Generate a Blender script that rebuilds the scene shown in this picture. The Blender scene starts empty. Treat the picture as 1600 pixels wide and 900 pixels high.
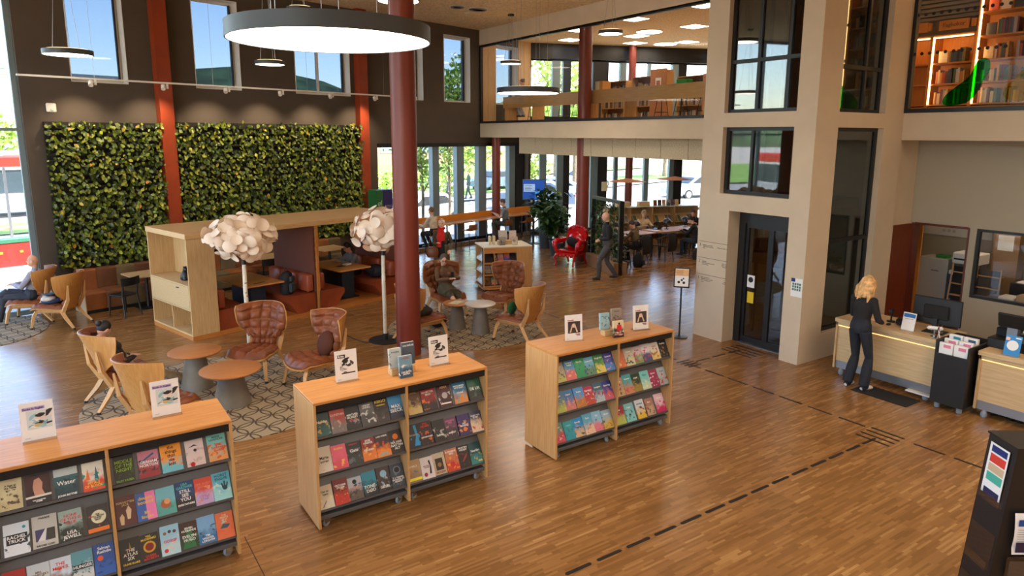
import bpy, bmesh, math, random
from mathutils import Vector, Matrix, Quaternion
R = random.Random(7)
PI = math.pi
SC = bpy.context.scene
COL = SC.collection

# ------------------------------------------------------------ camera, world, light, exposure
H = 3.65                       # eye height over the lobby floor
AZ = math.radians(33.918)      # the lobby's grid is turned against the view
PIT, ROL = .178842, -.00357
def _turn(v):
    return Vector((v[0]*math.cos(AZ)+v[1]*math.sin(AZ), -v[0]*math.sin(AZ)+v[1]*math.cos(AZ), v[2]))
_c, _s = math.cos(PIT), math.sin(PIT)
_f = Vector((0, _c, -_s)); _d = Vector((0, -_s, -_c)); _r = Vector((1, 0, 0))
_r2 = _turn(math.cos(ROL)*_r + math.sin(ROL)*_d); _d2 = _turn(-math.sin(ROL)*_r + math.cos(ROL)*_d); _f2 = _turn(_f)
cam = bpy.data.cameras.new('camera'); cam.sensor_width = 36; cam.lens = 1078.12*36/1600
cam.shift_y = -42.7/1600; cam.clip_start = .05; cam.clip_end = 2000
co = bpy.data.objects.new('camera', cam); COL.objects.link(co)
_m = Matrix((_r2, -_d2, -_f2)).transposed().to_4x4(); _m.translation = (0, 0, H)
co.matrix_world = _m; SC.camera = co

world = bpy.data.worlds.new('sky'); SC.world = world; world.use_nodes = True
wn = world.node_tree.nodes; wl = world.node_tree.links; wn.clear()
sky = wn.new('ShaderNodeTexSky'); sky.sky_type = 'NISHITA'; sky.sun_disc = False
sky.sun_elevation = math.radians(42); sky.sun_rotation = math.radians(200); sky.air_density = 1.0; sky.dust_density = .6
bg = wn.new('ShaderNodeBackground'); bg.inputs[1].default_value = .95
wo = wn.new('ShaderNodeOutputWorld'); wl.new(sky.outputs[0], bg.inputs[0]); wl.new(bg.outputs[0], wo.inputs[0])
sun = bpy.data.lights.new('sun', 'SUN'); sun.energy = 17; sun.angle = math.radians(.6); sun.color = (1, .95, .86)
so = bpy.data.objects.new('sun', sun); COL.objects.link(so)
so.rotation_euler = Vector((-.45, .3, -.84)).to_track_quat('-Z', 'Y').to_euler()
SC.view_settings.view_transform = 'Standard'; SC.view_settings.look = 'None'
SC.view_settings.gamma = 1; SC.view_settings.use_curve_mapping = False
SC.view_settings.exposure = 0.4
LAMP = 11.0                    # brightness of the pendant diffusers
try:
    SC.cycles.max_bounces = 8; SC.cycles.diffuse_bounces = 5; SC.cycles.transparent_max_bounces = 16
    SC.cycles.sample_clamp_indirect = 2.5; SC.cycles.caustics_reflective = False; SC.cycles.caustics_refractive = False
except Exception: pass

# ------------------------------------------------------------ materials
def lin(c):
    return tuple((x/255/12.92 if x <= 10 else ((x/255+.055)/1.055)**2.4) for x in c[:3])
MATS = {}
def mat(name, c, rough=.5, metal=0, spec=.5, var=0, sc=6, bump=0, bs=60, coat=0, emit=0, stretch=None, c2=None, obj=True, sheen=0, tr=0):
    if name in MATS: return MATS[name]
    m = bpy.data.materials.new(name); m.use_nodes = True; MATS[name] = m
    nt = m.node_tree; n = nt.nodes; l = nt.links; b = n['Principled BSDF']
    b.inputs['Base Color'].default_value = (*lin(c), 1); b.inputs['Roughness'].default_value = rough
    b.inputs['Metallic'].default_value = metal; b.inputs['Specular IOR Level'].default_value = spec
    if coat: b.inputs['Coat Weight'].default_value = coat; b.inputs['Coat Roughness'].default_value = .15
    if sheen: b.inputs['Sheen Weight'].default_value = sheen
    if tr: b.inputs['Subsurface Weight'].default_value = 0
    if emit:
        b.inputs['Emission Color'].default_value = (*lin(c), 1); b.inputs['Emission Strength'].default_value = emit
    if var or c2 or bump:
        tc = n.new('ShaderNodeTexCoord'); mp = n.new('ShaderNodeMapping'); l.new(tc.outputs['Object'], mp.inputs[0])
        if stretch: mp.inputs['Scale'].default_value = stretch
        nz = n.new('ShaderNodeTexNoise'); nz.inputs['Scale'].default_value = sc; nz.inputs['Detail'].default_value = 5
        l.new(mp.outputs[0], nz.inputs[0])
        if var or c2:
            cr = n.new('ShaderNodeValToRGB'); l.new(nz.outputs[0], cr.inputs[0])
            a = c2 if c2 else tuple(max(0, x*(1-var)) for x in c)
            bb = c if c2 else tuple(min(255, x*(1+var)) for x in c)
            cr.color_ramp.elements[0].position = .32; cr.color_ramp.elements[1].position = .68
            cr.color_ramp.elements[0].color = (*lin(a), 1); cr.color_ramp.elements[1].color = (*lin(bb), 1)
            l.new(cr.outputs[0], b.inputs['Base Color'])
        if bump:
            nb = n.new('ShaderNodeTexNoise'); nb.inputs['Scale'].default_value = bs; nb.inputs['Detail'].default_value = 4
            l.new(mp.outputs[0], nb.inputs[0])
            bp = n.new('ShaderNodeBump'); bp.inputs['Strength'].default_value = bump; bp.inputs['Distance'].default_value = .02
            l.new(nb.outputs[0], bp.inputs['Height']); l.new(bp.outputs[0], b.inputs['Normal'])
    return m
def wood(name, ca, cb, axis='x', rough=.42, sc=3.0):
    st = {'x': (1, 14, 14), 'y': (14, 1, 14), 'z': (14, 14, 1)}[axis]
    return mat(name, cb, rough, c2=ca, sc=sc, stretch=st, bump=.04, bs=20)
def glow(name, c, s):
    if name in MATS: return MATS[name]
    m = bpy.data.materials.new(name); m.use_nodes = True; MATS[name] = m
    n = m.node_tree.nodes; n.clear(); e = n.new('ShaderNodeEmission'); o = n.new('ShaderNodeOutputMaterial')
    e.inputs[0].default_value = (*lin(c), 1); e.inputs[1].default_value = s; m.node_tree.links.new(e.outputs[0], o.inputs[0]); return m
def glass(name, tint=(1, 1, 1), ior=1.5, boost=0.0):
    if name in MATS: return MATS[name]
    m = bpy.data.materials.new(name); m.use_nodes = True; MATS[name] = m
    n = m.node_tree.nodes; l = m.node_tree.links; n.clear()
    t = n.new('ShaderNodeBsdfTransparent'); t.inputs[0].default_value = (*tint, 1)
    g = n.new('ShaderNodeBsdfGlossy'); g.inputs['Roughness'].default_value = .02
    f = n.new('ShaderNodeFresnel'); gm_ = n.new('ShaderNodeNewGeometry'); mr = n.new('ShaderNodeMapRange')     # a pane reflects alike on both faces
    mr.inputs[3].default_value = ior; mr.inputs[4].default_value = 1/ior; l.new(gm_.outputs['Backfacing'], mr.inputs[0]); l.new(mr.outputs[0], f.inputs[0])
    a = n.new('ShaderNodeMath'); a.operation = 'ADD'; a.inputs[1].default_value = boost; a.use_clamp = True
    mx = n.new('ShaderNodeMixShader'); o = n.new('ShaderNodeOutputMaterial')
    l.new(f.outputs[0], a.inputs[0]); l.new(a.outputs[0], mx.inputs[0]); l.new(t.outputs[0], mx.inputs[1]); l.new(g.outputs[0], mx.inputs[2]); l.new(mx.outputs[0], o.inputs[0])
    return m
def leafmat(name, stops, rough=.45):
    m = bpy.data.materials.new(name); m.use_nodes = True; MATS[name] = m
    n = m.node_tree.nodes; l = m.node_tree.links; b = n['Principled BSDF']; b.inputs['Roughness'].default_value = rough
    g = n.new('ShaderNodeNewGeometry'); cr = n.new('ShaderNodeValToRGB'); l.new(g.outputs['Random Per Island'], cr.inputs[0])
    e = cr.color_ramp.elements
    while len(e) < len(stops): e.new(.5)
    for i, (p, c) in enumerate(stops): e[i].position = p; e[i].color = (*lin(c), 1)
    l.new(cr.outputs[0], b.inputs['Base Color']); return m

OAK = wood('oak', (186, 124, 62), (206, 146, 82), 'x'); OAKZ = wood('oak_upright', (186, 140, 84), (206, 160, 104), 'z')
OAKPALE = wood('oak_pale', (190, 158, 110), (208, 178, 132), 'x'); OAKPALEY = wood('oak_pale_long', (196, 166, 120), (212, 184, 140), 'y'); OAKPALEZ = wood('oak_pale_upright', (188, 152, 102), (206, 172, 124), 'z')
PLY = wood('chair_plywood', (184, 128, 66), (200, 146, 82), 'z'); PLYEDGE = mat('plywood_edge', (214, 178, 128), .5)
LEGWOOD = wood('leg_wood', (196, 150, 96), (212, 168, 114), 'z')
LEATHER = mat('brown_leather', (126, 68, 36), .46, spec=.35, var=.10, sc=5, bump=.06, bs=90)
BOOTHRED = mat('booth_leather', (142, 64, 34), .42, var=.08, sc=4, bump=.06, bs=80)
BLACK = mat('black_satin', (22, 21, 21), .45); BLACKMATT = mat('black_matt', (16, 15, 15), .8)
DARKMETAL = mat('dark_frame', (36, 37, 40), .4, .3); GREYMETAL = mat('shelf_grey', (98, 98, 100), .45, .3)
CHROME = mat('chrome', (190, 192, 195), .25, 1); STEEL = mat('brushed_steel', (150, 152, 155), .35, .9)
WHITE = mat('white_paint', (228, 226, 220), .5); PAPER = mat('paper', (236, 234, 230), .6)
BEIGE = mat('beige_plaster', (206, 188, 162), .8, var=.02, sc=2, bump=.02, bs=200)
DARKWALL = mat('dark_plaster', (82, 72, 63), .85, var=.03, sc=2, bump=.02, bs=200)
RUSTRED = mat('rust_red_steel', (146, 56, 24), .5, var=.06, sc=3); PILLARRED = mat('pillar_red', (118, 46, 32), .42)
FINBLUE = mat('mullion_grey_blue', (120, 138, 146), .5, .2); RUBBER = mat('rubber_grey', (130, 140, 150), .6)
GLASSM = glass('clear_glass'); GLASSDARK = glass('lift_glass', (.5, .55, .55), 1.65, .06); GLASSMEZZ = glass('mezzanine_glass', (.97, .97, .96), 1.2, .0); GLASSFILM = glass('filmed_glass', (.27, .295, .335), 1.45)
ACRYL = glass('acrylic', (.96, .97, .98), 1.4, .02)
SKIN = mat('skin', (206, 152, 122), .5, var=.04, sc=12); SKIN2 = mat('skin_fair', (222, 172, 146), .5, var=.04, sc=12)

# ------------------------------------------------------------ mesh helpers
def V(*a): return Vector(a)
class MB:
    def __init__(s): s.v = []; s.f = []; s.mi = []; s.cur = 0
    def add(s, vs, fs):
        o = len(s.v); s.v += [tuple(x) for x in vs]; s.f += [tuple(o+i for i in f) for f in fs]; s.mi += [s.cur]*len(fs); return s
    def box(s, x0, x1, y0, y1, z0, z1, b=0, m=None):
        if x1 < x0: x0, x1 = x1, x0
        if y1 < y0: y0, y1 = y1, y0
        if z1 < z0: z0, z1 = z1, z0
        if not b:
            vs = [(x, y, z) for z in (z0, z1) for y in (y0, y1) for x in (x0, x1)]
            fs = [(0, 2, 3, 1), (4, 5, 7, 6), (0, 1, 5, 4), (2, 6, 7, 3), (0, 4, 6, 2), (1, 3, 7, 5)]
        else:
            b = min(b, (x1-x0)*.45, (y1-y0)*.45, (z1-z0)*.45)
            vs = []; idx = {}
            for sx in (0, 1):
                for sy in (0, 1):
                    for sz in (0, 1):
                        X = (x0, x1)[sx]; Y = (y0, y1)[sy]; Z = (z0, z1)[sz]
                        ix = X+(b if not sx else -b); iy = Y+(b if not sy else -b); iz = Z+(b if not sz else -b)
                        idx[sx, sy, sz] = len(vs); vs += [(X, iy, iz), (ix, Y, iz), (ix, iy, Z)]
            fs = []
            I = lambda a, c, d, k: idx[a, c, d]+k
            for q in (0, 1):
                f = [I(q, 0, 0, 0), I(q, 1, 0, 0), I(q, 1, 1, 0), I(q, 0, 1, 0)]; fs.append(f if q else f[::-1])
                f = [I(0, q, 0, 1), I(1, q, 0, 1), I(1, q, 1, 1), I(0, q, 1, 1)]; fs.append(f[::-1] if q else f)
                f = [I(0, 0, q, 2), I(1, 0, q, 2), I(1, 1, q, 2), I(0, 1, q, 2)]; fs.append(f if q else f[::-1])
            for a in (0, 1):
                for c in (0, 1):
                    fs.append([I(a, c, 0, 0), I(a, c, 1, 0), I(a, c, 1, 1), I(a, c, 0, 1)])
                    fs.append([I(a, 0, c, 0), I(a, 1, c, 0), I(a, 1, c, 2), I(a, 0, c, 2)])
                    fs.append([I(0, a, c, 1), I(1, a, c, 1), I(1, a, c, 2), I(0, a, c, 2)])
                    for d in (0, 1): fs.append([I(a, c, d, 0), I(a, c, d, 1), I(a, c, d, 2)])
        if m is not None: vs = [m @ Vector(v) for v in vs]
        return s.add(vs, fs)
    def obox(s, p, ax, w, d, z0, z1, b=0):        # box standing on plan point p turned by ax
        return s.box(-w/2, w/2, -d/2, d/2, z0, z1, b, Matrix.Translation((p[0], p[1], 0)) @ Matrix.Rotation(ax, 4, 'Z'))
    def prism(s, poly, z0, z1):
        n = len(poly); a = sum(poly[i][0]*poly[(i+1) % n][1]-poly[(i+1) % n][0]*poly[i][1] for i in range(n))
        if a < 0: poly = poly[::-1]
        vs = [(x, y, z0) for x, y in poly]+[(x, y, z1) for x, y in poly]
        return s.add(vs, [tuple(range(n))[::-1], tuple(range(n, 2*n))]+[(i, (i+1) % n, n+(i+1) % n, n+i) for i in range(n)])
    def slab(s, poly, mtx, t):                    # polygon in local xy, extruded t along local z, placed by mtx
        q = MB(); q.prism(poly, 0, t); return s.add([mtx @ Vector(v) for v in q.v], q.f)
    def tube(s, pts, rad, n=8, caps=True, flat=None, up=None):
        pts = [Vector(p) for p in pts]; k = len(pts)
        rad = [rad]*k if isinstance(rad, (int, float)) else rad
        rings = []; ref = Vector(up) if up else None
        for i, p in enumerate(pts):
            t = (pts[min(i+1, k-1)]-pts[max(i-1, 0)])
            if t.length < 1e-9: t = Vector((0, 0, 1))
            t.normalize()
            if ref is None or abs(ref.dot(t)) > .98: ref = Vector((0, 0, 1)) if abs(t.z) < .9 else Vector((1, 0, 0))
            a = ref.cross(t).normalized(); c = t.cross(a)
            if not up: ref = c
            r = rad[i]; rx, ry = r if isinstance(r, tuple) else (r, r if not flat else r*flat)
            rings.append([p+a*(rx*math.cos(2*PI*j/n))+c*(ry*math.sin(2*PI*j/n)) for j in range(n)])
        vs = [q for g in rings for q in g]
        fs = [(i*n+j, i*n+(j+1) % n, (i+1)*n+(j+1) % n, (i+1)*n+j) for i in range(k-1) for j in range(n)]
        if caps: fs += [tuple(range(n))[::-1], tuple((k-1)*n+j for j in range(n))]
        return s.add(vs, fs)
    def lathe(s, prof, n=24, c=(0, 0, 0)):
        vs = []; k = len(prof)
        for r, z in prof: vs += [(c[0]+max(r, 1e-4)*math.cos(2*PI*j/n), c[1]+max(r, 1e-4)*math.sin(2*PI*j/n), c[2]+z) for j in range(n)]
        fs = [(i*n+j, i*n+(j+1) % n, (i+1)*n+(j+1) % n, (i+1)*n+j) for i in range(k-1) for j in range(n)]
        return s.add(vs, fs+[tuple(range(n))[::-1], tuple((k-1)*n+j for j in range(n))])
    def ell(s, c, r, n=12, m=8, rot=None):
        vs = []; c = Vector(c)
        for i in range(m+1):
            th = PI*i/m
            for j in range(n):
                p = Vector((r[0]*math.sin(th)*math.cos(2*PI*j/n), r[1]*math.sin(th)*math.sin(2*PI*j/n), -r[2]*math.cos(th)))
                if i in (0, m): p.x += 1e-5*math.cos(2*PI*j/n); p.y += 1e-5*math.sin(2*PI*j/n)
                if rot is not None: p = rot @ p
                vs.append(c+p)
        fs = [(i*n+j, i*n+(j+1) % n, (i+1)*n+(j+1) % n, (i+1)*n+j) for i in range(m) for j in range(n)]
        return s.add(vs, fs+[tuple(range(n))[::-1], tuple(m*n+j for j in range(n))])
    def mesh(s, name):
        me = bpy.data.meshes.new(name); me.from_pydata(s.v, [], s.f)
        if any(s.mi): me.polygons.foreach_set('material_index', s.mi)
        return me
    def build(s, name, m, parent=None, smooth=None, loc=None, rz=0):
        me = s.mesh(name); me.validate()
        for q in (m if isinstance(m, (list, tuple)) else [m]): me.materials.append(q)
        o = bpy.data.objects.new(name, me); COL.objects.link(o)
        if smooth: sm(me, smooth)
        if parent: o.parent = parent
        if loc: o.location = loc
        if rz: o.rotation_euler.z = rz
        return o
def sm(me, ang=40):
    me.polygons.foreach_set('use_smooth', [True]*len(me.polygons))
    try: me.set_sharp_from_angle(angle=math.radians(ang))
    except Exception: pass
def tag(o, label=None, cat=None, group=None, kind=None):
    if label: o['label'] = label
    if cat: o['category'] = cat
    if group: o['group'] = group
    if kind: o['kind'] = kind
    return o
def thing(name, label, cat, loc=(0, 0, 0), rz=0, group=None):
    o = bpy.data.objects.new(name, None); o.empty_display_size = .1; COL.objects.link(o); o.location = loc; o.rotation_euler.z = rz
    return tag(o, label, cat, group)
def struct(o): o['kind'] = 'structure'; return o
def kids(o): return [c for c in bpy.data.objects if c.parent == o] if not hasattr(o, 'children') else list(o.children)
def copy_tree(o, parent=None):
    c = o.copy(); COL.objects.link(c); c.parent = parent
    for ch in list(o.children): copy_tree(ch, c)
    return c
def clone(o, loc, rz, label, group=None):
    c = copy_tree(o); c.location = loc; c.rotation_euler.z = rz; c['label'] = label
    if group: c['group'] = group
    return c
def facing(dx, dy): return math.atan2(dy, dx)-PI/2      # local +Y looks along (dx, dy)
FONT = None
def text(name, body, size, m, parent=None, mtx=None, align='CENTER', width=None, ext=.0006, bold=0, line=.9):
    cu = bpy.data.curves.new('t', 'FONT'); cu.body = body; cu.size = size; cu.align_x = align; cu.align_y = 'CENTER'
    cu.extrude = ext; cu.resolution_u = 2; cu.space_line = line; cu.offset = bold
    to = bpy.data.objects.new('t', cu); me = bpy.data.meshes.new_from_object(to)
    bpy.data.objects.remove(to); bpy.data.curves.remove(cu)
    if len(me.vertices) and width:
        xs = [v.co.x for v in me.vertices]; w = max(xs)-min(xs)
        if w > width:
            k = width/w
            for v in me.vertices: v.co.x *= k; v.co.y *= max(k, .75)
    me.name = name
    if mtx is not None: me.transform(mtx)
    me.materials.clear(); me.materials.append(m)
    o = bpy.data.objects.new(name, me); COL.objects.link(o)
    if parent: o.parent = parent
    return o
# the dark wall runs at its own angle from the corner under the mezzanine
WA = math.radians(15.15); DW = V(math.cos(WA), math.sin(WA), 0); NW = V(-math.sin(WA), math.cos(WA), 0); WC = V(12.4, 20.38, 0)
def dwp(s, off=0, z=0): return WC+DW*s-NW*off+V(0, 0, z)      # s along the wall, off = metres into the room
def dwm(s=0, off=0): return Matrix.Translation(dwp(s, off)) @ Matrix.Rotation(WA, 4, 'Z')
def holes_wall(mb, x0, x1, z0, z1, t, holes, mtx):
    """wall in local x-z, thickness t along +y, with rectangular holes (xa, xb, za, zb)"""
    xs = sorted({x0, x1, *[h[0] for h in holes], *[h[1] for h in holes]}); zs = sorted({z0, z1, *[h[2] for h in holes], *[h[3] for h in holes]})
    xs = [x for x in xs if x0 <= x <= x1]; zs = [z for z in zs if z0 <= z <= z1]
    solid = lambda i, j: 0 <= i < len(xs)-1 and 0 <= j < len(zs)-1 and not any(h[0] <= (xs[i]+xs[i+1])/2 <= h[1] and h[2] <= (zs[j]+zs[j+1])/2 <= h[3] for h in holes)
    def quad(*p): mb.add([mtx @ Vector(q) for q in p], [(0, 1, 2, 3)])
    for i in range(len(xs)-1):
        for j in range(len(zs)-1):
            if not solid(i, j): continue
            a, b, c, d = xs[i], xs[i+1], zs[j], zs[j+1]
            quad((a, 0, c), (b, 0, c), (b, 0, d), (a, 0, d)); quad((a, t, d), (b, t, d), (b, t, c), (a, t, c))
            if not solid(i-1, j): quad((a, 0, d), (a, t, d), (a, t, c), (a, 0, c))
            if not solid(i+1, j): quad((b, 0, c), (b, t, c), (b, t, d), (b, 0, d))
            if not solid(i, j-1): quad((a, 0, c), (a, t, c), (b, t, c), (b, 0, c))
            if not solid(i, j+1): quad((a, 0, d), (b, 0, d), (b, t, d), (a, t, d))
    return mb
def window_unit(name, mtx, x0, x1, z0, z1, y, fw, fm, gm, mull=(), rails=(), d=.07, pane_y=None, split=True):
    """a framed window: frame, a mullion for each x, a pane between them; local x-z at depth y"""
    w = thing(name, None, None); struct(w)
    f = MB(); f.box(x0, x0+fw, y, y+d, z0, z1, m=mtx); f.box(x1-fw, x1, y, y+d, z0, z1, m=mtx)
    f.box(x0+fw, x1-fw, y, y+d, z0, z0+fw, m=mtx); f.box(x0+fw, x1-fw, y, y+d, z1-fw, z1, m=mtx); f.build('window_frame', fm, w)
    for mx in mull: MB().box(mx[0], mx[1], y-mx[2], y+d, z0+fw, z1-fw, m=mtx).build('mullion', mx[3], w)
    for rz_ in rails: MB().box(x0+fw, x1-fw, y-.01, y+d, rz_-.03, rz_+.03, m=mtx).build('rail', fm, w)
    ed = sorted([x0+fw]+[q for mx in mull for q in mx[:2]]+[x1-fw]); ez = [z0+fw]+sorted(rails)+[z1-fw]
    py = y+d*.5 if pane_y is None else pane_y
    for i in range(0, len(ed), 2):
        if ed[i+1]-ed[i] < .03: continue
        for j in range(len(ez)-1): MB().box(ed[i], ed[i+1], py, py+.008, ez[j], ez[j+1], m=mtx).build('pane', gm, w)
    return w
# ------------------------------------------------------------ the room
K = V(14.9, 21.06, 0); FE = V(23.5, 17.9, 0); FA = math.atan2(FE.y-K.y, FE.x-K.x); FM = Matrix.Translation(K) @ Matrix.Rotation(FA, 4, 'Z')
def dwxy(s, off=0): p = dwp(s, off); return (p.x, p.y)
PLAN = [(-9, -4), (23.5, -4), (23.5, 17.9), (14.9, 21.06), dwxy(0), (-9, 14.585)]
def parquet():
    m = bpy.data.materials.new('parquet'); m.use_nodes = True; n = m.node_tree.nodes; l = m.node_tree.links; b = n['Principled BSDF']
    tc = n.new('ShaderNodeTexCoord'); sp = n.new('ShaderNodeSeparateXYZ'); l.new(tc.outputs['Object'], sp.inputs[0])
    def ma(op, a, bb=None, c=None):
        q = n.new('ShaderNodeMath'); q.operation = op
        for i, x in enumerate((a, bb, c)):
            if x is None: continue
            if isinstance(x, (int, float)): q.inputs[i].default_value = x
            else: l.new(x, q.inputs[i])
        return q.outputs[0]
    vy = ma('DIVIDE', sp.outputs[1], .024); row = ma('FLOOR', vy)
    w1 = n.new('ShaderNodeTexWhiteNoise'); w1.noise_dimensions = '1D'; l.new(row, w1.inputs['W'])
    ux = ma('ADD', ma('DIVIDE', sp.outputs[0], .25), ma('MULTIPLY', w1.outputs[0], 7.3)); col = ma('FLOOR', ux)
    cb = n.new('ShaderNodeCombineXYZ'); l.new(col, cb.inputs[0]); l.new(row, cb.inputs[1])
    w2 = n.new('ShaderNodeTexWhiteNoise'); w2.noise_dimensions = '2D'; l.new(cb.outputs[0], w2.inputs['Vector'])
    # blocks of strips laid together share a tone
    bx = ma('FLOOR', ma('DIVIDE', sp.outputs[0], .5)); by = ma('FLOOR', ma('DIVIDE', sp.outputs[1], .12))
    cb2 = n.new('ShaderNodeCombineXYZ'); l.new(bx, cb2.inputs[0]); l.new(by, cb2.inputs[1])
    w3 = n.new('ShaderNodeTexWhiteNoise'); w3.noise_dimensions = '2D'; l.new(cb2.outputs[0], w3.inputs['Vector'])
    nz = n.new('ShaderNodeTexNoise'); nz.inputs['Scale'].default_value = .9; nz.inputs['Detail'].default_value = 3; l.new(tc.outputs['Object'], nz.inputs[0])
    gr = n.new('ShaderNodeTexNoise'); gr.inputs['Scale'].default_value = 3; mp = n.new('ShaderNodeMapping'); mp.inputs['Scale'].default_value = (4, 60, 1)
    l.new(tc.outputs['Object'], mp.inputs[0]); l.new(mp.outputs[0], gr.inputs[0])
    f = ma('ADD', ma('ADD', ma('MULTIPLY', ma('POWER', w2.outputs[0], 1.6), .5), ma('MULTIPLY', w3.outputs[0], .2)), ma('ADD', ma('MULTIPLY', nz.outputs[0], .18), ma('MULTIPLY', gr.outputs[0], .16)))
    cr = n.new('ShaderNodeValToRGB'); e = cr.color_ramp.elements; l.new(f, cr.inputs[0])
    e[0].position = .2; e[0].color = (*lin((126, 88, 48)), 1); e[1].position = .95; e[1].color = (*lin((192, 150, 98)), 1)
    x = e.new(.45); x.color = (*lin((143, 102, 58)), 1); x = e.new(.7); x.color = (*lin((156, 114, 68)), 1)
    l.new(cr.outputs[0], b.inputs['Base Color']); b.inputs['Roughness'].default_value = .33
    rr = ma('ADD', ma('MULTIPLY', nz.outputs[0], .06), .2); l.new(rr, b.inputs['Roughness'])
    ed = ma('MINIMUM', ma('FRACT', vy), ma('SUBTRACT', 1, ma('FRACT', vy)))
    bp = n.new('ShaderNodeBump'); bp.inputs['Strength'].default_value = .06; bp.inputs['Distance'].default_value = .003
    hh = ma('ADD', ma('MULTIPLY', w2.outputs[0], .5), ma('MINIMUM', ma('MULTIPLY', ed, 8), 1)); l.new(hh, bp.inputs['Height']); l.new(bp.outputs[0], b.inputs['Normal'])
    return m
floor = struct(MB().prism(PLAN, -.2, 0).build('floor', parquet()))
# tactile guide strips let into the floor
STRIP = mat('tactile_strip_black', (30, 24, 20), .6)
def strips(pts_len):
    base = {}
    for (u, v, L, W, ax) in pts_len:
        k = (round(L, 3), round(W, 3))
        if k not in base:
            q = MB(); h = W/2; poly = []
            for sx in (1, -1):
                for a in range(5):
                    t = (-PI/2+PI*a/4) if sx > 0 else (PI/2+PI*a/4)
                    poly.append((sx*(L/2-h)+h*math.cos(t), h*math.sin(t)))
            q.prism(poly, 0, .004); me = q.mesh('tactile_strip'); me.materials.append(STRIP); base[k] = me
        o = bpy.data.objects.new('tactile_strip', base[k]); COL.objects.link(o); o.parent = floor; o.location = (u, v, 0); o.rotation_euler.z = ax
sl = []
for k in range(21): sl.append((8.03-.351*k, 4.117, .285, .035, 0))          # the line to the desk crossing
for i in range(4): sl.append((8.17+.12*i-.18+.1, 4.115+0, .42, .03, PI/2))
v = 3.60
while v > 1.2: sl.append((8.41, v, .36, .03, PI/2)); v -= .45
for k in range(7): sl.append((8.41, 4.56+.45*k, .36, .03, PI/2))
for i in range(4): sl.append((8.42+.02, 7.5-.085*i-.02, .30, .03, 0))
for k in range(2): sl.append((8.41, 7.78+.45*k, .36, .03, PI/2))
v = 10.0
for k in range(9): sl.append((8.41, 8.7+.45*k, .36, .03, PI/2))
for k in range(3): sl.append((8.78+.4*k, 7.36, .32, .03, 0))
for i in range(4): sl.append((9.92-.13*i+.0, 7.28, .62, .03, PI/2))
for k in range(8): sl.append((8.9+.42*k, 12.35, .34, .03, 0))
strips([s for s in sl if s and s[2] > 0])
MB().box(1.2, 1.206, -1, 6.2, 0, .0015, m=None).build('expansion_joint', STRIP, floor)

CEIL = mat('wood_wool_ceiling', (224, 198, 156), .9, var=.1, sc=18, bump=.3, bs=120)
struct(MB().prism([(-9.4, -4.4), (12.55, -4.4), (12.55, 20.8), (-9.4, 14.9)], 7.08, 7.3).build('ceiling', CEIL))
struct(MB().prism([(12.4, -4.4), (24, -4.4), (24, 18.2), (14.9, 21.5), (12.4, 20.8)], 6.95, 7.3).build('ceiling_mezzanine', CEIL))
slab_poly = [(12.4, -4), (23.5, -4), (23.5, 17.9), (14.9, 21.06), (12.4, 20.38)]
struct(MB().prism(slab_poly, 3.62, 4.02).build('floor_mezzanine', BEIGE))
struct(MB().box(12.38, 12.42, 8.5, 20.38, 3.6, 4.07).build('trim_1', BEIGE)); struct(MB().box(12.38, 12.42, -4, 6.32, 3.6, 4.07).build('trim_2', BEIGE))
struct(MB().box(12.36, 12.56, 8.5, 20.4, 6.57, 7.08).build('wall_fascia', BEIGE)); struct(MB().box(12.36, 12.56, -4, 6.33, 6.57, 7.08).build('wall_fascia_desk', BEIGE))

# dark wall with the tall high windows and the shop windows below
HIGH = [(-12.2, -11.1), (-9.62, -8.5), (-7.0, -5.28), (-3.75, -2.57), (-1.68, -.5)]
LOWW = (-4.4, 2.55, .12, 3.42)
dwall = MB()
holes_wall(dwall, -13.12, 2.62, 0, 7.08, .42, [(a, b, 4.72, 6.79) for a, b in HIGH]+[LOWW]+[(.75, 1.9, 4.72, 6.7)], dwm())
struct(dwall.build('wall_dark', [DARKWALL]))
# inside the mezzanine the same wall is clad in pale boards
PANEL = wood('pale_panel', (196, 160, 112), (210, 176, 128), 'z')
cl = thing('wall_cladding', None, None); struct(cl)
for a, b in ((.03, .74), (1.91, 2.6)):
    x = a
    while x < b-.05:
        MB().box(x+.004, min(x+.3, b)-.004, -.04, -.002, 4.07, 6.95, m=dwm()).build('panel', PANEL, cl); x += .3
i = 1
for a, b in HIGH+[(.75, 1.9)]:
    w = window_unit('window_%d' % i, dwm(), a, b, 4.72, 6.79 if i < 6 else 6.7, .26, .07, WHITE, GLASSFILM, mull=[((a+b)/2-.03, (a+b)/2+.03, 0, WHITE)] if b-a > 1.5 else ())
    r = MB()
    zt = 6.79 if i < 6 else 6.7
    r.box(a, a+.012, -.015, .26, 4.72, zt, m=dwm()); r.box(b-.012, b, -.015, .26, 4.72, zt, m=dwm()); r.box(a, b, -.015, .26, 4.72, 4.735, m=dwm()); r.box(a, b, -.015, .26, zt-.015, zt, m=dwm())
    r.build('reveal_frame', WHITE, w)
    f = MB(); f.box(b-.1, b-.07, .2, .26, 4.79, zt-.07, m=dwm()); f.build('shadow_gap', BLACK, w); i += 1
mul = [(-2.96, -2.86, .05, DARKMETAL), (-2.15, -1.87, .12, FINBLUE), (-1.06, -.73, .12, FINBLUE), (-.02, .36, .12, FINBLUE), (1.58, 1.9, .12, FINBLUE), (1.93, 2.3, .14, DARKMETAL)]
wlow = window_unit('window_%d' % i, dwm(), LOWW[0], LOWW[1], LOWW[2], LOWW[3], .2, .08, DARKMETAL, GLASSM, mull=mul); i += 1
MB().box(LOWW[0], LOWW[1], -.03, .2, 3.30, 3.42, m=dwm()).build('blind_box', DARKMETAL, wlow)
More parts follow.
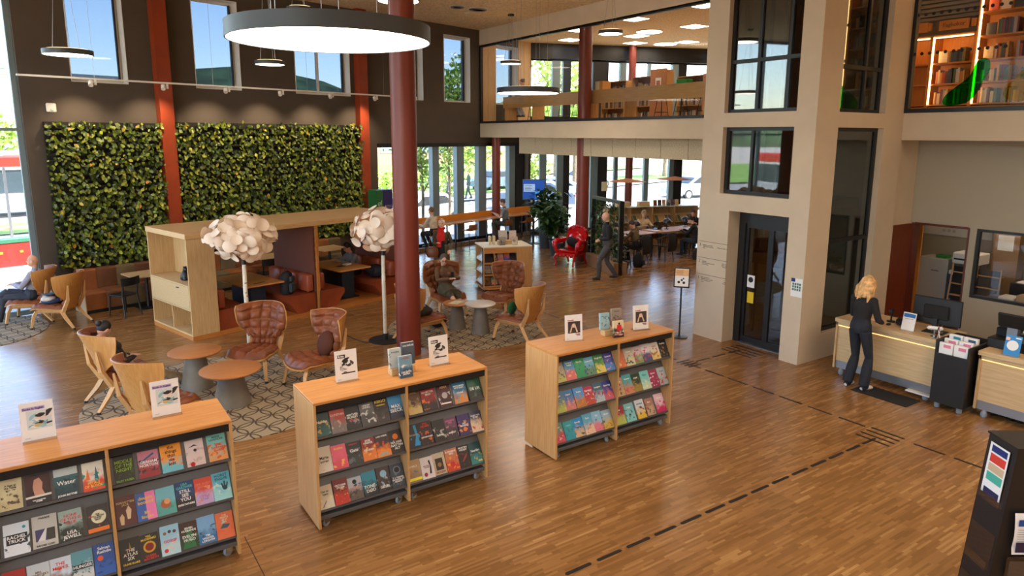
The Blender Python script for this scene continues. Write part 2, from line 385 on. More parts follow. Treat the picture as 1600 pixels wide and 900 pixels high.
MB().box(LOWW[0], LOWW[1], -.08, .2, 0, .12, m=dwm()).build('sill', mat('sill_board', (150, 126, 100), .6), wlow)
# glazing carried on past the dark wall, and the glazed street side
mul = [(-13.12-1.95*k-.09, -13.12-1.95*k, .06, FINBLUE) for k in range(1, 6)]
window_unit('window_%d' % i, dwm(), -22.3, -13.12, 0, 7.08, .1, .1, FINBLUE, GLASSM, mull=mul, rails=(3.74,)); i += 1
LM = Matrix.Translation((-9, -4, 0)) @ Matrix.Rotation(PI/2, 4, 'Z')
mul = [(1.9*k-.05, 1.9*k+.05, .06, DARKMETAL) for k in range(1, 10)]
window_unit('window_%d' % i, LM, 0, 18.58, 0, 7.08, .1, .12, DARKMETAL, GLASSM, mull=mul, rails=(3.74, 6.2)); i += 1
# far wall, two storeys of windows
fw = MB(); holes_wall(fw, 0, 9.16, 0, 7.0, .4, [(.06, 9.0, .1, 3.1), (.06, 9.0, 4.3, 6.42)], FM); struct(fw.build('wall_far', DARKMETAL))
mul = [(.45, .71, .1, FINBLUE), (1.12, 1.37, .1, FINBLUE), (1.37, 1.6, .14, DARKMETAL), (2.46, 2.75, .1, FINBLUE), (2.75, 3.11, .16, DARKMETAL), (3.43, 3.58, .08, FINBLUE), (4.67, 4.86, .1, FINBLUE), (5.73, 5.92, .1, FINBLUE), (5.92, 6.25, .16, DARKMETAL), (7.4, 7.6, .1, FINBLUE)]
window_unit('window_%d' % i, FM, .06, 9.0, .1, 3.1, .2, .06, DARKMETAL, GLASSM, mull=mul); i += 1
mul = [(.9, 1.2, .1, FINBLUE), (1.3, 1.6, .14, DARKMETAL), (2.1, 2.4, .1, FINBLUE), (2.45, 3.05, .2, DARKMETAL), (3.55, 3.8, .1, FINBLUE), (4.7, 4.82, .08, FINBLUE), (5.7, 5.94, .1, FINBLUE), (5.95, 6.25, .16, DARKMETAL), (7.3, 7.5, .1, FINBLUE)]
window_unit('window_%d' % i, FM, .06, 9.0, 4.3, 6.42, .2, .06, DARKMETAL, GLASSM, mull=mul); i += 1
# remaining shell
struct(MB().box(-9.2, 23.7, -4.3, -4, 0, 7.3).build('wall_back', BEIGE)); struct(MB().box(23.5, 23.8, -4.3, 18, 0, 7.3).build('wall_end', BEIGE))
# steel: flat columns on the dark wall, round pillars
for s in (-10.42, -4.98): struct(MB().box(s-.15, s+.15, -.22, 0, 0, 7.08, m=dwm()).build('column_flat', RUSTRED))
struct(MB().lathe([(.205, 0), (.205, 7.08)], 40, (4.85, 10.34, 0)).build('pillar_round', PILLARRED, smooth=40))
struct(MB().lathe([(.19, 0), (.19, 6.95)], 32, (13.02, 15.67, 0)).build('pillar_round', PILLARRED, smooth=40))
p = dwp(.54, .22); struct(MB().lathe([(.15, 0), (.15, 3.62)], 24, p).build('pillar_round', PILLARRED, smooth=40))
p = FM @ V(3.86, -.3, 0); struct(MB().lathe([(.14, 0), (.14, 6.95)], 24, p).build('pillar_round', PILLARRED, smooth=40))
# acoustic pelmet of hanging boards under the mezzanine edge
FELT = mat('felt_board', (196, 180, 152), .95, var=.06, sc=30)
pel = thing('acoustic_pelmet', 'pale felt boards hanging in a row under the mezzanine edge', 'pelmet')
v = 8.9
while v < 18.3: MB().box(12.9, 12.93, v+.008, v+.89, 3.09, 3.6).build('felt_board', FELT, pel); v += .9

# mezzanine glazing: dark rails, panes butted with thin joints
def balustrade(name, v0, v1, joints):
    g = thing(name, None, None); struct(g)
    MB().box(12.36, 12.46, v0, v1, 4.06, 4.13).build('window_sill', DARKMETAL, g); MB().box(12.36, 12.46, v0, v1, 6.53, 6.6).build('window_frame', DARKMETAL, g)
    if v0 < 6 or 1: MB().box(12.36, 12.46, v1-.06, v1, 4.13, 6.53).build('window_frame', DARKMETAL, g)
    e = [v0]+joints+[v1-.06]
    for a, b in zip(e, e[1:]): MB().box(12.40, 12.412, a+.006, b-.006, 4.13, 6.53).build('pane', GLASSMEZZ, g)
    return g
balustrade('window_%d' % i, 8.5, 20.36, [9.6, 10.5, 11.43, 12.33, 13.22, 14.15, 15.0, 15.9, 16.82, 17.7, 18.55, 19.45]); i += 1
gl = balustrade('window_%d' % i, -4, 6.32, [-3, -2.1, -1.2, -.3, .6, 1.5, 2.4, 3.3, 4.2, 5.05, 5.92]); i += 1
# marks on the glass by the desk: two rows of black dots and the coloured film shapes
DOT = mat('film_black', (14, 14, 14), .6)
for z in (5.03, 5.66):
    for k in range(12):
        q = MB(); q.lathe([(.028, 0), (.028, .003)], 12); o = q.build('film_dot', DOT, gl); o.rotation_euler = (0, -PI/2, 0); o.location = (12.398, 6.26-.123*k, z)
def film(name, c, pts):
    m = glass('film_'+name, lin(c), 1.2)
    q = MB(); n = len(pts); q.add([(12.397, v, z) for v, z in pts]+[(12.394, v, z) for v, z in pts], [tuple(range(n)), tuple(range(n, 2*n))[::-1]]+[(a, (a+1) % n, n+(a+1) % n, n+a) for a in range(n)])
    q.build('film_shape', m, gl)
def blob(pts, it=2):
    for _ in range(it):
        pts = [q for a, b in zip(pts, pts[1:]+pts[:1]) for q in ((a[0]*.75+b[0]*.25, a[1]*.75+b[1]*.25), (a[0]*.25+b[0]*.75, a[1]*.25+b[1]*.75))]
    return pts
film('green', (50, 214, 50), blob([(5.74, 4.16), (5.40, 4.17), (5.24, 4.3), (5.16, 4.55), (5.07, 4.68), (5.10, 4.88), (5.28, 4.88), (5.34, 4.62), (5.52, 4.48), (5.72, 4.32)]))
film('yellow', (240, 220, 90), blob([(4.86, 4.2), (4.3, 4.2), (4.3, 4.75), (4.6, 4.72), (4.75, 4.5), (4.86, 4.45)]))

# ------------------------------------------------------------ lift tower
LT = MB()
ML_ = Matrix.Translation((9.83, 8.51, 0)) @ Matrix.Rotation(-PI/2, 4, 'Z')     # local x runs from v=8.51 down to 6.32, y into the tower
WL = [(8.51-8.07, 8.51-6.69, 2.67, 3.81), (8.51-8.07, 8.51-6.67, 4.05, 6.9), (8.51-7.84, 8.51-6.66, 0, 2.38)]
holes_wall(LT, 0, 2.19, 0, 7.08, .36, WL, ML_)
MR_ = Matrix.Translation((9.83, 6.32, 0))
WR = [(.6, 1.95, .43, 3.80), (.6, 1.93, 4.04, 6.9)]
holes_wall(LT, .36, 2.57, 0, 7.08, .3, WR, MR_)
LT.box(9.83+.36, 12.4, 8.36, 8.51, 0, 7.08); LT.box(12.25, 12.4, 6.62, 8.36, 0, 7.08)
struct(LT.build('wall_lift', BEIGE))
def tower_window(nm, mtx, h, mull=(), rails=()):
    w = window_unit(nm, mtx, h[0], h[1], h[2], h[3], .1, .06, BLACK, GLASSDARK, mull=mull, rails=rails, d=.06); return w
for h, mu, ra in ((WL[0], ((.95, 1.0, .0, DARKMETAL),), ()), (WL[1], ((.98, 1.04, 0, DARKMETAL), (1.55, 1.6, 0, DARKMETAL)), (4.9,))):
    tower_window('window_%d' % i, ML_, h, mu, ra); i += 1
tower_window('window_%d' % i, MR_, WR[0], (), (1.95,)); i += 1
tower_window('window_%d' % i, MR_, WR[1], ((1.4, 1.45, 0, DARKMETAL),), (4.75,)); i += 1
d = thing('door_1', None, None); struct(d)
q = MB(); q.box(.67, .80, .30, .42, 0, 2.38, m=ML_); q.box(.80, 1.85, .30, .42, 2.16, 2.38, m=ML_); q.box(1.80, 1.85, .30, .42, 0, 2.16, m=ML_); q.build('door_frame', BLACK, d)
MB().box(.80, 1.80, .26, .44, -.001, .012, m=ML_).build('threshold', STEEL, d)
for a, b in ((.80, 1.305), (1.305, 1.80)):
    lf = MB(); lf.box(a, a+.05, .34, .39, .012, 2.16, m=ML_); lf.box(b-.05, b, .34, .39, .012, 2.16, m=ML_); lf.box(a+.05, b-.05, .34, .39, .012, .12, m=ML_); lf.box(a+.05, b-.05, .34, .39, 2.08, 2.16, m=ML_)
    o = lf.build('door_leaf', BLACK, d); MB().box(a+.05, b-.05, .362, .37, .12, 2.08, m=ML_).build('pane', GLASSDARK, o)
q = MB(); q.box(.87, 1.02, .352, .36, 1.02, 1.24, m=ML_); q.build('warning_sticker', PAPER, d); q = MB(); q.lathe([(.05, 0), (.05, .004)], 16); o = q.build('warning_disc', BLACK, d); o.matrix_world = ML_ @ Matrix.Translation((.945, .352, 1.16)) @ Matrix.Rotation(PI/2, 4, 'X')
MB().box(.89, 1.02, .352, .36, .74, .94, m=ML_).build('warning_sticker', mat('sticker_yellow', (224, 190, 30), .5), d)
# shaft fittings seen through the glass
sh = thing('lift_machinery', 'steel guide rails and beams inside the glass lift shaft', 'lift')
for x, y in ((10.9, 8.0), (10.9, 7.1), (11.6, 8.2)): MB().box(x, x+.05, y, y+.05, 0, 6.8).build('guide_rail', STEEL, sh)
MB().box(10.75, 10.95, 7.0, 8.1, 1.35, 1.6, .01).build('cross_beam', STEEL, sh); MB().box(10.85, 10.9, 7.55, 7.6, .3, 1.3).build('guide_post', mat('cream_paint', (214, 200, 160), .5), sh)
MB().lathe([(.12, 0), (.12, .05)], 20, (10.95, 7.5, .12)).build('pulley', STEEL, sh); MB().box(10.6, 11.9, 6.7, 8.3, 2.45, 2.6).build('car_floor', DARKMETAL, sh)
# lift directory lettering on the beige face: three floors
INK = mat('directory_ink', (58, 54, 50), .7)
dr = thing('floor_directory', 'printed floor directory with numbers three, two and one on the lift wall', 'sign', (9.829, 8.47, 0))
def ltxt(s, size, y, z, al): return text('lettering', s, size, INK, dr, Matrix.Translation((-.001, y, z)) @ Matrix(((0, 0, -1), (-1, 0, 0), (0, 1, 0))).to_4x4(), al, line=1.0)
for z, num, a, b in ((1.74, '3', 'Fagbøker og musikk\nTegneserier og studio\nRom', 'Møterom Galleri Sal'), (1.44, '2', 'Fagbøker\nSkjønnlitteratur og språk\nLokalsamling', 'Møterom\nStillelesing\nToaletter'), (1.13, '1', 'Barn og ungdom\nSkjønnlitteratur og kafé\nAviser og tidsskrift\nScene', 'Kafé\nToalett')):
    MB().box(-.002, 0, -.66, 0, z+.035, z+.041).build('rule_line', INK, dr)
    ltxt(num, .075, -.03, z-.03, 'CENTER'); ltxt(a, .028, -.09, z-.055, 'LEFT'); ltxt(b, .028, -.65, z-.045, 'RIGHT')
sg = thing('wall_notice', 'white printed notice with a dark blue tab on the lift corner', 'notice', (9.826, 6.43, 1.12))
MB().box(-.003, .003, -.1, .1, 0, .3).build('sheet', PAPER, sg); MB().box(-.005, -.003, .03, .1, .24, .3).build('blue_tab', mat('tab_blue', (30, 50, 110), .6), sg)
GRN = mat('notice_green', (70, 120, 110), .6)
for a in range(4):
    for b in range(3): MB().box(-.005, -.003, -.075+.04*a, -.045+.04*a, .10+.045*b, .135+.045*b).build('picture_tile', GRN, sg)
# ------------------------------------------------------------ outdoors
def cpos(px, Y):               # plan point seen in column px of the photograph at depth Y
    X = (px-800)/1096*Y
    return V(X*math.cos(AZ)+Y*math.sin(AZ), -X*math.sin(AZ)+Y*math.cos(AZ), 0)
PAVE = mat('paving', (176, 170, 162), .9, var=.06, sc=.8); ASPH = mat('asphalt', (150, 148, 146), .95, var=.05, sc=1); GRASS = mat('lawn', (112, 148, 62), .95, var=.2, sc=1.5)
def band(name, o0, o1, z, m, s0=-60, s1=60): return struct(MB().add([dwp(s0, -o0, z), dwp(s1, -o0, z), dwp(s1, -o1, z), dwp(s0, -o1, z)], [(0, 1, 2, 3)]).build(name, m))
struct(MB().box(-300, 300, -60, 400, -.5, -.3).build('ground', PAVE))
band('pavement', .4, 5.2, -.12, PAVE); band('road', 5.2, 12.5, -.2, ASPH); band('pavement', 12.5, 15, -.12, PAVE)
band('lawn', 15, 19, -.08, GRASS); band('road', 19, 26, -.14, ASPH); band('lawn', 26, 60, -.02, GRASS)
MB().box(-60, 60, 5.0, 5.25, -.25, -.08, m=dwm()).build('kerb', mat('kerb_stone', (190, 186, 180), .8)); bpy.data.objects['kerb']['kind'] = 'structure'
# wooded hills and pale blocks far off
HILL = mat('wooded_hill', (52, 74, 48), .95, var=.35, sc=.12)
def hill(a0, a1, D, h, seed):
    r = random.Random(seed); n = 60; q = MB(); vs = []
    for i in range(n+1):
        a = math.radians(a0+(a1-a0)*i/n); hh = h*(.55+.3*math.sin(i*.21+seed)+.15*math.sin(i*.77))+r.uniform(0, 3)
        for k, (dd, z) in enumerate(((0, -5), (25, hh*.6), (60, hh), (140, hh*.5))): vs.append((math.cos(a)*(D+dd), math.sin(a)*(D+dd), z))
    q.add(vs, [(i*4+j, (i+1)*4+j, (i+1)*4+j+1, i*4+j+1) for i in range(n) for j in range(3)]); return struct(q.build('hills', HILL))
hill(20, 200, 260, 34, 3)
def block(name, label, c, w, d, h, rz, wc, cols, rows, m=None):
    b = thing(name, label, 'building', (c.x, c.y, -.3), rz)
    MB().box(-w/2, w/2, -d/2, d/2, 0, h).build('facade', m or wc, b); MB().box(-w/2-.2, w/2+.2, -d/2-.2, d/2+.2, h, h+.35).build('roof_edge', STEEL, b)
    me = None
    for i in range(cols):
        for j in range(rows):
            x = -w/2+(i+.5)*w/cols; z = (j+.45)*h/rows
            if me is None:
                q = MB(); q.box(-w/cols*.32, w/cols*.32, -.06, .02, 0, h/rows*.5); me = q.mesh('pane'); me.materials.append(mat('far_glass', (120, 140, 155), .15))
            o = bpy.data.objects.new('pane', me); COL.objects.link(o); o.parent = b; o.location = (x, -d/2, z)
    return b
PALE = mat('pale_render', (206, 202, 194), .9); block('office_block', 'pale grey block with window rows beyond the bus stop', cpos(-60, 62), 26, 10, 9, WA, PALE, 10, 3)
block('office_block', 'brick-red low block standing beyond the far lawn', cpos(640, 95), 34, 10, 8, WA-.1, mat('red_render', (170, 120, 100), .9), 12, 2)
# trees
LEAFT = leafmat('tree_leaves', [(0, (120, 150, 50)), (.5, (160, 188, 74)), (1, (196, 214, 110))]); BARK = mat('bark', (120, 104, 86), .9, var=.2, sc=8)
def leaf_mesh(pts, size, r, m):
    q = MB()
    for p in pts:
        s = size*r.uniform(.6, 1.3); rot = Quaternion(Vector((r.uniform(-1, 1), r.uniform(-1, 1), r.uniform(-1, 1))).normalized(), r.uniform(0, 6.28))
        c = [rot @ Vector(v)*s+Vector(p) for v in ((0, -.5, 0), (.3, 0, .06), (0, .5, 0), (-.3, 0, .06))]
        q.add(c, [(0, 1, 2), (0, 2, 3)])
    return q
def tree(label, c, h, rad, n, seed, trunk=.09, base=.3, size=.22):
    r = random.Random(seed); t = thing('street_tree', label, 'tree', (c.x, c.y, -.2), 0, 'trees in the street')
    q = MB(); q.tube([(0, 0, 0), (.03, 0, h*.35), (-.02, .04, h*.7), (0, 0, h*.95)], [trunk, trunk*.8, trunk*.5, .02], 8); q.build('trunk', BARK, t, smooth=60)
    tips = []
    for k in range(12):
        a = r.uniform(0, 6.28); z0 = h*r.uniform(base, .7); L = rad*r.uniform(.6, 1.0); e = (math.cos(a)*L, math.sin(a)*L, z0+h*r.uniform(.08, .25)); tips.append(e)
        b = MB(); b.tube([(0, 0, z0), (e[0]*.5, e[1]*.5, z0+(e[2]-z0)*.6), e], [trunk*.35, trunk*.22, .01], 6); b.build('branch', BARK, t)
    pts = []
    for _ in range(n):
        b = r.choice(tips) if r.random() < .7 else (0, 0, h*r.uniform(base+.1, 1)); k = r.uniform(.3, 1.05)
        pts.append((b[0]*k+r.gauss(0, rad*.16), b[1]*k+r.gauss(0, rad*.16), b[2]+r.gauss(0, h*.06)))
    o = leaf_mesh(pts, size, r, LEAFT).build('foliage', LEAFT, t); o['kind'] = 'stuff'; return t
tree('young tree with pale green leaves just outside the window beside the rust-red pillar', cpos(657, 24.6), 5.2, 1.25, 900, 1, .07, .33, .2)
tree('small leafy tree on the pavement behind the walkers', cpos(700, 29), 5.0, 1.2, 700, 2, .07, .35, .22)
tree('small leafy tree outside the window in front of the screen', cpos(829, 29.0), 4.6, .9, 600, 3, .07, .3, .2)
tree('round green tree across the road seen between window fins', cpos(742, 47), 6, 2.2, 900, 4, .12, .25, .35)
tree('broad tree behind the mezzanine windows', cpos(868, 42), 9.5, 3.2, 1500, 5, .16, .3, .4)
tree('tall tree behind the narrow mezzanine window', cpos(898, 47), 9, 2.6, 1100, 6, .16, .3, .4)
tree('dark leafy tree beyond the road past the reading room', cpos(1040, 66), 7.5, 4, 1300, 7, .2, .25, .5)
tree('tree showing through the second tall high window', cpos(716, 60), 10, 3.2, 1300, 9, .2, .3, .5)
tree('tree at the far end of the street beside the bus stop', cpos(-20, 40), 5.5, 2, 900, 8, .12, .3, .35)
# hedge strip across the road
r_ = random.Random(31); hd = thing('clipped_hedge', 'long clipped yellow-green hedge along the far pavement', 'hedge')
pts = [tuple(dwp(r_.uniform(-6, 14), -r_.uniform(15.2, 16.6), r_.uniform(0, 1.5))) for _ in range(3600)]
o = leaf_mesh(pts, .3, r_, LEAFT).build('foliage', LEAFT, hd); o['kind'] = 'stuff'
# cars
def car(label, c, rz, col, van=0, L=4.4):
    t = thing('parked_car', label, 'car', (c.x, c.y, -.2), rz, 'cars in the street')
    pm = mat('car_paint_'+col, {'white': (222, 224, 226), 'silver': (176, 184, 192), 'blue': (96, 116, 140), 'red': (190, 44, 34)}[col], .25, .2, coat=.6)
    x = L/2; top = 1.48+van*.5
    low = [(-x, .35), (-x+.02, .75), (-x+.35, .88), (-x+1.1, .96), (x-1.0, .98), (x-.12, .92), (x, .7), (x, .35)]
    cab = [(-x+.9, .94), (-x+1.65, top-.06), (-x+2.1, top), (x-1.3, top-.02), (x-.35, .96)]
    def ext(poly, y0, y1, ins=0):
        q = MB(); n = len(poly); vs = [(a, y0, b) for a, b in poly]+[(a, y1, b) for a, b in poly]
        q.add(vs, [tuple(range(n)), tuple(range(n, 2*n))[::-1]]+[(i, n+i, n+(i+1) % n, (i+1) % n) for i in range(n)]); return q
    ext(low, -.86, .86).build('body', pm, t); ext(cab, -.76, .76).build('cabin', pm, t)
    DG = mat('car_glass', (40, 48, 54), .08)
    for sgn in (-1, 1):
        ext([(-x+1.2, 1.0), (-x+1.75, top-.12), (-x+2.3, top-.12), (-x+2.3, 1.0)], sgn*.765-.005, sgn*.765+.005).build('side_window', DG, t)
        ext([(-x+2.4, 1.0), (-x+2.4, top-.12), (x-1.35, top-.14), (x-.75, 1.02)], sgn*.765-.005, sgn*.765+.005).build('side_window', DG, t)
        for wx in (-x+.85, x-.85):
            q = MB(); q.lathe([(.12, 0), (.31, .0), (.32, .03), (.32, .17), (.3, .2), (.12, .2)], 20); w = q.build('wheel', BLACK, t); w.rotation_euler.x = PI/2; w.location = (wx, sgn*.78+.1, .32)
            q = MB(); q.lathe([(.2, -.006), (.05, -.012)], 12); q.lathe([(.2, .206), (.05, .212)], 12); h = q.build('hubcap', CHROME, w)
    q = MB(); q.add([(-x+1.0, -.68, 1.0), (-x+1.0, .68, 1.0), (-x+1.68, .62, top-.1), (-x+1.68, -.62, top-.1)], [(0, 1, 2, 3)]); o = q.build('windscreen', DG, t); o.location.x = -.03; o.location.z = .03
    for sgn in (-1, 1): MB().box(-x-.01, -x+.06, sgn*.62-.14, sgn*.62+.14, .66, .8, .02).build('headlight', WHITE, t); MB().box(x-.06, x+.01, sgn*.66-.12, sgn*.66+.12, .7, .86, .02).build('tail_light', mat('tail_red', (150, 20, 20), .3), t)
    return t
car('white car parked close outside the window behind the rust-red pillar', cpos(650, 29.2), WA+.1, 'white')
car('silver car parked across the road beside the dark column', cpos(858, 41), WA-.9, 'silver'); car('grey-blue car behind the screen outside', cpos(836, 37), WA-1.0, 'blue')
car('white estate car beyond the round pillar', cpos(915, 52), WA-.2, 'white'); car('blue car on the far road under the trees', cpos(776, 50), WA, 'blue')
car('silver car on the far road past the reading room', cpos(1092, 44), WA-.4, 'silver')
# buses
def bus(label, c, rz):
    t = thing('city_bus', label, 'bus', (c.x, c.y, -.25), rz, 'red buses at the stop'); RED = mat('bus_red', (206, 44, 34), .3, coat=.4)
    MB().box(-6, 6, -1.25, 1.25, .35, 1.25, .08).build('lower_body', mat('bus_silver', (186, 188, 190), .35), t); MB().box(-6, 6, -1.25, 1.25, 2.35, 2.95, .1).build('roof', RED, t)
    MB().box(-5.97, 5.97, -1.22, 1.22, 1.25, 2.35).build('window_band', mat('bus_glass', (60, 72, 78), .1), t); MB().box(-6.01, 6.01, -1.27, 1.27, 2.3, 2.42).build('white_stripe', WHITE, t)
    for k in range(8):
        for s in (-1, 1): MB().box(-5.9+1.6*k, -5.8+1.6*k, s*1.24-.02, s*1.24+.02, 1.25, 2.35).build('window_post', BLACK, t)
    for x in (-3.9, 3.2):
        for s in (-1, 1):
            q = MB(); q.lathe([(.2, 0), (.48, 0), (.48, .25), (.2, .25)], 20); o = q.build('wheel', BLACK, t); o.rotation_euler.x = PI/2; o.location = (x, s*1.15+.12, .48)
    return t
bus('red bus with a white stripe seen through the corner glazing', cpos(-60, 31.5), WA); bus('red bus farther along the street past the corner glazing', dwp(-32, -13), WA)
rb_ = thing('bike_dock', 'low red dock box with yellow reflectors outside the corner glazing', 'dock', cpos(30, 20.6), WA); MB().box(-1.6, 1.0, -.2, .2, -.3, .5, .02).build('casing', mat('dock_red', (196, 40, 30), .5), rb_)
for k in range(5): MB().box(-1.4+.5*k, -1.32+.5*k, -.21, -.2, .2, .26).build('reflector', mat('reflector_yellow', (230, 190, 50), .4), rb_)
MB().box(-1.6, 1.0, -.22, .22, .5, .62, .01).build('cover_plate', mat('dock_green', (50, 110, 80), .5), rb_)
# bus shelter: posts, bench and bright roof
bs = thing('bus_shelter', 'glass and steel bus shelter with a curved pale roof at the street corner', 'shelter', cpos(22, 25.5), WA)
for x in (-1.8, -.6, .6, 1.8): MB().box(x-.04, x+.04, -.6, -.52, -.2, 2.5).build('post', STEEL, bs)
for k in range(3): MB().box(-1.76+1.2*k, -.64+1.2*k, -.57, -.56, .1, 2.3).build('pane', GLASSM, bs)
q = MB(); arc = [(-2.2+4.4*i/12, 2.5+.55*math.sin(PI*i/12)) for i in range(13)]
q.add([(x, -.8, z) for x, z in arc]+[(x, .8, z) for x, z in arc]+[(x, -.8, z-.08) for x, z in arc]+[(x, .8, z-.08) for x, z in arc], [(i, i+1, 14+i, 13+i) for i in range(12)]+[(26+i, 39+i, 40+i, 27+i) for i in range(12)]+[(i, 26+i, 27+i, i+1) for i in range(12)]); q.build('roof', WHITE, bs, smooth=50)
MB().box(-1.4, 1.4, -.45, -.1, .25, .31, .01).build('bench', LEGWOOD, bs)
lp = thing('lamp_post', 'slim grey street lamp post across the road', 'lamp post', cpos(746, 36), 0); MB().lathe([(.07, -.2), (.04, 6)], 12).build('pole', STEEL, lp); MB().box(-.1, .5, -.08, .08, 5.95, 6.05, .02).build('lamp_head', STEEL, lp)
# screen standing by the windows and the green and violet info cubes
sc_ = thing('info_screen', 'blue digital screen standing upright by the bar end', 'screen', cpos(834, 23.6), facing(.558, .83))
MB().box(-.39, .39, -.03, .03, 1.5, 2.2, .01).build('casing', BLACK, sc_); MB().box(-.37, .37, -.036, -.03, 1.52, 2.18).build('display', mat('screen_blue', (24, 74, 160), .3, emit=.5), sc_)
MB().box(-.34, .04, -.039, -.036, 1.78, 2.04).build('text_block', mat('screen_pale', (150, 180, 220), .3, emit=.5), sc_); MB().box(.05, .34, -.039, -.036, 1.56, 1.8).build('picture_block', mat('screen_cyan', (60, 150, 220), .3, emit=.5), sc_)
for k in range(4): MB().box(-.31, -.06-.04*(k % 2), -.041, -.039, 1.98-.05*k, 1.995-.05*k).build('text_line', mat('screen_dark', (30, 60, 110), .4), sc_)
MB().box(-.04, .04, -.03, .03, 0, 1.5).build('post', DARKMETAL, sc_); MB().box(-.3, .3, -.2, .2, 0, .02, .004).build('base', DARKMETAL, sc_)
# ------------------------------------------------------------ living wall
LEAFW = leafmat('wall_leaves', [(0, (30, 44, 14)), (.4, (62, 82, 20)), (.8, (114, 130, 34)), (.985, (160, 158, 48)), (1, (200, 126, 30))], .4)
SOIL = mat('planter_black', (24, 20, 17), .85)
def living(label, s0, s1, z0, z1, seed):
    r = random.Random(seed); t = thing('living_wall', label, 'plant wall', dwp(s0, 0), WA); w = s1-s0
    MB().box(0, w, -.06, -.005, z0, z1).build('backing', SOIL, t)
    rows = 22; dz = (z1-z0)/rows
    me = None
    for k in range(rows):
        if me is None:
            q = MB(); q.box(0, w, -.15, -.06, 0, .05); me = q.mesh('planter_row'); me.materials.append(SOIL)
        o = bpy.data.objects.new('planter_row', me); COL.objects.link(o); o.parent = t; o.location.z = z0+dz*k
    q = MB(); n = int(w*(z1-z0)*430)
    for _ in range(n):
        zf = r.random(); k = int(zf*rows); dens = 1-.55*(zf > .5)*r.random()
        if r.random() > dens: continue
        zz = z0+dz*(k+.45)+r.gauss(0, dz*.27); x = r.uniform(-.03, w+.03)
        s = r.uniform(.06, .12); y = -.16-r.random()**2*.14; p = Vector((x, y, zz))
        rot = Matrix.Rotation(r.uniform(-1.1, 1.1), 3, 'Y') @ Matrix.Rotation(r.uniform(-.9, .5), 3, 'X') @ Matrix.Rotation(r.uniform(-.6, .6), 3, 'Z')
        c = [rot @ Vector(v)*s+p for v in ((0, 0, .5), (.34, -.03, .12), (.24, -.05, -.3), (0, -.1, -.55), (-.24, -.05, -.3), (-.34, -.03, .12), (0, .03, 0))]
        q.add(c, [(6, 0, 1), (6, 1, 2), (6, 2, 3), (6, 3, 4), (6, 4, 5), (6, 5, 0)])
    o = q.build('foliage', LEAFW, t); o['kind'] = 'stuff'; return t
living('narrower plant wall of small green leaves near the corner glazing', -12.8, -10.6, .9, 3.9, 11)
living('wide plant wall of small green leaves behind the booths', -10.25, -5.12, .9, 3.93, 12)
# ------------------------------------------------------------ banquette along the plant wall
bq = thing('banquette_sofa', 'long channel-stitched banquette in brown, olive and orange leather under the plant wall', 'sofa', dwp(-12.62, .23), WA)
cols = [(140, 82, 46), (106, 94, 70), (100, 62, 40), (122, 78, 52), (150, 92, 46), (126, 78, 50), (104, 88, 62), (98, 62, 42), (136, 80, 46), (112, 96, 70), (118, 70, 44)]
SM = [mat('sofa_leather_%d' % i, c, .42, var=.1, sc=5, bump=.08, bs=70) for i, c in enumerate(cols)]
def puff(w, d, h, rnd, n=8):
    q = MB(); vs = []
    for i in range(n+1):
        x = -w/2+w*i/n; b = 1-abs(2*i/n-1)**4
        prof = [(0, 0), (0, h-rnd*1.2), (-rnd*.35, h-rnd*.35), (-rnd*1.2, h+.012*b), (-d+rnd, h+.012*b), (-d, h-rnd*.6), (-d, 0)]
        for (y, z) in prof: vs.append((x, -y*-1 if False else y-(.012*b if y <= -d+1e-6 else 0), z))
    m = 7
    q.add(vs, [(i*m+j, i*m+j+1, (i+1)*m+j+1, (i+1)*m+j) for i in range(n) for j in range(m-1)]+[tuple(range(m))[::-1], tuple(n*m+j for j in range(m))]); return q
w = .385; nseg = 17
MB().box(0, w*nseg, -.56, -.12, 0, .09).build('plinth', BLACKMATT, bq); MB().box(-.03, 0, -.62, -.02, 0, .44, .01).build('end_panel', mat('end_cream', (206, 190, 160), .6), bq)
for k in range(nseg):
    q = puff(w-.006, .46, .36, .05); o = q.build('seat_segment', SM[(k*3+k//3) % len(SM)], bq, smooth=50); o.location = (w*(k+.5), -.14, .08)
    q = puff(w-.006, .15, .48, .05); o = q.build('back_segment', SM[(k+(k*k) % 5) % len(SM)], bq, smooth=50); o.location = (w*(k+.5), -.01, .38)
# ------------------------------------------------------------ booths
BO = V(1.92, 13.1, 0); bt = thing('reading_booth', 'long oak reading booth with a flat roof and two leather-seated bays', 'booth', BO, WA)
L_, D_ = 4.85, 1.66
NAVY = mat('navy_panel', (28, 44, 62), .5); OAKE = wood('booth_oak', (190, 150, 98), (206, 168, 116), 'x'); OAKO = wood('booth_oak_warm', (176, 108, 46), (192, 124, 58), 'x')
MB().box(-.02, L_+.02, -.02, D_, 1.84, 1.94, .006).build('roof', OAKE, bt); MB().box(0, L_, 0, D_, 0, .075).build('plinth', OAKO, bt)
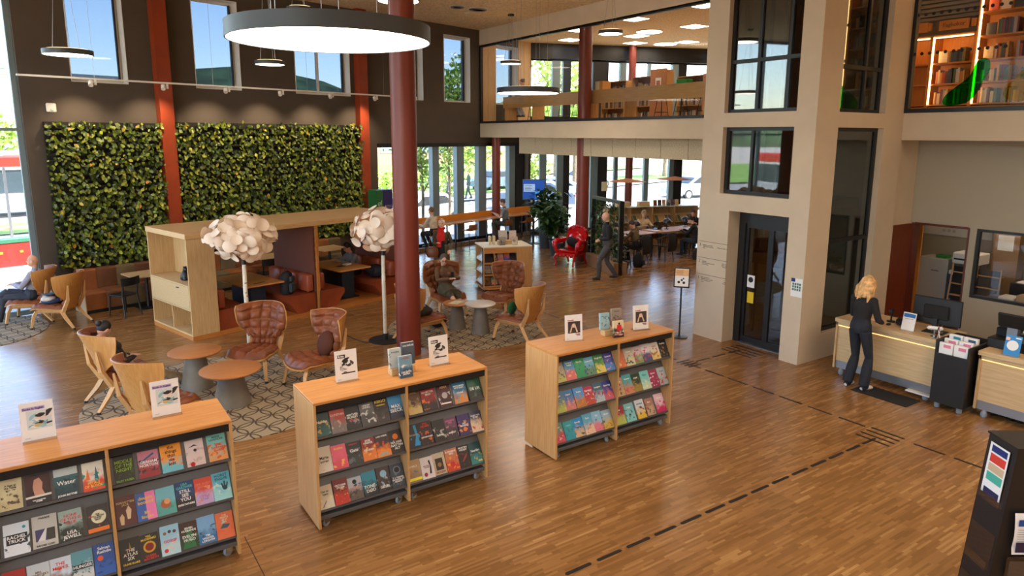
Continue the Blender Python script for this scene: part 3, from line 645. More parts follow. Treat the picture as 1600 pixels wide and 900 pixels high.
# end cabinet
cb_ = MB(); cb_.box(0, .03, 0, .03, .075, 1.84); cab = thing('end_cabinet', None, None); cab.parent = bt
MB().box(0, .5, 0, .03, .075, 1.84, .003).build('side_panel', OAKPALEZ, cab); MB().box(0, .5, D_-.03, D_, .075, 1.84, .003).build('side_panel', OAKPALEZ, cab); MB().box(.47, .5, .03, D_-.03, .075, 1.84).build('back_panel', OAKPALEZ, cab)
MB().box(.0, .47, .03, D_-.03, .075, .105).build('shelf', OAKPALE, cab); MB().box(.0, .47, .03, D_-.03, .54, .565).build('shelf', OAKPALE, cab); MB().box(.0, .47, .03, D_-.03, .98, 1.005).build('shelf', OAKPALE, cab)
dr_ = MB().box(-.004, .016, .035, D_-.035, .57, .975, .003).build('drawer_front', OAKPALE, cab); MB().box(-.02, -.004, .42, .52, .915, .93).build('drawer_pull', BLACK, cab); MB().box(.02, .46, D_*.5-.012, D_*.5+.012, .105, .54).build('divider', OAKPALEZ, cab)
# uprights and inner back panels
for x in (2.62, 4.79): MB().box(x, x+.05, 0, .05, .075, 1.84).build('post', OAKO, bt); MB().box(x, x+.05, D_-.05, D_, .075, 1.84).build('post', OAKO, bt)
for x in (2.585, 4.74): MB().box(x, x+.035, .06, D_-.06, .075, 1.84).build('back_panel', mat('booth_panel', (104, 56, 42), .6), bt)
def bench(x, sgn, label):
    b = thing('bench', None, None); b.parent = bt; b.location = (x, 0, .075); b.scale.x = sgn
    q = MB(); pr = [(0, 0), (.42, 0), (.56, .2), (.62, .26), (.62, .36), (.58, .38), (0, .38)]; n = len(pr)
    for y0, y1 in ((.05, D_-.05),):
        q.add([(a, y0, z) for a, z in pr]+[(a, y1, z) for a, z in pr], [tuple(range(n)), tuple(range(n, 2*n))[::-1]]+[(i, n+i, n+(i+1) % n, (i+1) % n) for i in range(n)])
    q.build('seat', BOOTHRED, b)
    for y0, y1 in ((.07, .46), (.5, 1.12), (1.16, D_-.07)):
        MB().box(0, .16, y0, y1, .39, .76, .035).build('back_cushion', BOOTHRED, b, smooth=60)
    return b
bench(.52, 1, ''); bench(2.58, -1, ''); bench(2.68, 1, ''); bench(4.73, -1, '')
def table(name, label, c, rz, w, d, h, top, leg, group=None, panel=True):
    t = thing(name, label, 'table', c, rz, group); MB().box(-w/2, w/2, -d/2, d/2, h-.03, h, .004).build('table_top', top, t)
    if panel: MB().box(-.16, .16, -d*.28, d*.28, .02, h-.03).build('pedestal', leg, t); MB().box(-.25, .25, -d*.32, d*.32, 0, .02).build('foot_plate', BLACK, t)
    else: MB().lathe([(.035, .02), (.035, h-.03)], 12).build('pedestal', leg, t, smooth=40); MB().box(-.22, .22, -.22, .22, 0, .02, .005).build('foot_plate', leg, t)
    return t
def bo(x, y, z=.075): p = BO+DW*x+NW*y; return (p.x, p.y, z)
table('booth_table', 'oak table on a navy pedestal in the booth bay beside the cabinet', bo(1.55, .85), WA, .82, 1.36, .70, OAK, NAVY)
table('booth_table', 'oak table on a navy pedestal in the booth bay with a reader', bo(3.7, .85), WA, .82, 1.36, .70, OAK, NAVY)
q = MB()
for k in range(5): q.box(1.38+.07*k, 1.42+.07*k, .35, .38, 0, .002)
o = thing('cable_outlet', 'small black cable outlet set into the first booth table', 'outlet', bo(1.52, .36, .776), WA+.15); MB().box(-.13, .13, -.02, .02, 0, .003).build('plate', BLACK, o)
for k in range(4): MB().box(-.11+.06*k, -.07+.06*k, -.012, .012, .003, .005).build('socket', DARKMETAL, o)
# cabinet contents
tab = thing('tablet', 'black tablet in a frame on the booth cabinet wall', 'tablet', bo(.455, .32, 1.15), WA); MB().box(0, .012, -.11, .11, 0, .34, .005).build('case', BLACK, tab); MB().box(-.002, 0, -.09, .09, .03, .31).build('display', mat('tablet_glass', (46, 52, 60), .15), tab)
fig = thing('black_figurine', 'small black seated figurine with a crown on the booth cabinet shelf', 'figurine', bo(.22, .62, 1.005), WA)
MB().lathe([(.075, 0), (.095, .02), (.09, .08), (.06, .15), (.045, .17)], 14).build('body', BLACK, fig, smooth=60); MB().ell((0, -.02, .20), (.048, .055, .045)).build('head', BLACK, fig, smooth=60)
q = MB(); q.lathe([(.035, .235), (.04, .25), (.028, .252)], 8); q.build('crown', BLACK, fig)
for s in (-1, 1): MB().ell((s*.045, -.06, .03), (.03, .05, .03)).build('paw', BLACK, fig, smooth=60)
# backpack on the booth seat
bp = thing('backpack', 'black and slate backpack standing on the booth bench', 'backpack', bo(2.12, .36, .455), WA+.5)
q = MB(); q.tube([(0, 0, 0), (0, 0, .05), (0, 0, .3), (0, 0, .42), (0, .02, .47)], [(.13, .09), (.16, .12), (.16, .12), (.13, .1), (.06, .05)], 14, up=(0, 1, 0)); q.build('main_sack', mat('pack_black', (26, 27, 30), .7), bp, smooth=60)
MB().box(-.11, .11, -.16, -.1, .04, .24, .03).build('front_pocket', mat('pack_slate', (58, 70, 80), .7), bp); MB().box(-.09, .09, -.15, -.1, .26, .38, .025).build('top_pocket', mat('pack_slate', (58, 70, 80), .7), bp)
q = MB(); q.tube([(-.05, 0, .46), (-.03, 0, .52), (.03, 0, .52), (.05, 0, .46)], .008, 6); q.build('loop', BLACK, bp)
# ------------------------------------------------------------ cafe chairs and tables behind the booth
def cafe_chair():
    t = thing('cafe_chair', 'x', 'chair')
    q = MB(); q.box(-.2, .2, -.2, .2, .43, .46, .015); q.build('seat', BLACK, t)
    for x, y in ((-.17, .17), (.17, .17)): MB().tube([(x, y, .43), (x*1.15, y*1.15, 0)], [.02, .015], 8).build('leg', BLACK, t)
    for x in (-.17, .17): MB().tube([(x*1.15, -.24, 0), (x, -.18, .45), (x, -.24, .8)], [.015, .02, .015], 8).build('leg', BLACK, t)
    q = MB(); vs = []
    for i in range(9):
        a = -1+2*i/8; y = -.27+.05*a*a
        vs += [(a*.21, y, .66), (a*.21, y, .82), (a*.21, y-.02, .82), (a*.21, y-.02, .66)]
    q.add(vs, [(i*4+j, (i+1)*4+j, (i+1)*4+(j+1) % 4, i*4+(j+1) % 4) for i in range(8) for j in range(4)]+[(0, 1, 2, 3), (35, 34, 33, 32)]); q.build('backrest', BLACK, t); return t
cc = cafe_chair(); p = dwp(-12.12, 1.45); cc.location = p; cc.rotation_euler.z = WA+.35; cc['label'] = 'black cafe chair at the pale table by the banquette, outside the booth'; cc['group'] = 'black cafe chairs'
spots = [(-10.98, 1.62, 'black cafe chair half hidden behind the booth cabinet'), (-9.0, 1.6, 'black cafe chair behind the first booth bay, nearer the cabinet'), (-8.2, 1.6, 'black cafe chair behind the first booth bay, nearer the tall panel'), (-6.8, 1.6, 'black cafe chair behind the second booth bay')]
for s, off, lb in spots: clone(cc, dwp(s, off), WA+R.uniform(-.2, .2), lb, 'black cafe chairs')
for s, lb in ((-11.5, 'pale square cafe table beside the booth cabinet'), (-8.6, 'cafe table seen through the first booth bay'), (-6.9, 'cafe table seen through the second booth bay')): table('cafe_table', lb, dwp(s, 1.05), WA, .75, .7, .74, OAKPALE, BLACK, 'cafe tables along the banquette', False)
# ------------------------------------------------------------ bar along the windows with stools
br = thing('window_bar', 'long oak bar with a lit orange upstand under the street windows', 'bar counter', dwp(-4.1, .1), WA)
MB().box(0, 6.9, -.6, 0, .86, .9, .006).build('counter_top', OAK, br); MB().box(0, 6.9, -.03, 0, .9, 1.1, .004).build('upstand', wood('bar_orange', (214, 132, 40), (226, 146, 52), 'x'), br)
for x in (.4, 2.3, 4.2, 6.1): MB().box(x-.02, x+.02, -.5, -.46, 0, .86).build('leg', BLACK, br); MB().box(x-.02, x+.02, -.1, -.06, 0, .86).build('leg', BLACK, br)
TAN = mat('stool_tan', (150, 92, 52), .5)
def stool():
    t = thing('bar_stool', 'x', 'stool')
    q = MB(); vs = []; n = 10
    prof = [(.19, .66), (.08, .645), (-.1, .645), (-.18, .67), (-.22, .75), (-.235, .86)]
    for (y, z) in prof:
        for i in range(n+1):
            a = -1+2*i/n; k = 1.0 if z < .7 else .95; vs.append((a*.2*k, y+(.05*a*a if z > .7 else 0), z+.03*a*a*(z < .7)))
    m = n+1; k = len(prof); o = len(vs)
    vs2 = [(x, y-.012*(z > .7), z-.014) for x, y, z in vs]
    q.add(vs+vs2, [(i*m+j, i*m+j+1, (i+1)*m+j+1, (i+1)*m+j) for i in range(k-1) for j in range(n)]+[(o+i*m+j, o+(i+1)*m+j, o+(i+1)*m+j+1, o+i*m+j+1) for i in range(k-1) for j in range(n)]); q.build('seat_shell', TAN, t, smooth=60)
    for sx in (-1, 1): MB().tube([(sx*.16, .13, .64), (sx*.2, .2, .01), (sx*.2, -.22, .01), (sx*.16, -.12, .64)], .009, 6).build('sled_leg', BLACK, t)
    MB().tube([(-.185, .17, .25), (.185, .17, .25)], .008, 6).build('foot_rail', BLACK, t); return t
st = stool(); st.location = dwp(-1.55, .95); st.rotation_euler.z = WA; st['label'] = 'empty tan bar stool beside the seated man, nearer the woman in the red scarf'; st['group'] = 'tan bar stools'
for s, lb in ((.2, 'bar stool under the man in the grey T-shirt'), (1.3, 'empty tan bar stool just past the man in the grey T-shirt'), (2.35, 'empty tan bar stool beside the potted tree'), (-3.1, 'bar stool under the person in the cream shirt')): clone(st, dwp(s, .95), WA, lb, 'tan bar stools')
# ------------------------------------------------------------ round pendants
DIFF = glow('pendant_diffuser', (255, 238, 218), LAMP)
UPL = glow('pendant_uplight', (255, 214, 160), LAMP*.22)
PEND = mat('pendant_grey', (62, 66, 68), .5)
def pendant(label, u, v, z, D, ceil=7.08, group='round pendant lamps'):
    t = thing('pendant_lamp', label, 'lamp', (u, v, z), 0, group); r = D/2; h = .05+.05*D
    q = MB(); q.lathe([(r-.012, .012), (r-.012, .0), (r, .0), (r, h), (r-.03, h+.004), (0.01, h+.004)], 64); q.build('drum', PEND, t, smooth=40)
    q = MB(); q.lathe([(r-.014, .006), (r-.014, .012)], 64); q.build('diffuser', DIFF, t)
    q = MB(); q.lathe([(r*.86, h+.006), (r*.86, h+.012)], 48); q.build('uplight_ring', UPL, t)
    n = 3 if D < 1 else 6
    for k in range(n):
        a = 2*PI*(k+.3)/n; p = V(math.cos(a)*r*.62, math.sin(a)*r*.62, h); e = V(math.cos(a)*r*.62, math.sin(a)*r*.62, ceil-z)
        if D < 1: e = V(math.cos(a)*.03, math.sin(a)*.03, ceil-z)
        MB().tube([p, e], .004, 5).build('suspension_wire', STEEL, t)
    MB().lathe([(.09, ceil-z-.05), (.09, ceil-z)], 20).build('ceiling_rose', BLACK, t); return t
pendant('huge round grey pendant lamp hanging over the lounge', 2.39, 6.68, 4.53, 1.9)
pendant('large flat pendant hanging low in front of the mezzanine glass', 9.86, 14.0, 4.66, 1.5)
pendant('small pendant hanging above the large one before the mezzanine glass', 11.5, 17.2, 5.7, .6); pendant('small drum pendant before the mezzanine glass beside the lift', 10.9, 12.25, 5.92, .55)
pendant('small pendant hanging under the huge lamp in front of the dark wall', 4.3, 15.9, 5.16, .63); pendant('medium pendant near the corner glazing above the lighting track', .54, 15.04, 5.04, .8)
pendant('pendant high up against the rust-red pillar', 5.35, 11.5, 5.93, .72); pendant('small pendant showing just above the rim of the huge lamp', 4.42, 14.0, 6.02, .5)
for k, (u, v) in enumerate(((7.4, 1.6), (-4.2, 8.0), (.4, -1.8), (4.6, -1.5), (10.0, -1.8))): pendant(['added out-of-view pendant lighting the open floor by the desk', 'added out-of-view pendant towards the street glazing', 'added out-of-view pendant just behind the viewpoint', 'added out-of-view pendant near the back wall', 'added out-of-view pendant over the far end of the desk'][k], u, v, 5.3, 1.9)  # extra pendants out of view, added to light the near floor
# ------------------------------------------------------------ track with spotlights along the dark wall
tk = thing('lighting_track', 'long white lighting track hanging on wires along the dark wall', 'track', dwp(-13.3, 1.0), WA); TZ = 4.71
MB().box(-.1, 9.6, -.02, .02, TZ, TZ+.035).build('rail', WHITE, tk)
for x in (1.2, 3.6, 6.0, 8.4): MB().tube([(x, 0, TZ+.03), (x, 0, 7.08)], .003, 5).build('suspension_wire', STEEL, tk)
WARM = glow('spot_glow', (255, 214, 160), 20)
for k, s in enumerate((-12.13, -10.75, -9.38, -8.02, -6.6, -5.18)):
    p = dwp(s, 1.0, TZ); t = thing('track_spotlight', 'x', 'spotlight', p, WA, 'white spotlights on the track')
    t['label'] = ['white track spotlight under the first tall window', 'white track spotlight in front of the first rust-red upright', 'white track spotlight under the second tall window', 'white track spotlight between the second and third windows', 'white track spotlight at the third tall window', 'white track spotlight past the second rust-red upright'][k]
    MB().box(.02, .06, -.02, .02, -.1, 0, .004).build('driver_box', WHITE, t); q = MB(); q.lathe([(.02, 0), (.045, .01), (.045, .11), (.038, .112), (.036, .105)], 16); o = q.build('head', WHITE, t, smooth=50)
    o.rotation_euler = (math.radians(138), 0, -.4); o.location = (-.03, .03, -.03)
    li = bpy.data.lights.new('spot_beam', 'SPOT'); li.energy = 85; li.color = (1, .78, .52); li.spot_size = math.radians(92); li.spot_blend = .9; li.shadow_soft_size = .04
    lo = bpy.data.objects.new('spot_beam', li); COL.objects.link(lo); lo.parent = t; lo.location = (-.03, .10, -.12); lo.rotation_euler = (math.radians(38), 0, 0)
sn = thing('wall_sensor', 'rounded white sensor box on the dark wall near the corner glazing', 'sensor', dwp(-12.62, .0, 4.18), WA); MB().box(-.09, .09, -.04, 0, -.09, .09, .03).build('casing', WHITE, sn); q = MB(); q.lathe([(.02, 0), (.03, .02), (.015, .05)], 12); o = q.build('dome', WHITE, sn); o.rotation_euler.x = PI/2; o.location = (0, -.04, -.04)
for u, v, r in ((10.3, 17.04, .3), (10.35, 17.74, .09), (9.65, 17.03, .22)):
    t = thing('ceiling_diffuser', {.3: 'round white air diffuser in the ceiling with rings', .09: 'small white smoke detector in the ceiling', .22: 'flat round loudspeaker flush in the ceiling'}[r], 'ceiling fitting', (u, v, 7.08)); q = MB(); q.lathe([(r*.3, -.03), (r*.8, -.012), (r, 0)], 24); q.build('disc', WHITE, t, smooth=60)
    if r > .2:
        for k in (.5, .75): q = MB(); q.lathe([(r*k, -.03), (r*k+.01, -.035), (r*k+.02, -.02)], 24); q.build('ring', STEEL, t)
# ------------------------------------------------------------ rugs
def rugmat():
    m = bpy.data.materials.new('loop_rug'); m.use_nodes = True; n = m.node_tree.nodes; l = m.node_tree.links; b = n['Principled BSDF']; b.inputs['Roughness'].default_value = .95
    tc = n.new('ShaderNodeTexCoord')
    def ring(off, sc, w):
        mp = n.new('ShaderNodeMapping'); mp.inputs['Scale'].default_value = (sc, sc, sc); mp.inputs['Location'].default_value = (off[0], off[1], 0); mp.inputs['Rotation'].default_value = (0, 0, .4); l.new(tc.outputs['Object'], mp.inputs[0])
        fr = n.new('ShaderNodeVectorMath'); fr.operation = 'FRACTION'; l.new(mp.outputs[0], fr.inputs[0])
        sb = n.new('ShaderNodeVectorMath'); sb.operation = 'SUBTRACT'; sb.inputs[1].default_value = (.5, .5, 0); l.new(fr.outputs[0], sb.inputs[0])
        mu = n.new('ShaderNodeVectorMath'); mu.operation = 'MULTIPLY'; mu.inputs[1].default_value = (1, 1, 0); l.new(sb.outputs[0], mu.inputs[0])
        le = n.new('ShaderNodeVectorMath'); le.operation = 'LENGTH'; l.new(mu.outputs[0], le.inputs[0])
        a = n.new('ShaderNodeMath'); a.operation = 'SUBTRACT'; a.inputs[1].default_value = .46; l.new(le.outputs['Value'], a.inputs[0])
        c = n.new('ShaderNodeMath'); c.operation = 'ABSOLUTE'; l.new(a.outputs[0], c.inputs[0]); d = n.new('ShaderNodeMath'); d.operation = 'LESS_THAN'; d.inputs[1].default_value = w; l.new(c.outputs[0], d.inputs[0]); return d.outputs[0]
    x = n.new('ShaderNodeMath'); x.operation = 'MAXIMUM'; l.new(ring((0, 0), 2.6, .03), x.inputs[0]); l.new(ring((.5, .5), 2.6, .03), x.inputs[1])
    mx = n.new('ShaderNodeMixRGB'); mx.inputs[1].default_value = (*lin((158, 140, 110)), 1); mx.inputs[2].default_value = (*lin((76, 60, 44)), 1); l.new(x.outputs[0], mx.inputs[0]); l.new(mx.outputs[0], b.inputs['Base Color']); return m
RUG = rugmat()
for lb, u, v, r in (('round beige rug with dark loops under the two low tables behind the carts', 1.85, 10.1, 1.8), ('round beige rug with dark loops under the chairs beyond the rust-red pillar', 6.5, 11.25, 1.5), ('round beige rug with dark loops under the bald man by the glazing', -1.6, 16.0-.15, 1.38)):
    q = MB(); q.lathe([(r, 0), (r, .008), (r-.02, .011)], 72); tag(q.build('round_rug', RUG, loc=(u, v, .0005)), lb, 'rug', 'round loop-patterned rugs')
# ------------------------------------------------------------ wing lounge chairs
def lounge():
    t = thing('lounge_chair', 'x', 'armchair', group='tufted leather wing chairs')
    def hw(tt):
        ks = [(0, .205), (.22, .215), (.34, .30), (.46, .385), (.62, .42), (.85, .425), (1, .405)]
        for (a, b), (c, d) in zip(ks, ks[1:]):
            if tt <= c: f = (tt-a)/(c-a); f = f*f*(3-2*f); return b+(d-b)*f
        return ks[-1][1]
    def bp_(x, tt):      # x -1..1, tt 0..1 ; point on the shell
        w = hw(tt); z = .36+.70*tt-.035*abs(x)**4*(tt > .85)*((tt-.85)/.15); y = -.26-.20*tt-.05*tt*tt
        wing = max(0, (tt-.3)/.7)**.7*.30; y += wing*abs(x)**2.2+.02*x*x
        return V(x*w*(1-.10*wing*x*x), y, z)
    nx, nt = 16, 14
    def nrm(x, tt):
        e = .01; a = bp_(min(x+e, 1), tt)-bp_(max(x-e, -1), tt); b = bp_(x, min(tt+e, 1))-bp_(x, max(tt-e, 0)); return b.cross(a).normalized()
    def sheet(f0, f1, nx, nt, x0=-1, x1=1, t0=0, t1=1):
        q = MB(); A = [(x0+(x1-x0)*i/nx, t0+(t1-t0)*j/nt) for j in range(nt+1) for i in range(nx+1)]
        vs = [f0(*a) for a in A]+[f1(*a) for a in A]; m = nx+1; o = len(A)
        fs = [(j*m+i, j*m+i+1, (j+1)*m+i+1, (j+1)*m+i) for j in range(nt) for i in range(nx)]
        fs += [(o+j*m+i, o+(j+1)*m+i, o+(j+1)*m+i+1, o+j*m+i+1) for j in range(nt) for i in range(nx)]
        for i in range(nx): fs += [(i, o+i, o+i+1, i+1), (nt*m+i, nt*m+i+1, o+nt*m+i+1, o+nt*m+i)]
        for j in range(nt): fs += [(j*m, (j+1)*m, o+(j+1)*m, o+j*m), (j*m+nx, o+j*m+nx, o+(j+1)*m+nx, (j+1)*m+nx)]
        q.add(vs, fs); return q
    sheet(lambda x, tt: bp_(x, tt), lambda x, tt: bp_(x, tt)-nrm(x, tt)*.016, nx, nt).build('back_shell', PLY, t, smooth=50)
    def tuft(x, tt, nxq, ntq):
        a = abs(math.sin(PI*nxq*(x+1)/2)); b = abs(math.sin(PI*ntq*tt)); return (min(a, 1)**.38)*(min(b, 1)**.38)
    def cush(x, tt):
        e = min(1, (1-abs(x))*7)*min(1, (1-tt)*9, tt*9); return bp_(x, tt)+nrm(x, tt)*(.012+.026*min(e, 1)**.5+.06*tuft(x, tt, 5, 5)*min(e, 1))
    sheet(cush, lambda x, tt: bp_(x, tt)+nrm(x, tt)*.003, 50, 50, -.975, .975, 0, .985).build('back_cushion', LEATHER, t, smooth=70)
    def sp(x, s):        # seat: s 0 at the back .. 1 front
        w = .24+.12*min(1, s*1.6)-.05*max(0, s-.75)*4*(s > .75); y = -.27+.66*s-.06*x*x*s; z = .355+.035*s+.035*x*x*min(1, s*2)-.05*max(0, s-.82)/.18*(s > .82); return V(x*w, y, z)
    def up_(x, s): e = min(1, (1-abs(x))*6)*min(1, (1-s)*8, s*10+.3); return V(0, 0, .012+.03*min(e, 1)**.5+.042*tuft(x, s, 4, 4)*min(e, 1))
    sheet(lambda x, s: sp(x, s)-V(0, 0, .018), lambda x, s: sp(x, s), 12, 12).build('seat_shell', PLY, t, smooth=50)
    q = sheet(lambda x, s: sp(x, s)+V(0, 0, .002), lambda x, s: sp(x, s)+up_(x, s), 32, 32, -.97, .97, 0, .98); q.build('seat_cushion', LEATHER, t, smooth=70)
    def bar(pts, ws, name):
        q = MB(); q.tube(pts, ws, 4, up=(0, 1, 0)); return q.build(name, LEGWOOD, t)
    for s in (-1, 1):
        bar([(s*.25, .24, .345), (s*.28, .29, .25), (s*.315, .335, .02)], [.04, .036, .024], 'front_leg'); bar([(s*.245, .26, .335), (s*.23, -.2, .33)], [.034, .036], 'side_rail')
        bar([(s*.24, -.2, .36), (s*.26, -.30, .2), (s*.30, -.45, .02)], [.042, .038, .026], 'rear_leg'); bar([(s*.235, -.24, .32), (s*.255, -.365, .56), (s*.27, -.40, .84)], [.042, .036, .016], 'back_strut')
        for y, x in ((.335, .315), (-.45, .30)): MB().lathe([(.028, 0), (.026, .03)], 10, (s*x, y, 0)).build('foot_cap', BLACK, t)
    bar([(-.24, .2, .325), (.24, .2, .325)], [.03, .03], 'cross_rail'); return t
lc = lounge()
CH = [(2.42, 10.62, -.66, -.75, 'brown tufted wing chair facing the low tables, its quilted back towards the booth'), (3.02, 9.72, -.98, -.18, 'brown tufted wing chair with a dark cushion beside the book cart with black covers'),
      (.66, 10.55, .98, .20, 'wing chair with its wooden back to us where the dark-haired person sits'), (.92, 9.08, .90, .44, 'wing chair with its wooden back right behind the cart of English books'),
      (6.62, 12.28, -.05, -1.0, 'wing chair holding the reader in the brown sweater'), (5.42, 10.95, .97, .12, 'wing chair beside the rust-red pillar with a bag on its seat'), (7.58, 11.62, -.92, -.36, 'empty tufted wing chair facing the reader in brown'), (6.88, 10.02, -.36, .93, 'wing chair showing its wooden back and struts, on the rug beyond the pillar'),
      (-.05, 15.62, -.84, .54, 'wing chair heaped with clothes and a book by the glazing'), (-.5, 16.38, -.96, .28, 'wing chair in which the bald man sits')]
for k, (u, v, fx, fy, lb) in enumerate(CH):
    if k == 0: lc.location = (u, v, .011); lc.rotation_euler.z = facing(fx, fy); lc['label'] = lb
    else: clone(lc, (u, v, .011), facing(fx, fy), lb, 'tufted leather wing chairs')
CUSH = mat('cushion_dark', (82, 42, 26), .8, spec=.2)
q = MB(); q.ell((0, 0, 0), (.2, .08, .19), 16, 10); o = q.build('seat_pillow', CUSH, smooth=60, loc=(3.22, 9.76, .60), rz=facing(-.98, -.18)); o.rotation_euler.x = .35; tag(o, 'small dark brown pillow leaning in the chair beside the book cart', 'pillow')
# low round tables on cones
CONE = mat('table_cone', (120, 112, 102), .55, var=.05); OAKT = wood('table_top_oak', (176, 112, 60), (192, 130, 76), 'x'); PALET = mat('table_pale', (206, 196, 182), .35)
def low_table(lb, u, v, r, h, top, z=.011):
    t = thing('low_table', lb, 'table', (u, v, z), 0, 'low round tables'); q = MB(); q.lathe([(r*.62, 0), (r*.62, .01), (r*.36, h-.03)], 32); q.build('cone_base', CONE, t, smooth=40)
    q = MB(); q.lathe([(r-.015, h-.03), (r, h-.016), (r, h-.004), (r-.006, h)], 48); q.build('table_top', top, t, smooth=40); return t
low_table('wider low round oak table on a grey cone near the carts', 1.84, 9.62, .40, .50, OAKT); low_table('smaller low round oak table on a grey cone behind the wider one', 1.55, 10.55, .36, .56, OAKT)
low_table('low round table with a pale grey top on the far rug', 6.52, 10.75, .29, .56, PALET); low_table('low oak round table half hidden behind the pale one', 6.30, 11.25, .27, .50, OAKT)
# ------------------------------------------------------------ paper-petal floor lamps on birch poles
def birch():
    m = mat('birch_bark', (216, 204, 184), .7, var=.06, sc=3); n = m.node_tree.nodes; l = m.node_tree.links
    v = n.new('ShaderNodeTexVoronoi'); v.inputs['Scale'].default_value = 7; tc = n.new('ShaderNodeTexCoord'); mp = n.new('ShaderNodeMapping'); mp.inputs['Scale'].default_value = (1, 1, 2.2); l.new(tc.outputs['Object'], mp.inputs[0]); l.new(mp.outputs[0], v.inputs[0])
    lt = n.new('ShaderNodeMath'); lt.operation = 'LESS_THAN'; lt.inputs[1].default_value = .16; l.new(v.outputs[0], lt.inputs[0]); mx = n.new('ShaderNodeMixRGB'); mx.inputs[2].default_value = (*lin((40, 34, 28)), 1)
    src = n['Principled BSDF'].inputs['Base Color'].links[0].from_socket; l.new(src, mx.inputs[1]); l.new(lt.outputs[0], mx.inputs[0]); l.new(mx.outputs[0], n['Principled BSDF'].inputs['Base Color']); return m
BIRCH = birch(); PETAL = mat('paper_petal', (230, 210, 188), .7)
def petal_lamp(lb, u, v, rz, seed, base=True):
    r = random.Random(seed); t = thing('petal_floor_lamp', lb, 'floor lamp', (u, v, .001), rz, 'paper-petal floor lamps')
    q = MB(); q.lathe([(.30, 0), (.30, .012), (.05, .018), (.05, .12), (.04, .13)], 32); q.build('foot_plate', BLACK, t, smooth=40)
    q = MB(); q.tube([(0, 0, .1), (.008, 0, .6), (-.004, .005, 1.1), (0, 0, 1.58)], [.036, .037, .034, .033], 12); q.build('birch_pole', BIRCH, t, smooth=60); MB().lathe([(.038, 1.56), (.038, 1.66)], 12).build('pole_collar', BLACK, t); MB().lathe([(.026, 1.66), (.02, 2.0)], 10).build('stem', PETAL, t)
    q = MB(); q.ell((0, 0, 2.03), (.05, .05, .07), 10, 8); q.build('bulb', glow('lamp_bulb', (255, 190, 110), 4), t)
    qm = MB(); prof = [(.0, 0), (.05, .006), (.082, .02)]; vs = []; n = 16
    vs.append((0, 0, 0))
    for rr, z in prof[1:]:
        for j in range(n): vs.append((rr*math.cos(2*PI*j/n), rr*math.sin(2*PI*j/n)*.94, z))
    qm.add(vs, [(0, 1+j, 1+(j+1) % n) for j in range(n)]+[(1+j, 1+n+j, 1+n+(j+1) % n, 1+(j+1) % n) for j in range(n)]); me = qm.mesh('petal_disc'); me.materials.append(PETAL); sm(me, 60)
    N = 112; c = V(0, 0, 2.03)
    for k in range(N):
        z = 1-2*(k+.5)/N; a = k*2.39996; rr = math.sqrt(1-z*z); d = V(rr*math.cos(a), rr*math.sin(a), z)
        sh = .80+.2*r.random(); p = c+V(d.x*.56*sh, d.y*.56*sh, d.z*.38*sh)
        o = bpy.data.objects.new('petal_disc', me); COL.objects.link(o); o.parent = t; o.location = p
        e = (d+V(r.uniform(-.75, .75), r.uniform(-.75, .75), r.uniform(-.5, .8))).normalized(); o.rotation_mode = 'QUATERNION'; o.rotation_quaternion = (-e).to_track_quat('Z', 'Y') if r.random() < .75 else e.to_track_quat('Z', 'Y')
        s = r.uniform(1.05, 1.45); o.scale = (s, s, s)
    for k in range(10):
        a = r.uniform(0, 6.28); MB().tube([(0, 0, 1.75), (math.cos(a)*.2, math.sin(a)*.2, 1.86), (math.cos(a)*.42, math.sin(a)*.42, 1.95+r.uniform(-.2, .2))], .006, 5).build('twig', PETAL, t)
    return t
petal_lamp('paper-petal floor lamp on a birch pole behind the tufted chair', 2.56, 11.68, .4, 5); petal_lamp('paper-petal floor lamp on a birch pole beside the rust-red pillar', 4.83, 11.28, 1.2, 6)
q = MB(); q.tube([(4.60, 11.2, .012), (4.45, 11.32, .01), (4.38, 11.6, .01), (4.3, 12.2, .01), (4.36, 12.9, .012), (4.42, 13.6, .12), (4.47, 13.72, .5)], .007, 6); tag(q.build('power_cable', BLACK, smooth=60), 'thin black cable running from the lamp to the booth', 'cable')
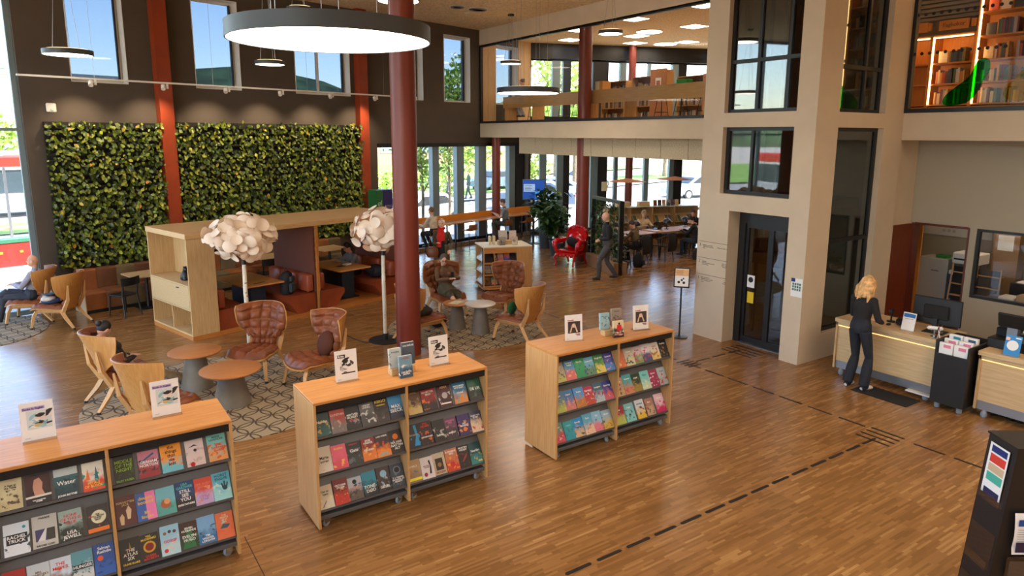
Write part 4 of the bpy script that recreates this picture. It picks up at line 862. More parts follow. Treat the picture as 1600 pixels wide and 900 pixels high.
# ------------------------------------------------------------ book carts
def covermat():
    m = bpy.data.materials.new('book_cover'); m.use_nodes = True; n = m.node_tree.nodes; l = m.node_tree.links; b = n['Principled BSDF']; b.inputs['Roughness'].default_value = .38
    def at(nm): a = n.new('ShaderNodeAttribute'); a.attribute_type = 'OBJECT'; a.attribute_name = nm; return a
    a1, a2, a3, sd = at('tone_a'), at('tone_b'), at('tone_c'), at('seed')
    tc = n.new('ShaderNodeTexCoord'); ad = n.new('ShaderNodeVectorMath'); ad.operation = 'ADD'; l.new(tc.outputs['Object'], ad.inputs[0]); l.new(sd.outputs['Vector'], ad.inputs[1])
    nz = n.new('ShaderNodeTexNoise'); nz.inputs['Scale'].default_value = 16; nz.inputs['Detail'].default_value = 4; l.new(ad.outputs[0], nz.inputs[0])
    sp = n.new('ShaderNodeSeparateXYZ'); l.new(tc.outputs['Object'], sp.inputs[0])
    def ma(op, a, c):
        q = n.new('ShaderNodeMath'); q.operation = op
        for i, x in enumerate((a, c)):
            if isinstance(x, (int, float)): q.inputs[i].default_value = x
            else: l.new(x, q.inputs[i])
        return q.outputs[0]
    f = ma('ADD', ma('MULTIPLY', sp.outputs[1], 6.5), ma('MULTIPLY', ma('SUBTRACT', nz.outputs[0], .5), 1.4)); r1 = n.new('ShaderNodeMapRange'); r1.inputs[1].default_value = .4; r1.inputs[2].default_value = .9; l.new(f, r1.inputs[0])
    m1 = n.new('ShaderNodeMixRGB'); l.new(r1.outputs[0], m1.inputs[0]); l.new(a1.outputs['Color'], m1.inputs[1]); l.new(a2.outputs['Color'], m1.inputs[2])
    n2 = n.new('ShaderNodeTexNoise'); n2.inputs['Scale'].default_value = 26; n2.inputs['Detail'].default_value = 3; l.new(ad.outputs[0], n2.inputs[0])
    r2 = n.new('ShaderNodeMapRange'); r2.inputs[1].default_value = .57; r2.inputs[2].default_value = .62; l.new(n2.outputs[0], r2.inputs[0])
    mid = ma('LESS_THAN', ma('ABSOLUTE', ma('SUBTRACT', sp.outputs[1], .085), 0), .065); fac = ma('MULTIPLY', r2.outputs[0], mid)
    m2 = n.new('ShaderNodeMixRGB'); l.new(fac, m2.inputs[0]); l.new(m1.outputs[0], m2.inputs[1]); l.new(a3.outputs['Color'], m2.inputs[2]); l.new(m2.outputs[0], b.inputs['Base Color']); return m
COVER = covermat(); PAGES = mat('book_pages', (218, 204, 176), .8)
INKS = {}
def ink(c):
    k = tuple(c)
    if k not in INKS: INKS[k] = mat('print_%d_%d_%d' % k, k, .5)
    return INKS[k]
W_, K_, Y_, RD, OR, CY = (238, 236, 230), (24, 22, 22), (236, 200, 60), (206, 50, 40), (232, 118, 40), (70, 190, 190)
BM = {}
def book_mesh(w, h, t):
    k = (w, h, t)
    if k not in BM:
        q = MB(); q.cur = 1; q.box(-w/2+.003, w/2-.002, .002, h-.002, .002, t-.002); q.cur = 0
        q.box(-w/2, w/2, 0, h, t-.002, t); q.box(-w/2, w/2, 0, h, 0, .002); q.box(-w/2, -w/2+.003, 0, h, .002, t-.002)
        me = q.mesh('book'); me.materials.append(COVER); me.materials.append(PAGES); BM[k] = me
    return BM[k]
def book(label, mtx, w, h, t, spec, group):
    desc, c1, c2, c3, txt, shp = spec
    o = bpy.data.objects.new('book', book_mesh(w, h, t)); COL.objects.link(o); o.matrix_world = mtx
    o['tone_a'] = lin(c1); o['tone_b'] = lin(c2); o['tone_c'] = lin(c3); o['seed'] = (R.uniform(0, 9), R.uniform(0, 9), R.uniform(0, 9)); tag(o, label, 'book', group)
    z = t
    for s in shp:
        z += .0004
        if s[0] == 'd':
            q = MB(); q.lathe([(s[3]*w, 0), (s[3]*w, .0004)], 20, (s[1]*w, s[2]*h, z)); q.build('cover_disc', ink(s[4]), o)
        elif s[0] == 'p':
            q = MB(); q.prism([(x*w, y*h) for x, y in s[1]], z, z+.0004); q.build('cover_shape', ink(s[2]), o)
        else:
            MB().box(s[1]*w, s[2]*w, s[3]*h, s[4]*h, z, z+.0004).build('cover_panel', ink(s[5]), o)
    for (b, y, sz, c) in txt: text('cover_title', b, sz*h, ink(c), o, Matrix.Translation((0, y*h, z+.0008)), 'CENTER', width=w*.88, ext=.0003, bold=.0006)
    return o
ORD = ['first', 'second', 'third', 'fourth', 'fifth', 'sixth']
def cart(name, label, u0, v0, w=1.85, d=.61, h=1.27, holders=()):
    t = thing(name, label, 'book cart', (u0, v0, 0), 0, 'oak book carts')
    MB().box(0, w, 0, d, h-.028, h, .004).build('cart_top', OAK, t)
    for x in (0, w/2-.012, w-.024): MB().box(x, x+.024, 0, d, .025 if x in (0, w-.024) else .03, h-.028, .002).build('upright_panel', OAKZ, t)
    for k, (a, b) in enumerate(((.024, w/2-.012), (w/2+.012, w-.024))):
        MB().box(a, b, d*.5-.005, d*.5+.005, .14, h-.03).build('back_plate', GREYMETAL, t)
        MB().box(a, b, .03, d-.03, .095, .135, .003).build('bottom_tray', GREYMETAL, t); MB().box(a, b, .02, .05, 1.17, h-.03).build('top_rail', DARKMETAL, t)
        for z in (.915, .555, .19):
            q = MB(); pr = [(.02, z-.012), (.02, z+.012), (.028, z+.012), (.034, z-.004), (.178, z+.265), (.186, z+.262), (.04, z-.014)]; n = len(pr)
            q.add([(a+.004, y, zz) for y, zz in pr]+[(b-.004, y, zz) for y, zz in pr], [tuple(range(n))[::-1], tuple(range(n, 2*n))]+[(i, (i+1) % n, n+(i+1) % n, n+i) for i in range(n)]); q.build('display_shelf', GREYMETAL, t)
            MB().box(a+.004, b-.004, .19, .27, z+.225, z+.24).build('shelf_ledge', OAK, t)
        for x in (a+.07, b-.07):
            for y in (.08, d-.08):
                c = thing('caster', None, None); c.parent = t; c.location = (x, y, 0)
                q = MB(); q.lathe([(.02, -.013), (.042, -.013), (.045, -.008), (.045, .008), (.042, .013), (.02, .013)], 20); wv = q.build('wheel', RUBBER, c, smooth=50); wv.rotation_euler = (PI/2, 0, .5); wv.location.z = .0455
                q = MB(); q.box(-.03, .03, -.022, -.016, .04, .09); q.box(-.03, .03, .016, .022, .04, .09); q.box(-.03, .03, -.022, .022, .088, .096); f = q.build('fork', CHROME, c); f.rotation_euler.z = .5
    return t
TIL = math.radians(28)
def fill(u0, v0, rows, cartname, group, w=1.85, bw=(.132, .152)):
    for bay in (0, 1):
        a, b = ((.024, w/2-.012), (w/2+.012, w-.024))[bay]
        for sh in range(3):
            lst = rows[bay][sh]; n = len(lst); z = (.915, .555, .19)[sh]; sp_ = (b-a-.01)/n
            for i, spec in enumerate(lst):
                if spec is None: continue
                ww = min(sp_-.003, R.choice((.142, .148, .154, .16))); hh = R.choice((.215, .222, .23, .238)); tt = R.choice((.018, .024, .03))
                x = u0+a+.005+sp_*(i+.5)+R.uniform(-.003, .003)
                m = Matrix.Translation((x, v0+.0445, z-.002)) @ Matrix(((1, 0, 0), (0, math.sin(TIL), -math.cos(TIL)), (0, math.cos(TIL), math.sin(TIL)))).to_4x4() @ Matrix.Rotation(R.uniform(-.02, .02), 4, 'Z')
                lb = '%s, %s on %s shelf, %s bay, %s cart' % (spec[0], ORD[i], ('top', 'middle', 'bottom')[sh], ('left', 'right')[bay], cartname)
                book(lb, m, ww, hh, tt, spec, group)
def B(desc, c1, c2, c3, *txt, s=()): return (desc, c1, c2, c3, list(txt), list(s))
cart('book_cart', 'oak book cart with the English paperbacks, cut by the frame edge', -.74, 5.9); cart('book_cart', 'oak book cart with the crime signs between the other two carts', 1.80, 5.88); cart('book_cart', 'oak book cart with bright romance covers near the lift', 4.50, 5.79)
E1 = [[ [B('pale blue book with bird and grass', (170, 190, 70), (150, 190, 210), (60, 100, 150), ('ROBIN LEE\nFLETCHER', .82, .1, (90, 130, 160))), B('sepia photo book of a street', (196, 178, 130), (214, 200, 156), (90, 74, 54), ('A Seat at\nthe Table', .72, .08, K_)), B('dark portrait book with a white band', (30, 26, 28), (70, 34, 36), (60, 30, 30), ('THE COLLECTED\nSTORIES', .12, .05, W_), s=[('p', [(-.15, .3), (-.2, .6), (-.12, .85), (.08, .9), (.2, .72), (.16, .5), (.25, .3)], (206, 150, 124)), ('r', -.5, .5, .24, .31, (226, 216, 204))]), B('sea-green book titled Water', (22, 58, 66), (44, 96, 100), (16, 46, 56), ('Water', .5, .2, W_), ('JOHN BOYNE', .08, .09, W_), s=[('r', -.5, .5, .74, 1, (196, 204, 200))]), B('flame-patterned red book', (222, 70, 40), (232, 224, 206), (40, 140, 110), ('PETALS\nOF BLOOD', .22, .15, Y_), s=[('p', [(-.35, .4), (-.25, .8), (-.15, .4)], OR), ('p', [(.05, .4), (.15, .85), (.25, .4)], (40, 120, 130))])],
        [B('dark green thriller with turquoise letters', (40, 50, 30), (90, 60, 40), (110, 110, 60), ('RILEY\nSAGER', .82, .14, CY), ('WITH A\nVENGEANCE', .25, .15, CY)), B('white book with black lettering and swallows', (220, 224, 226), (214, 222, 228), (60, 70, 76), ('RACHEL\nTRUCK', .5, .14, W_), s=[('r', -.4, .42, .34, .66, (40, 44, 48)), ('d', .3, .84, .07, (40, 150, 160))]), B('grey book with a violet road picture', (196, 190, 178), (190, 186, 176), (186, 182, 172), ('PARADE', .92, .08, K_), ('RACHEL CUSK', .08, .075, K_), s=[('r', -.38, .4, .22, .58, (74, 66, 104)), ('p', [(-.3, .22), (.02, .58), (.08, .58), (0, .22)], (222, 218, 210)), ('r', .08, .4, .22, .58, (66, 60, 54))]), B('dark forest thriller with red title', (26, 36, 30), (150, 170, 160), (40, 56, 46), ('NONE\nOF THIS IS\nTRUE', .7, .15, RD), ('LISA\nJEWELL', .2, .15, W_)), B('black and red book with a round moon', (30, 26, 26), (44, 40, 38), (200, 60, 40), s=[('d', .05, .58, .36, (226, 218, 180)), ('r', -.5, .5, .06, .2, OR)], *[('THE\nFULL MOON\nCOFFEE\nSHOP', .58, .07, K_)])],
        [B('grey and yellow edged book', (190, 190, 60), (70, 76, 84), (60, 60, 60), ('SO\nEASY', .3, .16, Y_)), B('dark red thriller with yellow spot', (110, 20, 20), (170, 30, 26), (40, 14, 14), ('MEGAN GOLDIN', .35, .1, W_)), B('pale grey ghost-story book', (204, 206, 200), (198, 204, 206), (150, 160, 120), ("MRS\nROCHESTER'S\nGHOST", .62, .11, (110, 70, 30))), B('sunset book with red title', (60, 30, 24), (206, 216, 224), (220, 100, 50), ('THE\nMISPER', .72, .15, RD), ('KATE', .2, .13, W_)), B('white and teal book with bold title', (206, 206, 200), (90, 150, 160), (60, 90, 90), ('HUNGER', .48, .17, W_), s=[('r', -.46, .46, .4, .56, (40, 40, 42))]), B('deep blue book with an orange dot', (30, 90, 170), (26, 70, 140), (24, 60, 120), ('Salman\nRushdie', .8, .13, W_), s=[('d', -.2, .55, .14, (226, 86, 40))])]],
      [ [B('black book with acid-green lettering', (24, 30, 16), (20, 22, 16), (50, 70, 20), ('MIDDLE\nOF THE\nNIGHT', .62, .19, (150, 200, 40)), ('RILEY SAGER', .1, .1, (120, 170, 40))), B('red and mauve book with a blue brush', (150, 40, 44), (196, 120, 140), (60, 30, 40), ('GRAHAM\nNORTON', .52, .14, W_), s=[('p', [(-.4, .62), (.25, .9), (.3, .84), (-.38, .57)], (30, 84, 130))]), B('orange and aqua book of many words', (110, 190, 200), (240, 150, 30), (240, 110, 30), ('the\nthings\nthat\nwe\nlost', .58, .16, K_)), B("pale book showing half a woman's face", (220, 196, 186), (216, 196, 190), (200, 170, 160), s=[('p', [(-.35, .72), (0, .82), (.2, .74), (0, .76)], K_), ('d', .02, .6, .09, (40, 30, 30)), ('d', -.2, .1, .13, (190, 30, 40))]), B('aqua book with an orange garden', (226, 150, 80), (120, 190, 180), (214, 90, 40), ('MARIE\nLAVENDER', .84, .1, (40, 90, 100)), ('The\nSummer\nBook', .5, .12, RD))],
        [B('maroon book with two footprints', (84, 24, 24), (90, 30, 28), (80, 22, 22), ('FORGOTTEN\nJACK', .74, .12, (226, 200, 150)), s=[('p', [(-.3, .05), (-.34, .3), (-.2, .42), (-.1, .3), (-.14, .04)], (226, 204, 170)), ('p', [(.05, .2), (.0, .5), (.14, .66), (.28, .5), (.2, .2)], (226, 204, 170))]), B('half blue and half pink book', (40, 90, 170), (40, 90, 170), (40, 90, 170), s=[('r', 0, .5, 0, 1, (236, 130, 180))], *[('double\nbooked', .72, .17, Y_), ('lily\nlindon', .2, .16, Y_)]), B('teal book with a curled brown figure', (80, 160, 150), (110, 180, 190), (60, 140, 130), s=[('d', -.02, .4, .26, (176, 96, 60)), ('d', .06, .48, .16, (222, 160, 110))]), B('black thriller with bold white title', (30, 26, 30), (20, 60, 110), (70, 30, 40), ('LISA\nGARDNER', .84, .13, CY), ('STILL\nSEE\nYOU', .5, .16, W_), ('EVERYWHERE', .18, .09, W_)), B('red-to-lilac book', (190, 160, 200), (210, 70, 50), (230, 150, 120), ('THE GUEST\nHOUSE', .72, .13, (236, 120, 80)), ('LITTLE\nSTAR', .25, .12, (150, 110, 170))), B('aqua book with a dark hand print', (150, 210, 210), (90, 180, 200), (190, 220, 214), ('HORST\nENGER', .82, .14, (20, 80, 100)), s=[('d', .16, .42, .14, (30, 70, 80)), ('p', [(.02, .4), (-.04, .6), (.04, .6), (.1, .42)], (30, 70, 80)), ('p', [(.1, .42), (.12, .66), (.2, .66), (.2, .42)], (30, 70, 80)), ('p', [(.2, .42), (.3, .62), (.36, .58), (.28, .4)], (30, 70, 80))])],
        [B('black book with gold emblem', (22, 20, 18), (24, 22, 20), (34, 30, 22), ('THE\nATLAS\nSIX', .42, .16, W_), ('OLIVIE BLAKE', .1, .09, Y_), s=[('p', [(-.02, .62), (0, .85), (.04, .62)], (206, 160, 50))]), B('black book with a gold wreath', (26, 22, 20), (30, 26, 24), (40, 30, 22), ('VAL\nMcDERMID', .86, .11, Y_), ('QUEEN\nMACBETH', .14, .11, RD), s=[('d', 0, .52, .32, (206, 160, 50)), ('d', 0, .52, .22, (130, 30, 26))]), B('pale rainbow book with three faces', (180, 214, 220), (150, 200, 220), (230, 200, 160), ('GOSSIP', .46, .13, (220, 40, 90)), s=[('d', -.25, .74, .09, (150, 100, 70)), ('d', 0, .78, .09, (60, 50, 60)), ('d', .26, .76, .09, (90, 60, 50)), ('d', -.25, .16, .11, (206, 50, 70))]), B('dark book with an emerald gown', (40, 60, 30), (60, 30, 26), (40, 110, 60), ('SEVEN\nHUSBANDS', .72, .1, W_), ('EVELYN\nHUGO', .4, .14, W_), s=[('p', [(-.4, .04), (-.05, .8), (.1, .8), (.35, .04)], (44, 110, 60))]), B('blue book with a city skyline', (40, 110, 160), (120, 170, 210), (60, 70, 80), ('TIM\nWEAVER\nLONDON', .2, .1, W_)), B('orange book with a grey bird', (222, 104, 60), (224, 112, 66), (216, 98, 56), ('THE\nPRINCE\nOF A\nISLE', .75, .09, (230, 200, 160)), s=[('p', [(-.3, .4), (-.1, .56), (.3, .5), (.1, .38)], (60, 90, 100)), ('p', [(-.2, .56), (-.1, .74), (.06, .6)], (160, 190, 190))])]]]
C2 = [[ [B('teal crime novel with fish', (30, 90, 90), (20, 60, 66), (190, 160, 70), ('Nordlys', .6, .14, W_)), B('red-brown crime novel with a road', (120, 110, 104), (170, 60, 50), (190, 160, 140), ('DUNSTAN', .78, .14, (230, 190, 170))), B('black crime novel with grey smoke', (30, 28, 28), (26, 26, 26), (150, 150, 150), ('MIDTVEIS\nMORDET', .58, .12, W_), ('ISHAVET', .4, .1, RD)), B('grey crime novel with a white burst', (70, 68, 66), (90, 88, 84), (200, 198, 190), ('HÅKON\nLINDELL', .82, .1, W_)), B('black crime novel with yellow title', (60, 54, 54), (26, 24, 24), (120, 100, 96), ('KEIGO', .85, .16, Y_), ('HIGASHINO', .7, .07, Y_)), B('blue-black crime novel with big letters', (26, 30, 44), (60, 140, 190), (30, 60, 100), ('MAX\nSEECK', .45, .2, W_))],
        [B('cream crime novel with handwritten title', (214, 204, 190), (210, 200, 186), (190, 176, 160), ('Marte\nsover', .5, .15, K_)), B('pink crime novel with yellow flowers', (214, 70, 90), (224, 90, 120), (240, 170, 80), ('Krabbe', .85, .13, Y_)), B('grey crime novel with white script title', (40, 46, 48), (26, 28, 32), (90, 100, 104), ('Glass', .62, .18, W_), ('ANNE HOLT', .9, .07, RD)), B('red and orange crime novel', (224, 120, 40), (130, 24, 22), (236, 170, 60), ('JANE\nHARPER', .84, .12, W_), ('KILLEREN', .48, .11, W_)), B('orange crime novel with a black figure', (236, 130, 40), (60, 40, 40), (220, 60, 40), ('LARS WEISSE', .9, .09, W_), ('EN SISTE\nFORESTILLING', .14, .08, CY)), B('black crime novel with an orange moon', (24, 20, 20), (30, 22, 22), (60, 24, 20), ('NÅ HAR\nNATTEN\nALT', .35, .14, W_), s=[('d', 0, .72, .2, OR)])],
        [B('pale crime novel with a drawn house', (206, 198, 180), (200, 190, 172), (220, 210, 150), ('Det er\nhjem', .68, .13, K_), s=[('p', [(-.3, .1), (0, .36), (.02, .33), (-.26, .08)], (70, 60, 54))]), B('red glowing crime novel', (190, 40, 24), (110, 20, 20), (240, 150, 60), ('OKTOBER\nSTORM', .7, .1, W_)), B('grey crime novel with a black hand', (90, 80, 70), (170, 176, 186), (60, 50, 46), ('MOREN', .52, .14, (200, 120, 80)), s=[('d', .0, .8, .15, K_)]), B('turquoise crime novel with block letters', (20, 30, 34), (30, 130, 150), (26, 80, 90), ('TONE-\nDØD', .3, .22, W_)), B('dark brown crime novel with pale windows', (40, 32, 30), (60, 44, 40), (150, 170, 180), ('GISSEL', .2, .15, W_), s=[('d', 0, .72, .24, (140, 180, 200))]), B('slate crime novel with a pale ring', (40, 48, 56), (50, 60, 70), (90, 100, 110), ('T. J. TURNER\nEN ENGEL AV\nMØRKET', .34, .1, W_), s=[('d', 0, .75, .26, (120, 134, 144)), ('d', 0, .75, .2, (30, 36, 42))])]],
      [ [B('gold-brown crime novel with drops', (200, 176, 110), (90, 54, 30), (60, 34, 20), ('CARVAL', .88, .1, (190, 160, 90))), B('black crime novel with orange blocks', (40, 30, 34), (150, 30, 26), (230, 120, 40), ('NI NETTER\nMAO', .8, .12, W_)), B('maroon crime novel with a pale emblem', (60, 20, 20), (74, 22, 22), (200, 190, 190), ('AINA', .88, .15, (230, 180, 120)), s=[('d', 0, .52, .22, (190, 176, 176)), ('r', -.4, .4, .14, .2, W_)]), B('blue crime novel with an orange sunset', (220, 140, 70), (30, 110, 150), (90, 170, 190), ('MIDSOMMER\nMYSTERIET', .78, .1, W_), ('STORM', .5, .1, W_)), B('green-black crime novel with white title', (30, 34, 32), (30, 90, 70), (60, 80, 74), ('DE LIK', .52, .18, W_))],
        [B('black crime novel with a blue streak', (24, 30, 36), (22, 28, 34), (40, 140, 200), ('GRANSKOG', .55, .1, (150, 160, 170)), s=[('p', [(.0, .1), (.2, .5), (.1, .95), (.3, .95), (.42, .1)], (40, 150, 210))]), B('black crime novel with red title', (30, 24, 24), (44, 28, 26), (206, 90, 40), ('STIG\nHELMER', .85, .11, RD), ('SANDMANNEN', .35, .1, W_)), B('black crime novel with a grey portrait', (26, 26, 28), (34, 34, 36), (170, 170, 160), ('Safiren', .3, .14, W_)), B('mauve crime novel with pink lettering', (50, 44, 48), (110, 60, 90), (190, 140, 140), ('SORGENS\nPRIS', .8, .11, (206, 120, 160)), ('MØRKET', .28, .1, W_)), B('violet crime novel with bright shapes', (56, 34, 90), (60, 38, 100), (220, 150, 60), ('DET\nMAGISKE', .5, .11, W_), s=[('d', 0, .28, .16, OR)]), B('cream and grey crime novel with red roofs', (216, 190, 160), (70, 76, 96), (190, 70, 60), ('HUSET VED\nELVEN', .75, .1, W_))],
        [B('tan crime novel with a yellow band', (150, 120, 90), (180, 150, 110), (90, 120, 150), ('DYRET', .7, .12, W_), s=[('r', -.5, .5, .08, .2, (230, 220, 50))]), B('white crime novel with a black dancer', (214, 206, 208), (216, 208, 210), (206, 198, 200), ('MIN ENGEL\nDANSER', .55, .08, (150, 100, 110)), s=[('p', [(.1, .2), (.2, .55), (.12, .8), (.24, .84), (.3, .55), (.26, .2)], K_), ('d', -.2, .2, .14, (150, 30, 40))]), B('cream crime novel with a dark forest frame', (190, 170, 140), (200, 184, 156), (190, 172, 140), ('SKOGEN', .12, .12, (120, 40, 30)), s=[('r', -.3, .3, .22, .76, (52, 42, 34)), ('d', 0, .46, .16, (150, 110, 60))]), B('orange crime novel with red drops', (200, 60, 30), (200, 120, 80), (236, 150, 60), ('KONGENS\nRIKE', .82, .11, W_), s=[('d', 0, .3, .2, (200, 40, 26))]), B('black crime novel with a red slash', (36, 30, 28), (44, 34, 34), (110, 40, 40), ('MORTEN\nHEDEBY', .84, .11, W_), s=[('p', [(-.2, .3), (.2, .6), (.26, .56), (-.14, .26)], (170, 60, 60))]), B('second teal crime novel with fish', (40, 130, 130), (20, 70, 76), (210, 180, 90), ('Nordlys', .62, .14, W_))]]]
def soft(desc, c1, c2, c3, t, c=W_): return B(desc, c1, c2, c3, (t, .78, .12, c))
C3 = [[ [soft('pale garden romance', (190, 190, 110), (170, 160, 150), (110, 90, 60), 'Hagen'), soft('pink and blue seaside romance', (220, 110, 110), (70, 150, 190), (236, 170, 150), 'Sommer\nhuset'), soft('green romance with a peacock', (40, 150, 90), (50, 160, 100), (30, 80, 150), 'Paradis'), soft('sky-blue field romance', (100, 140, 110), (110, 180, 210), (50, 60, 70), 'Drømmen'), soft('yellow-green romance', (220, 200, 100), (60, 130, 70), (90, 150, 60), 'Vingården'), soft('violet and blue romance', (70, 130, 200), (70, 60, 150), (230, 140, 120), 'Lavendel')],
        [soft('meadow romance with grey sky', (170, 180, 80), (70, 120, 160), (210, 190, 120), 'Engen'), soft('violet sunset romance', (200, 120, 110), (60, 120, 180), (220, 150, 150), 'Havet'), soft('orange doorway romance', (180, 120, 60), (80, 150, 210), (220, 130, 50), 'Roma'), soft('crimson town romance', (190, 70, 50), (190, 40, 80), (230, 210, 200), 'Kjærlighet'), soft('grey lake romance with a figure', (170, 190, 200), (60, 100, 120), (180, 40, 90), 'Innsjøen'), soft('indigo dusk romance', (190, 90, 110), (50, 60, 140), (230, 140, 90), 'Skumring')],
        [soft('green romance with red blooms', (200, 60, 90), (90, 140, 130), (220, 190, 180), 'Roser'), soft('turquoise romance', (30, 150, 170), (40, 160, 170), (30, 130, 150), 'Laguna', (120, 210, 220)), soft('bright blue beach romance', (210, 180, 140), (30, 140, 210), (80, 70, 60), 'Stranda'), soft('pale town romance', (226, 190, 160), (90, 170, 200), (190, 110, 90), 'Paris'), soft('ice-blue romance with pink blossoms', (220, 120, 140), (140, 190, 220), (60, 90, 70), 'Vår'), soft('flower meadow romance', (200, 160, 60), (150, 180, 200), (80, 100, 50), 'Blomst')]],
      [ [soft('orange autumn romance', (214, 110, 60), (190, 110, 80), (226, 180, 140), 'Høst'), soft('grey-green romance with a gate', (200, 196, 160), (180, 176, 160), (70, 80, 70), 'Porten'), soft('pale romance with a pink rose', (120, 150, 90), (206, 180, 180), (190, 40, 110), 'Rosen', (120, 40, 70)), soft('white romance with red hearts', (70, 80, 120), (216, 206, 210), (206, 50, 70), 'Brev', (190, 40, 60)), soft('cream romance with a reader', (220, 190, 120), (214, 206, 196), (160, 110, 60), 'Kafeen', (170, 60, 60)), soft('black romance with small photos', (40, 32, 28), (36, 30, 28), (150, 120, 90), 'Familien')],
        [soft('brown house romance', (190, 160, 120), (180, 150, 130), (120, 80, 60), 'Gården'), soft('teal harbour romance', (200, 130, 100), (70, 170, 180), (190, 90, 70), 'Havnen'), soft('dark jungle romance', (150, 130, 60), (40, 60, 40), (180, 140, 60), 'Jungel'), soft('mint and cream romance', (190, 210, 180), (120, 200, 200), (220, 220, 190), 'Bølger', (60, 130, 130)), soft('wine-red romance with a white oval', (150, 40, 80), (160, 50, 90), (236, 226, 226), 'Hjerter'), soft('grey romance with red berries', (150, 160, 160), (170, 180, 184), (190, 50, 60), 'Vinter', (90, 110, 120))],
        [soft('pink flower romance', (170, 190, 90), (150, 40, 60), (220, 140, 160), 'Kyss'), soft('pale teal romance with a bird', (130, 200, 200), (120, 190, 196), (40, 60, 80), 'Fuglen'), soft('white romance with sunflowers', (220, 180, 60), (206, 214, 222), (120, 70, 50), 'Solsikker', (60, 90, 110)), soft('tan village romance', (190, 160, 130), (170, 120, 100), (110, 80, 60), 'Byen'), soft('magenta romance with a white heart', (190, 30, 90), (224, 190, 200), (200, 40, 100), 'Elskede')]]]
fill(-.74, 5.9, E1, 'English', 'English paperbacks on the first cart'); fill(1.80, 5.88, C2, 'crime', 'crime paperbacks on the middle cart'); fill(4.50, 5.79, C3, 'romance', 'romance paperbacks on the cart near the lift')
# ------------------------------------------------------------ stands on the cart tops
def stand(label, u, v, z, rz, kind):
    t = thing('sign_holder', label, 'sign', (u, v, z), rz, 'acrylic sign holders')
    tl = Matrix.Rotation(-.10, 4, 'X')
    MB().box(-.115, .115, -.06, .06, 0, .004).build('base', ACRYL, t)
    o = MB().box(-.112, .112, -.004, 0, .004, .31).build('sheet', PAPER, t); o.rotation_euler.x = -.08
    def face(q, m, nm): x = q.build(nm, m, t); x.rotation_euler.x = -.08; return x
    def tx(s, size, x, z_, c, al='LEFT', b=.001): return text('lettering', s, size, ink(c), t, Matrix.Rotation(-.08, 4, 'X') @ Matrix.Translation((x, -.0066, z_)) @ Matrix.Rotation(PI/2, 4, 'X'), al, ext=.0003, bold=b)
    face(MB().box(-.115, .115, -.0065, -.0055, .004, .312), ACRYL, 'cover_sheet') if False else None
    if kind == 'e':
        face(MB().box(-.095, .055, -.0046, -.004, .245, .272), ink((190, 176, 214)), 'title_band'); tx('Books in English', .021, -.09, .258, (96, 70, 130))
        face(MB().box(-.07, .095, -.0046, -.004, .09, .24), ink((206, 216, 216)), 'picture')
        rr = random.Random(21)
        for k in range(22):
            x, z_, r = rr.uniform(-.055, .08), rr.uniform(.105, .228), rr.uniform(.008, .026); c = rr.choice([(44, 42, 42), (90, 60, 60), (226, 206, 190), (230, 226, 216), (130, 168, 180), (110, 150, 156), (196, 180, 120), (150, 190, 200)]); a0 = rr.uniform(-.4, 1.0)
            q = MB(); pl_ = [(r*1.7*math.cos(t_)*(.7+.5*rr.random()), r*.7*math.sin(t_)*(.6+.6*rr.random())) for t_ in [j*PI/4 for j in range(8)]]
            q.add([(x+px_*math.cos(a0)-py_*math.sin(a0), -.0048-.00005*k, max(.092, min(.238, z_+px_*math.sin(a0)+py_*math.cos(a0)))) for px_, py_ in pl_], [tuple(range(8))]); face(q, ink(c), 'brush_mark')
    elif kind == 'k':
        face(MB().box(-.085, -.005, -.0046, -.004, .235, .268), ink(K_), 'title_band'); tx('Krim', .03, -.08, .252, W_)
        rr = random.Random(33)
        for k in range(26):
            x, z_ = rr.gauss(0, .03), rr.uniform(.09, .225); r = rr.uniform(.008, .03); g_ = rr.choice([24, 40, 60, 110, 160, 200, 226]); a0 = rr.uniform(-.6, .9)
            q = MB(); pl_ = [(r*1.5*math.cos(t_)*(.6+.6*rr.random()), r*.8*math.sin(t_)*(.6+.6*rr.random())) for t_ in [j*PI/4 for j in range(8)]]
            q.add([(x+px_*math.cos(a0)-py_*math.sin(a0), -.0048-.00005*k, z_+px_*math.sin(a0)+py_*math.cos(a0)) for px_, py_ in pl_], [tuple(range(8))]); face(q, ink((g_, g_, g_)), 'portrait_patch')
        face(MB().box(-.05, .09, -.0046, -.004, .075, .087), ink(K_), 'caption_bar')
    else:
        tx('Romantikk', .018, -.08, .245, (190, 70, 90)); face(MB().box(-.075, .085, -.0046, -.004, .09, .23), ink((60, 48, 44)), 'picture'); tx('Kjærlighet\npå hylla', .014, .08, .07, (120, 60, 70), 'RIGHT')
        for s in (-1, 1):
            q = MB(); q.add([(s*.055, -.0052, .1), (s*.035, -.0052, .1), (s*.005, -.0052, .2), (s*.015, -.0052, .205)], [(0, 1, 2, 3)]); face(q, ink((226, 196, 170)), 'arm_shape')
        q = MB(); q.lathe([(.025, 0), (.025, .0006)], 12); o = q.build('face_shape', ink((226, 200, 180)), t); o.rotation_euler.x = PI/2-.08; o.location = (0, -.0045+.0145, .18)
    tx('bibliotek', .009, -.09, .025, (90, 90, 90), b=0)
    return t
stand('acrylic sign reading Books in English at the cut-off end of the cart', -.24, 6.34, 1.27, .0, 'e'); stand('acrylic sign reading Books in English near the chairs', .67, 6.32, 1.27, .02, 'e')
stand('acrylic sign reading Krim at the left end of the crime cart', 2.27, 6.28, 1.27, 0, 'k'); stand('acrylic sign reading Krim at the right end of the crime cart', 3.26, 6.22, 1.27, 0, 'k')
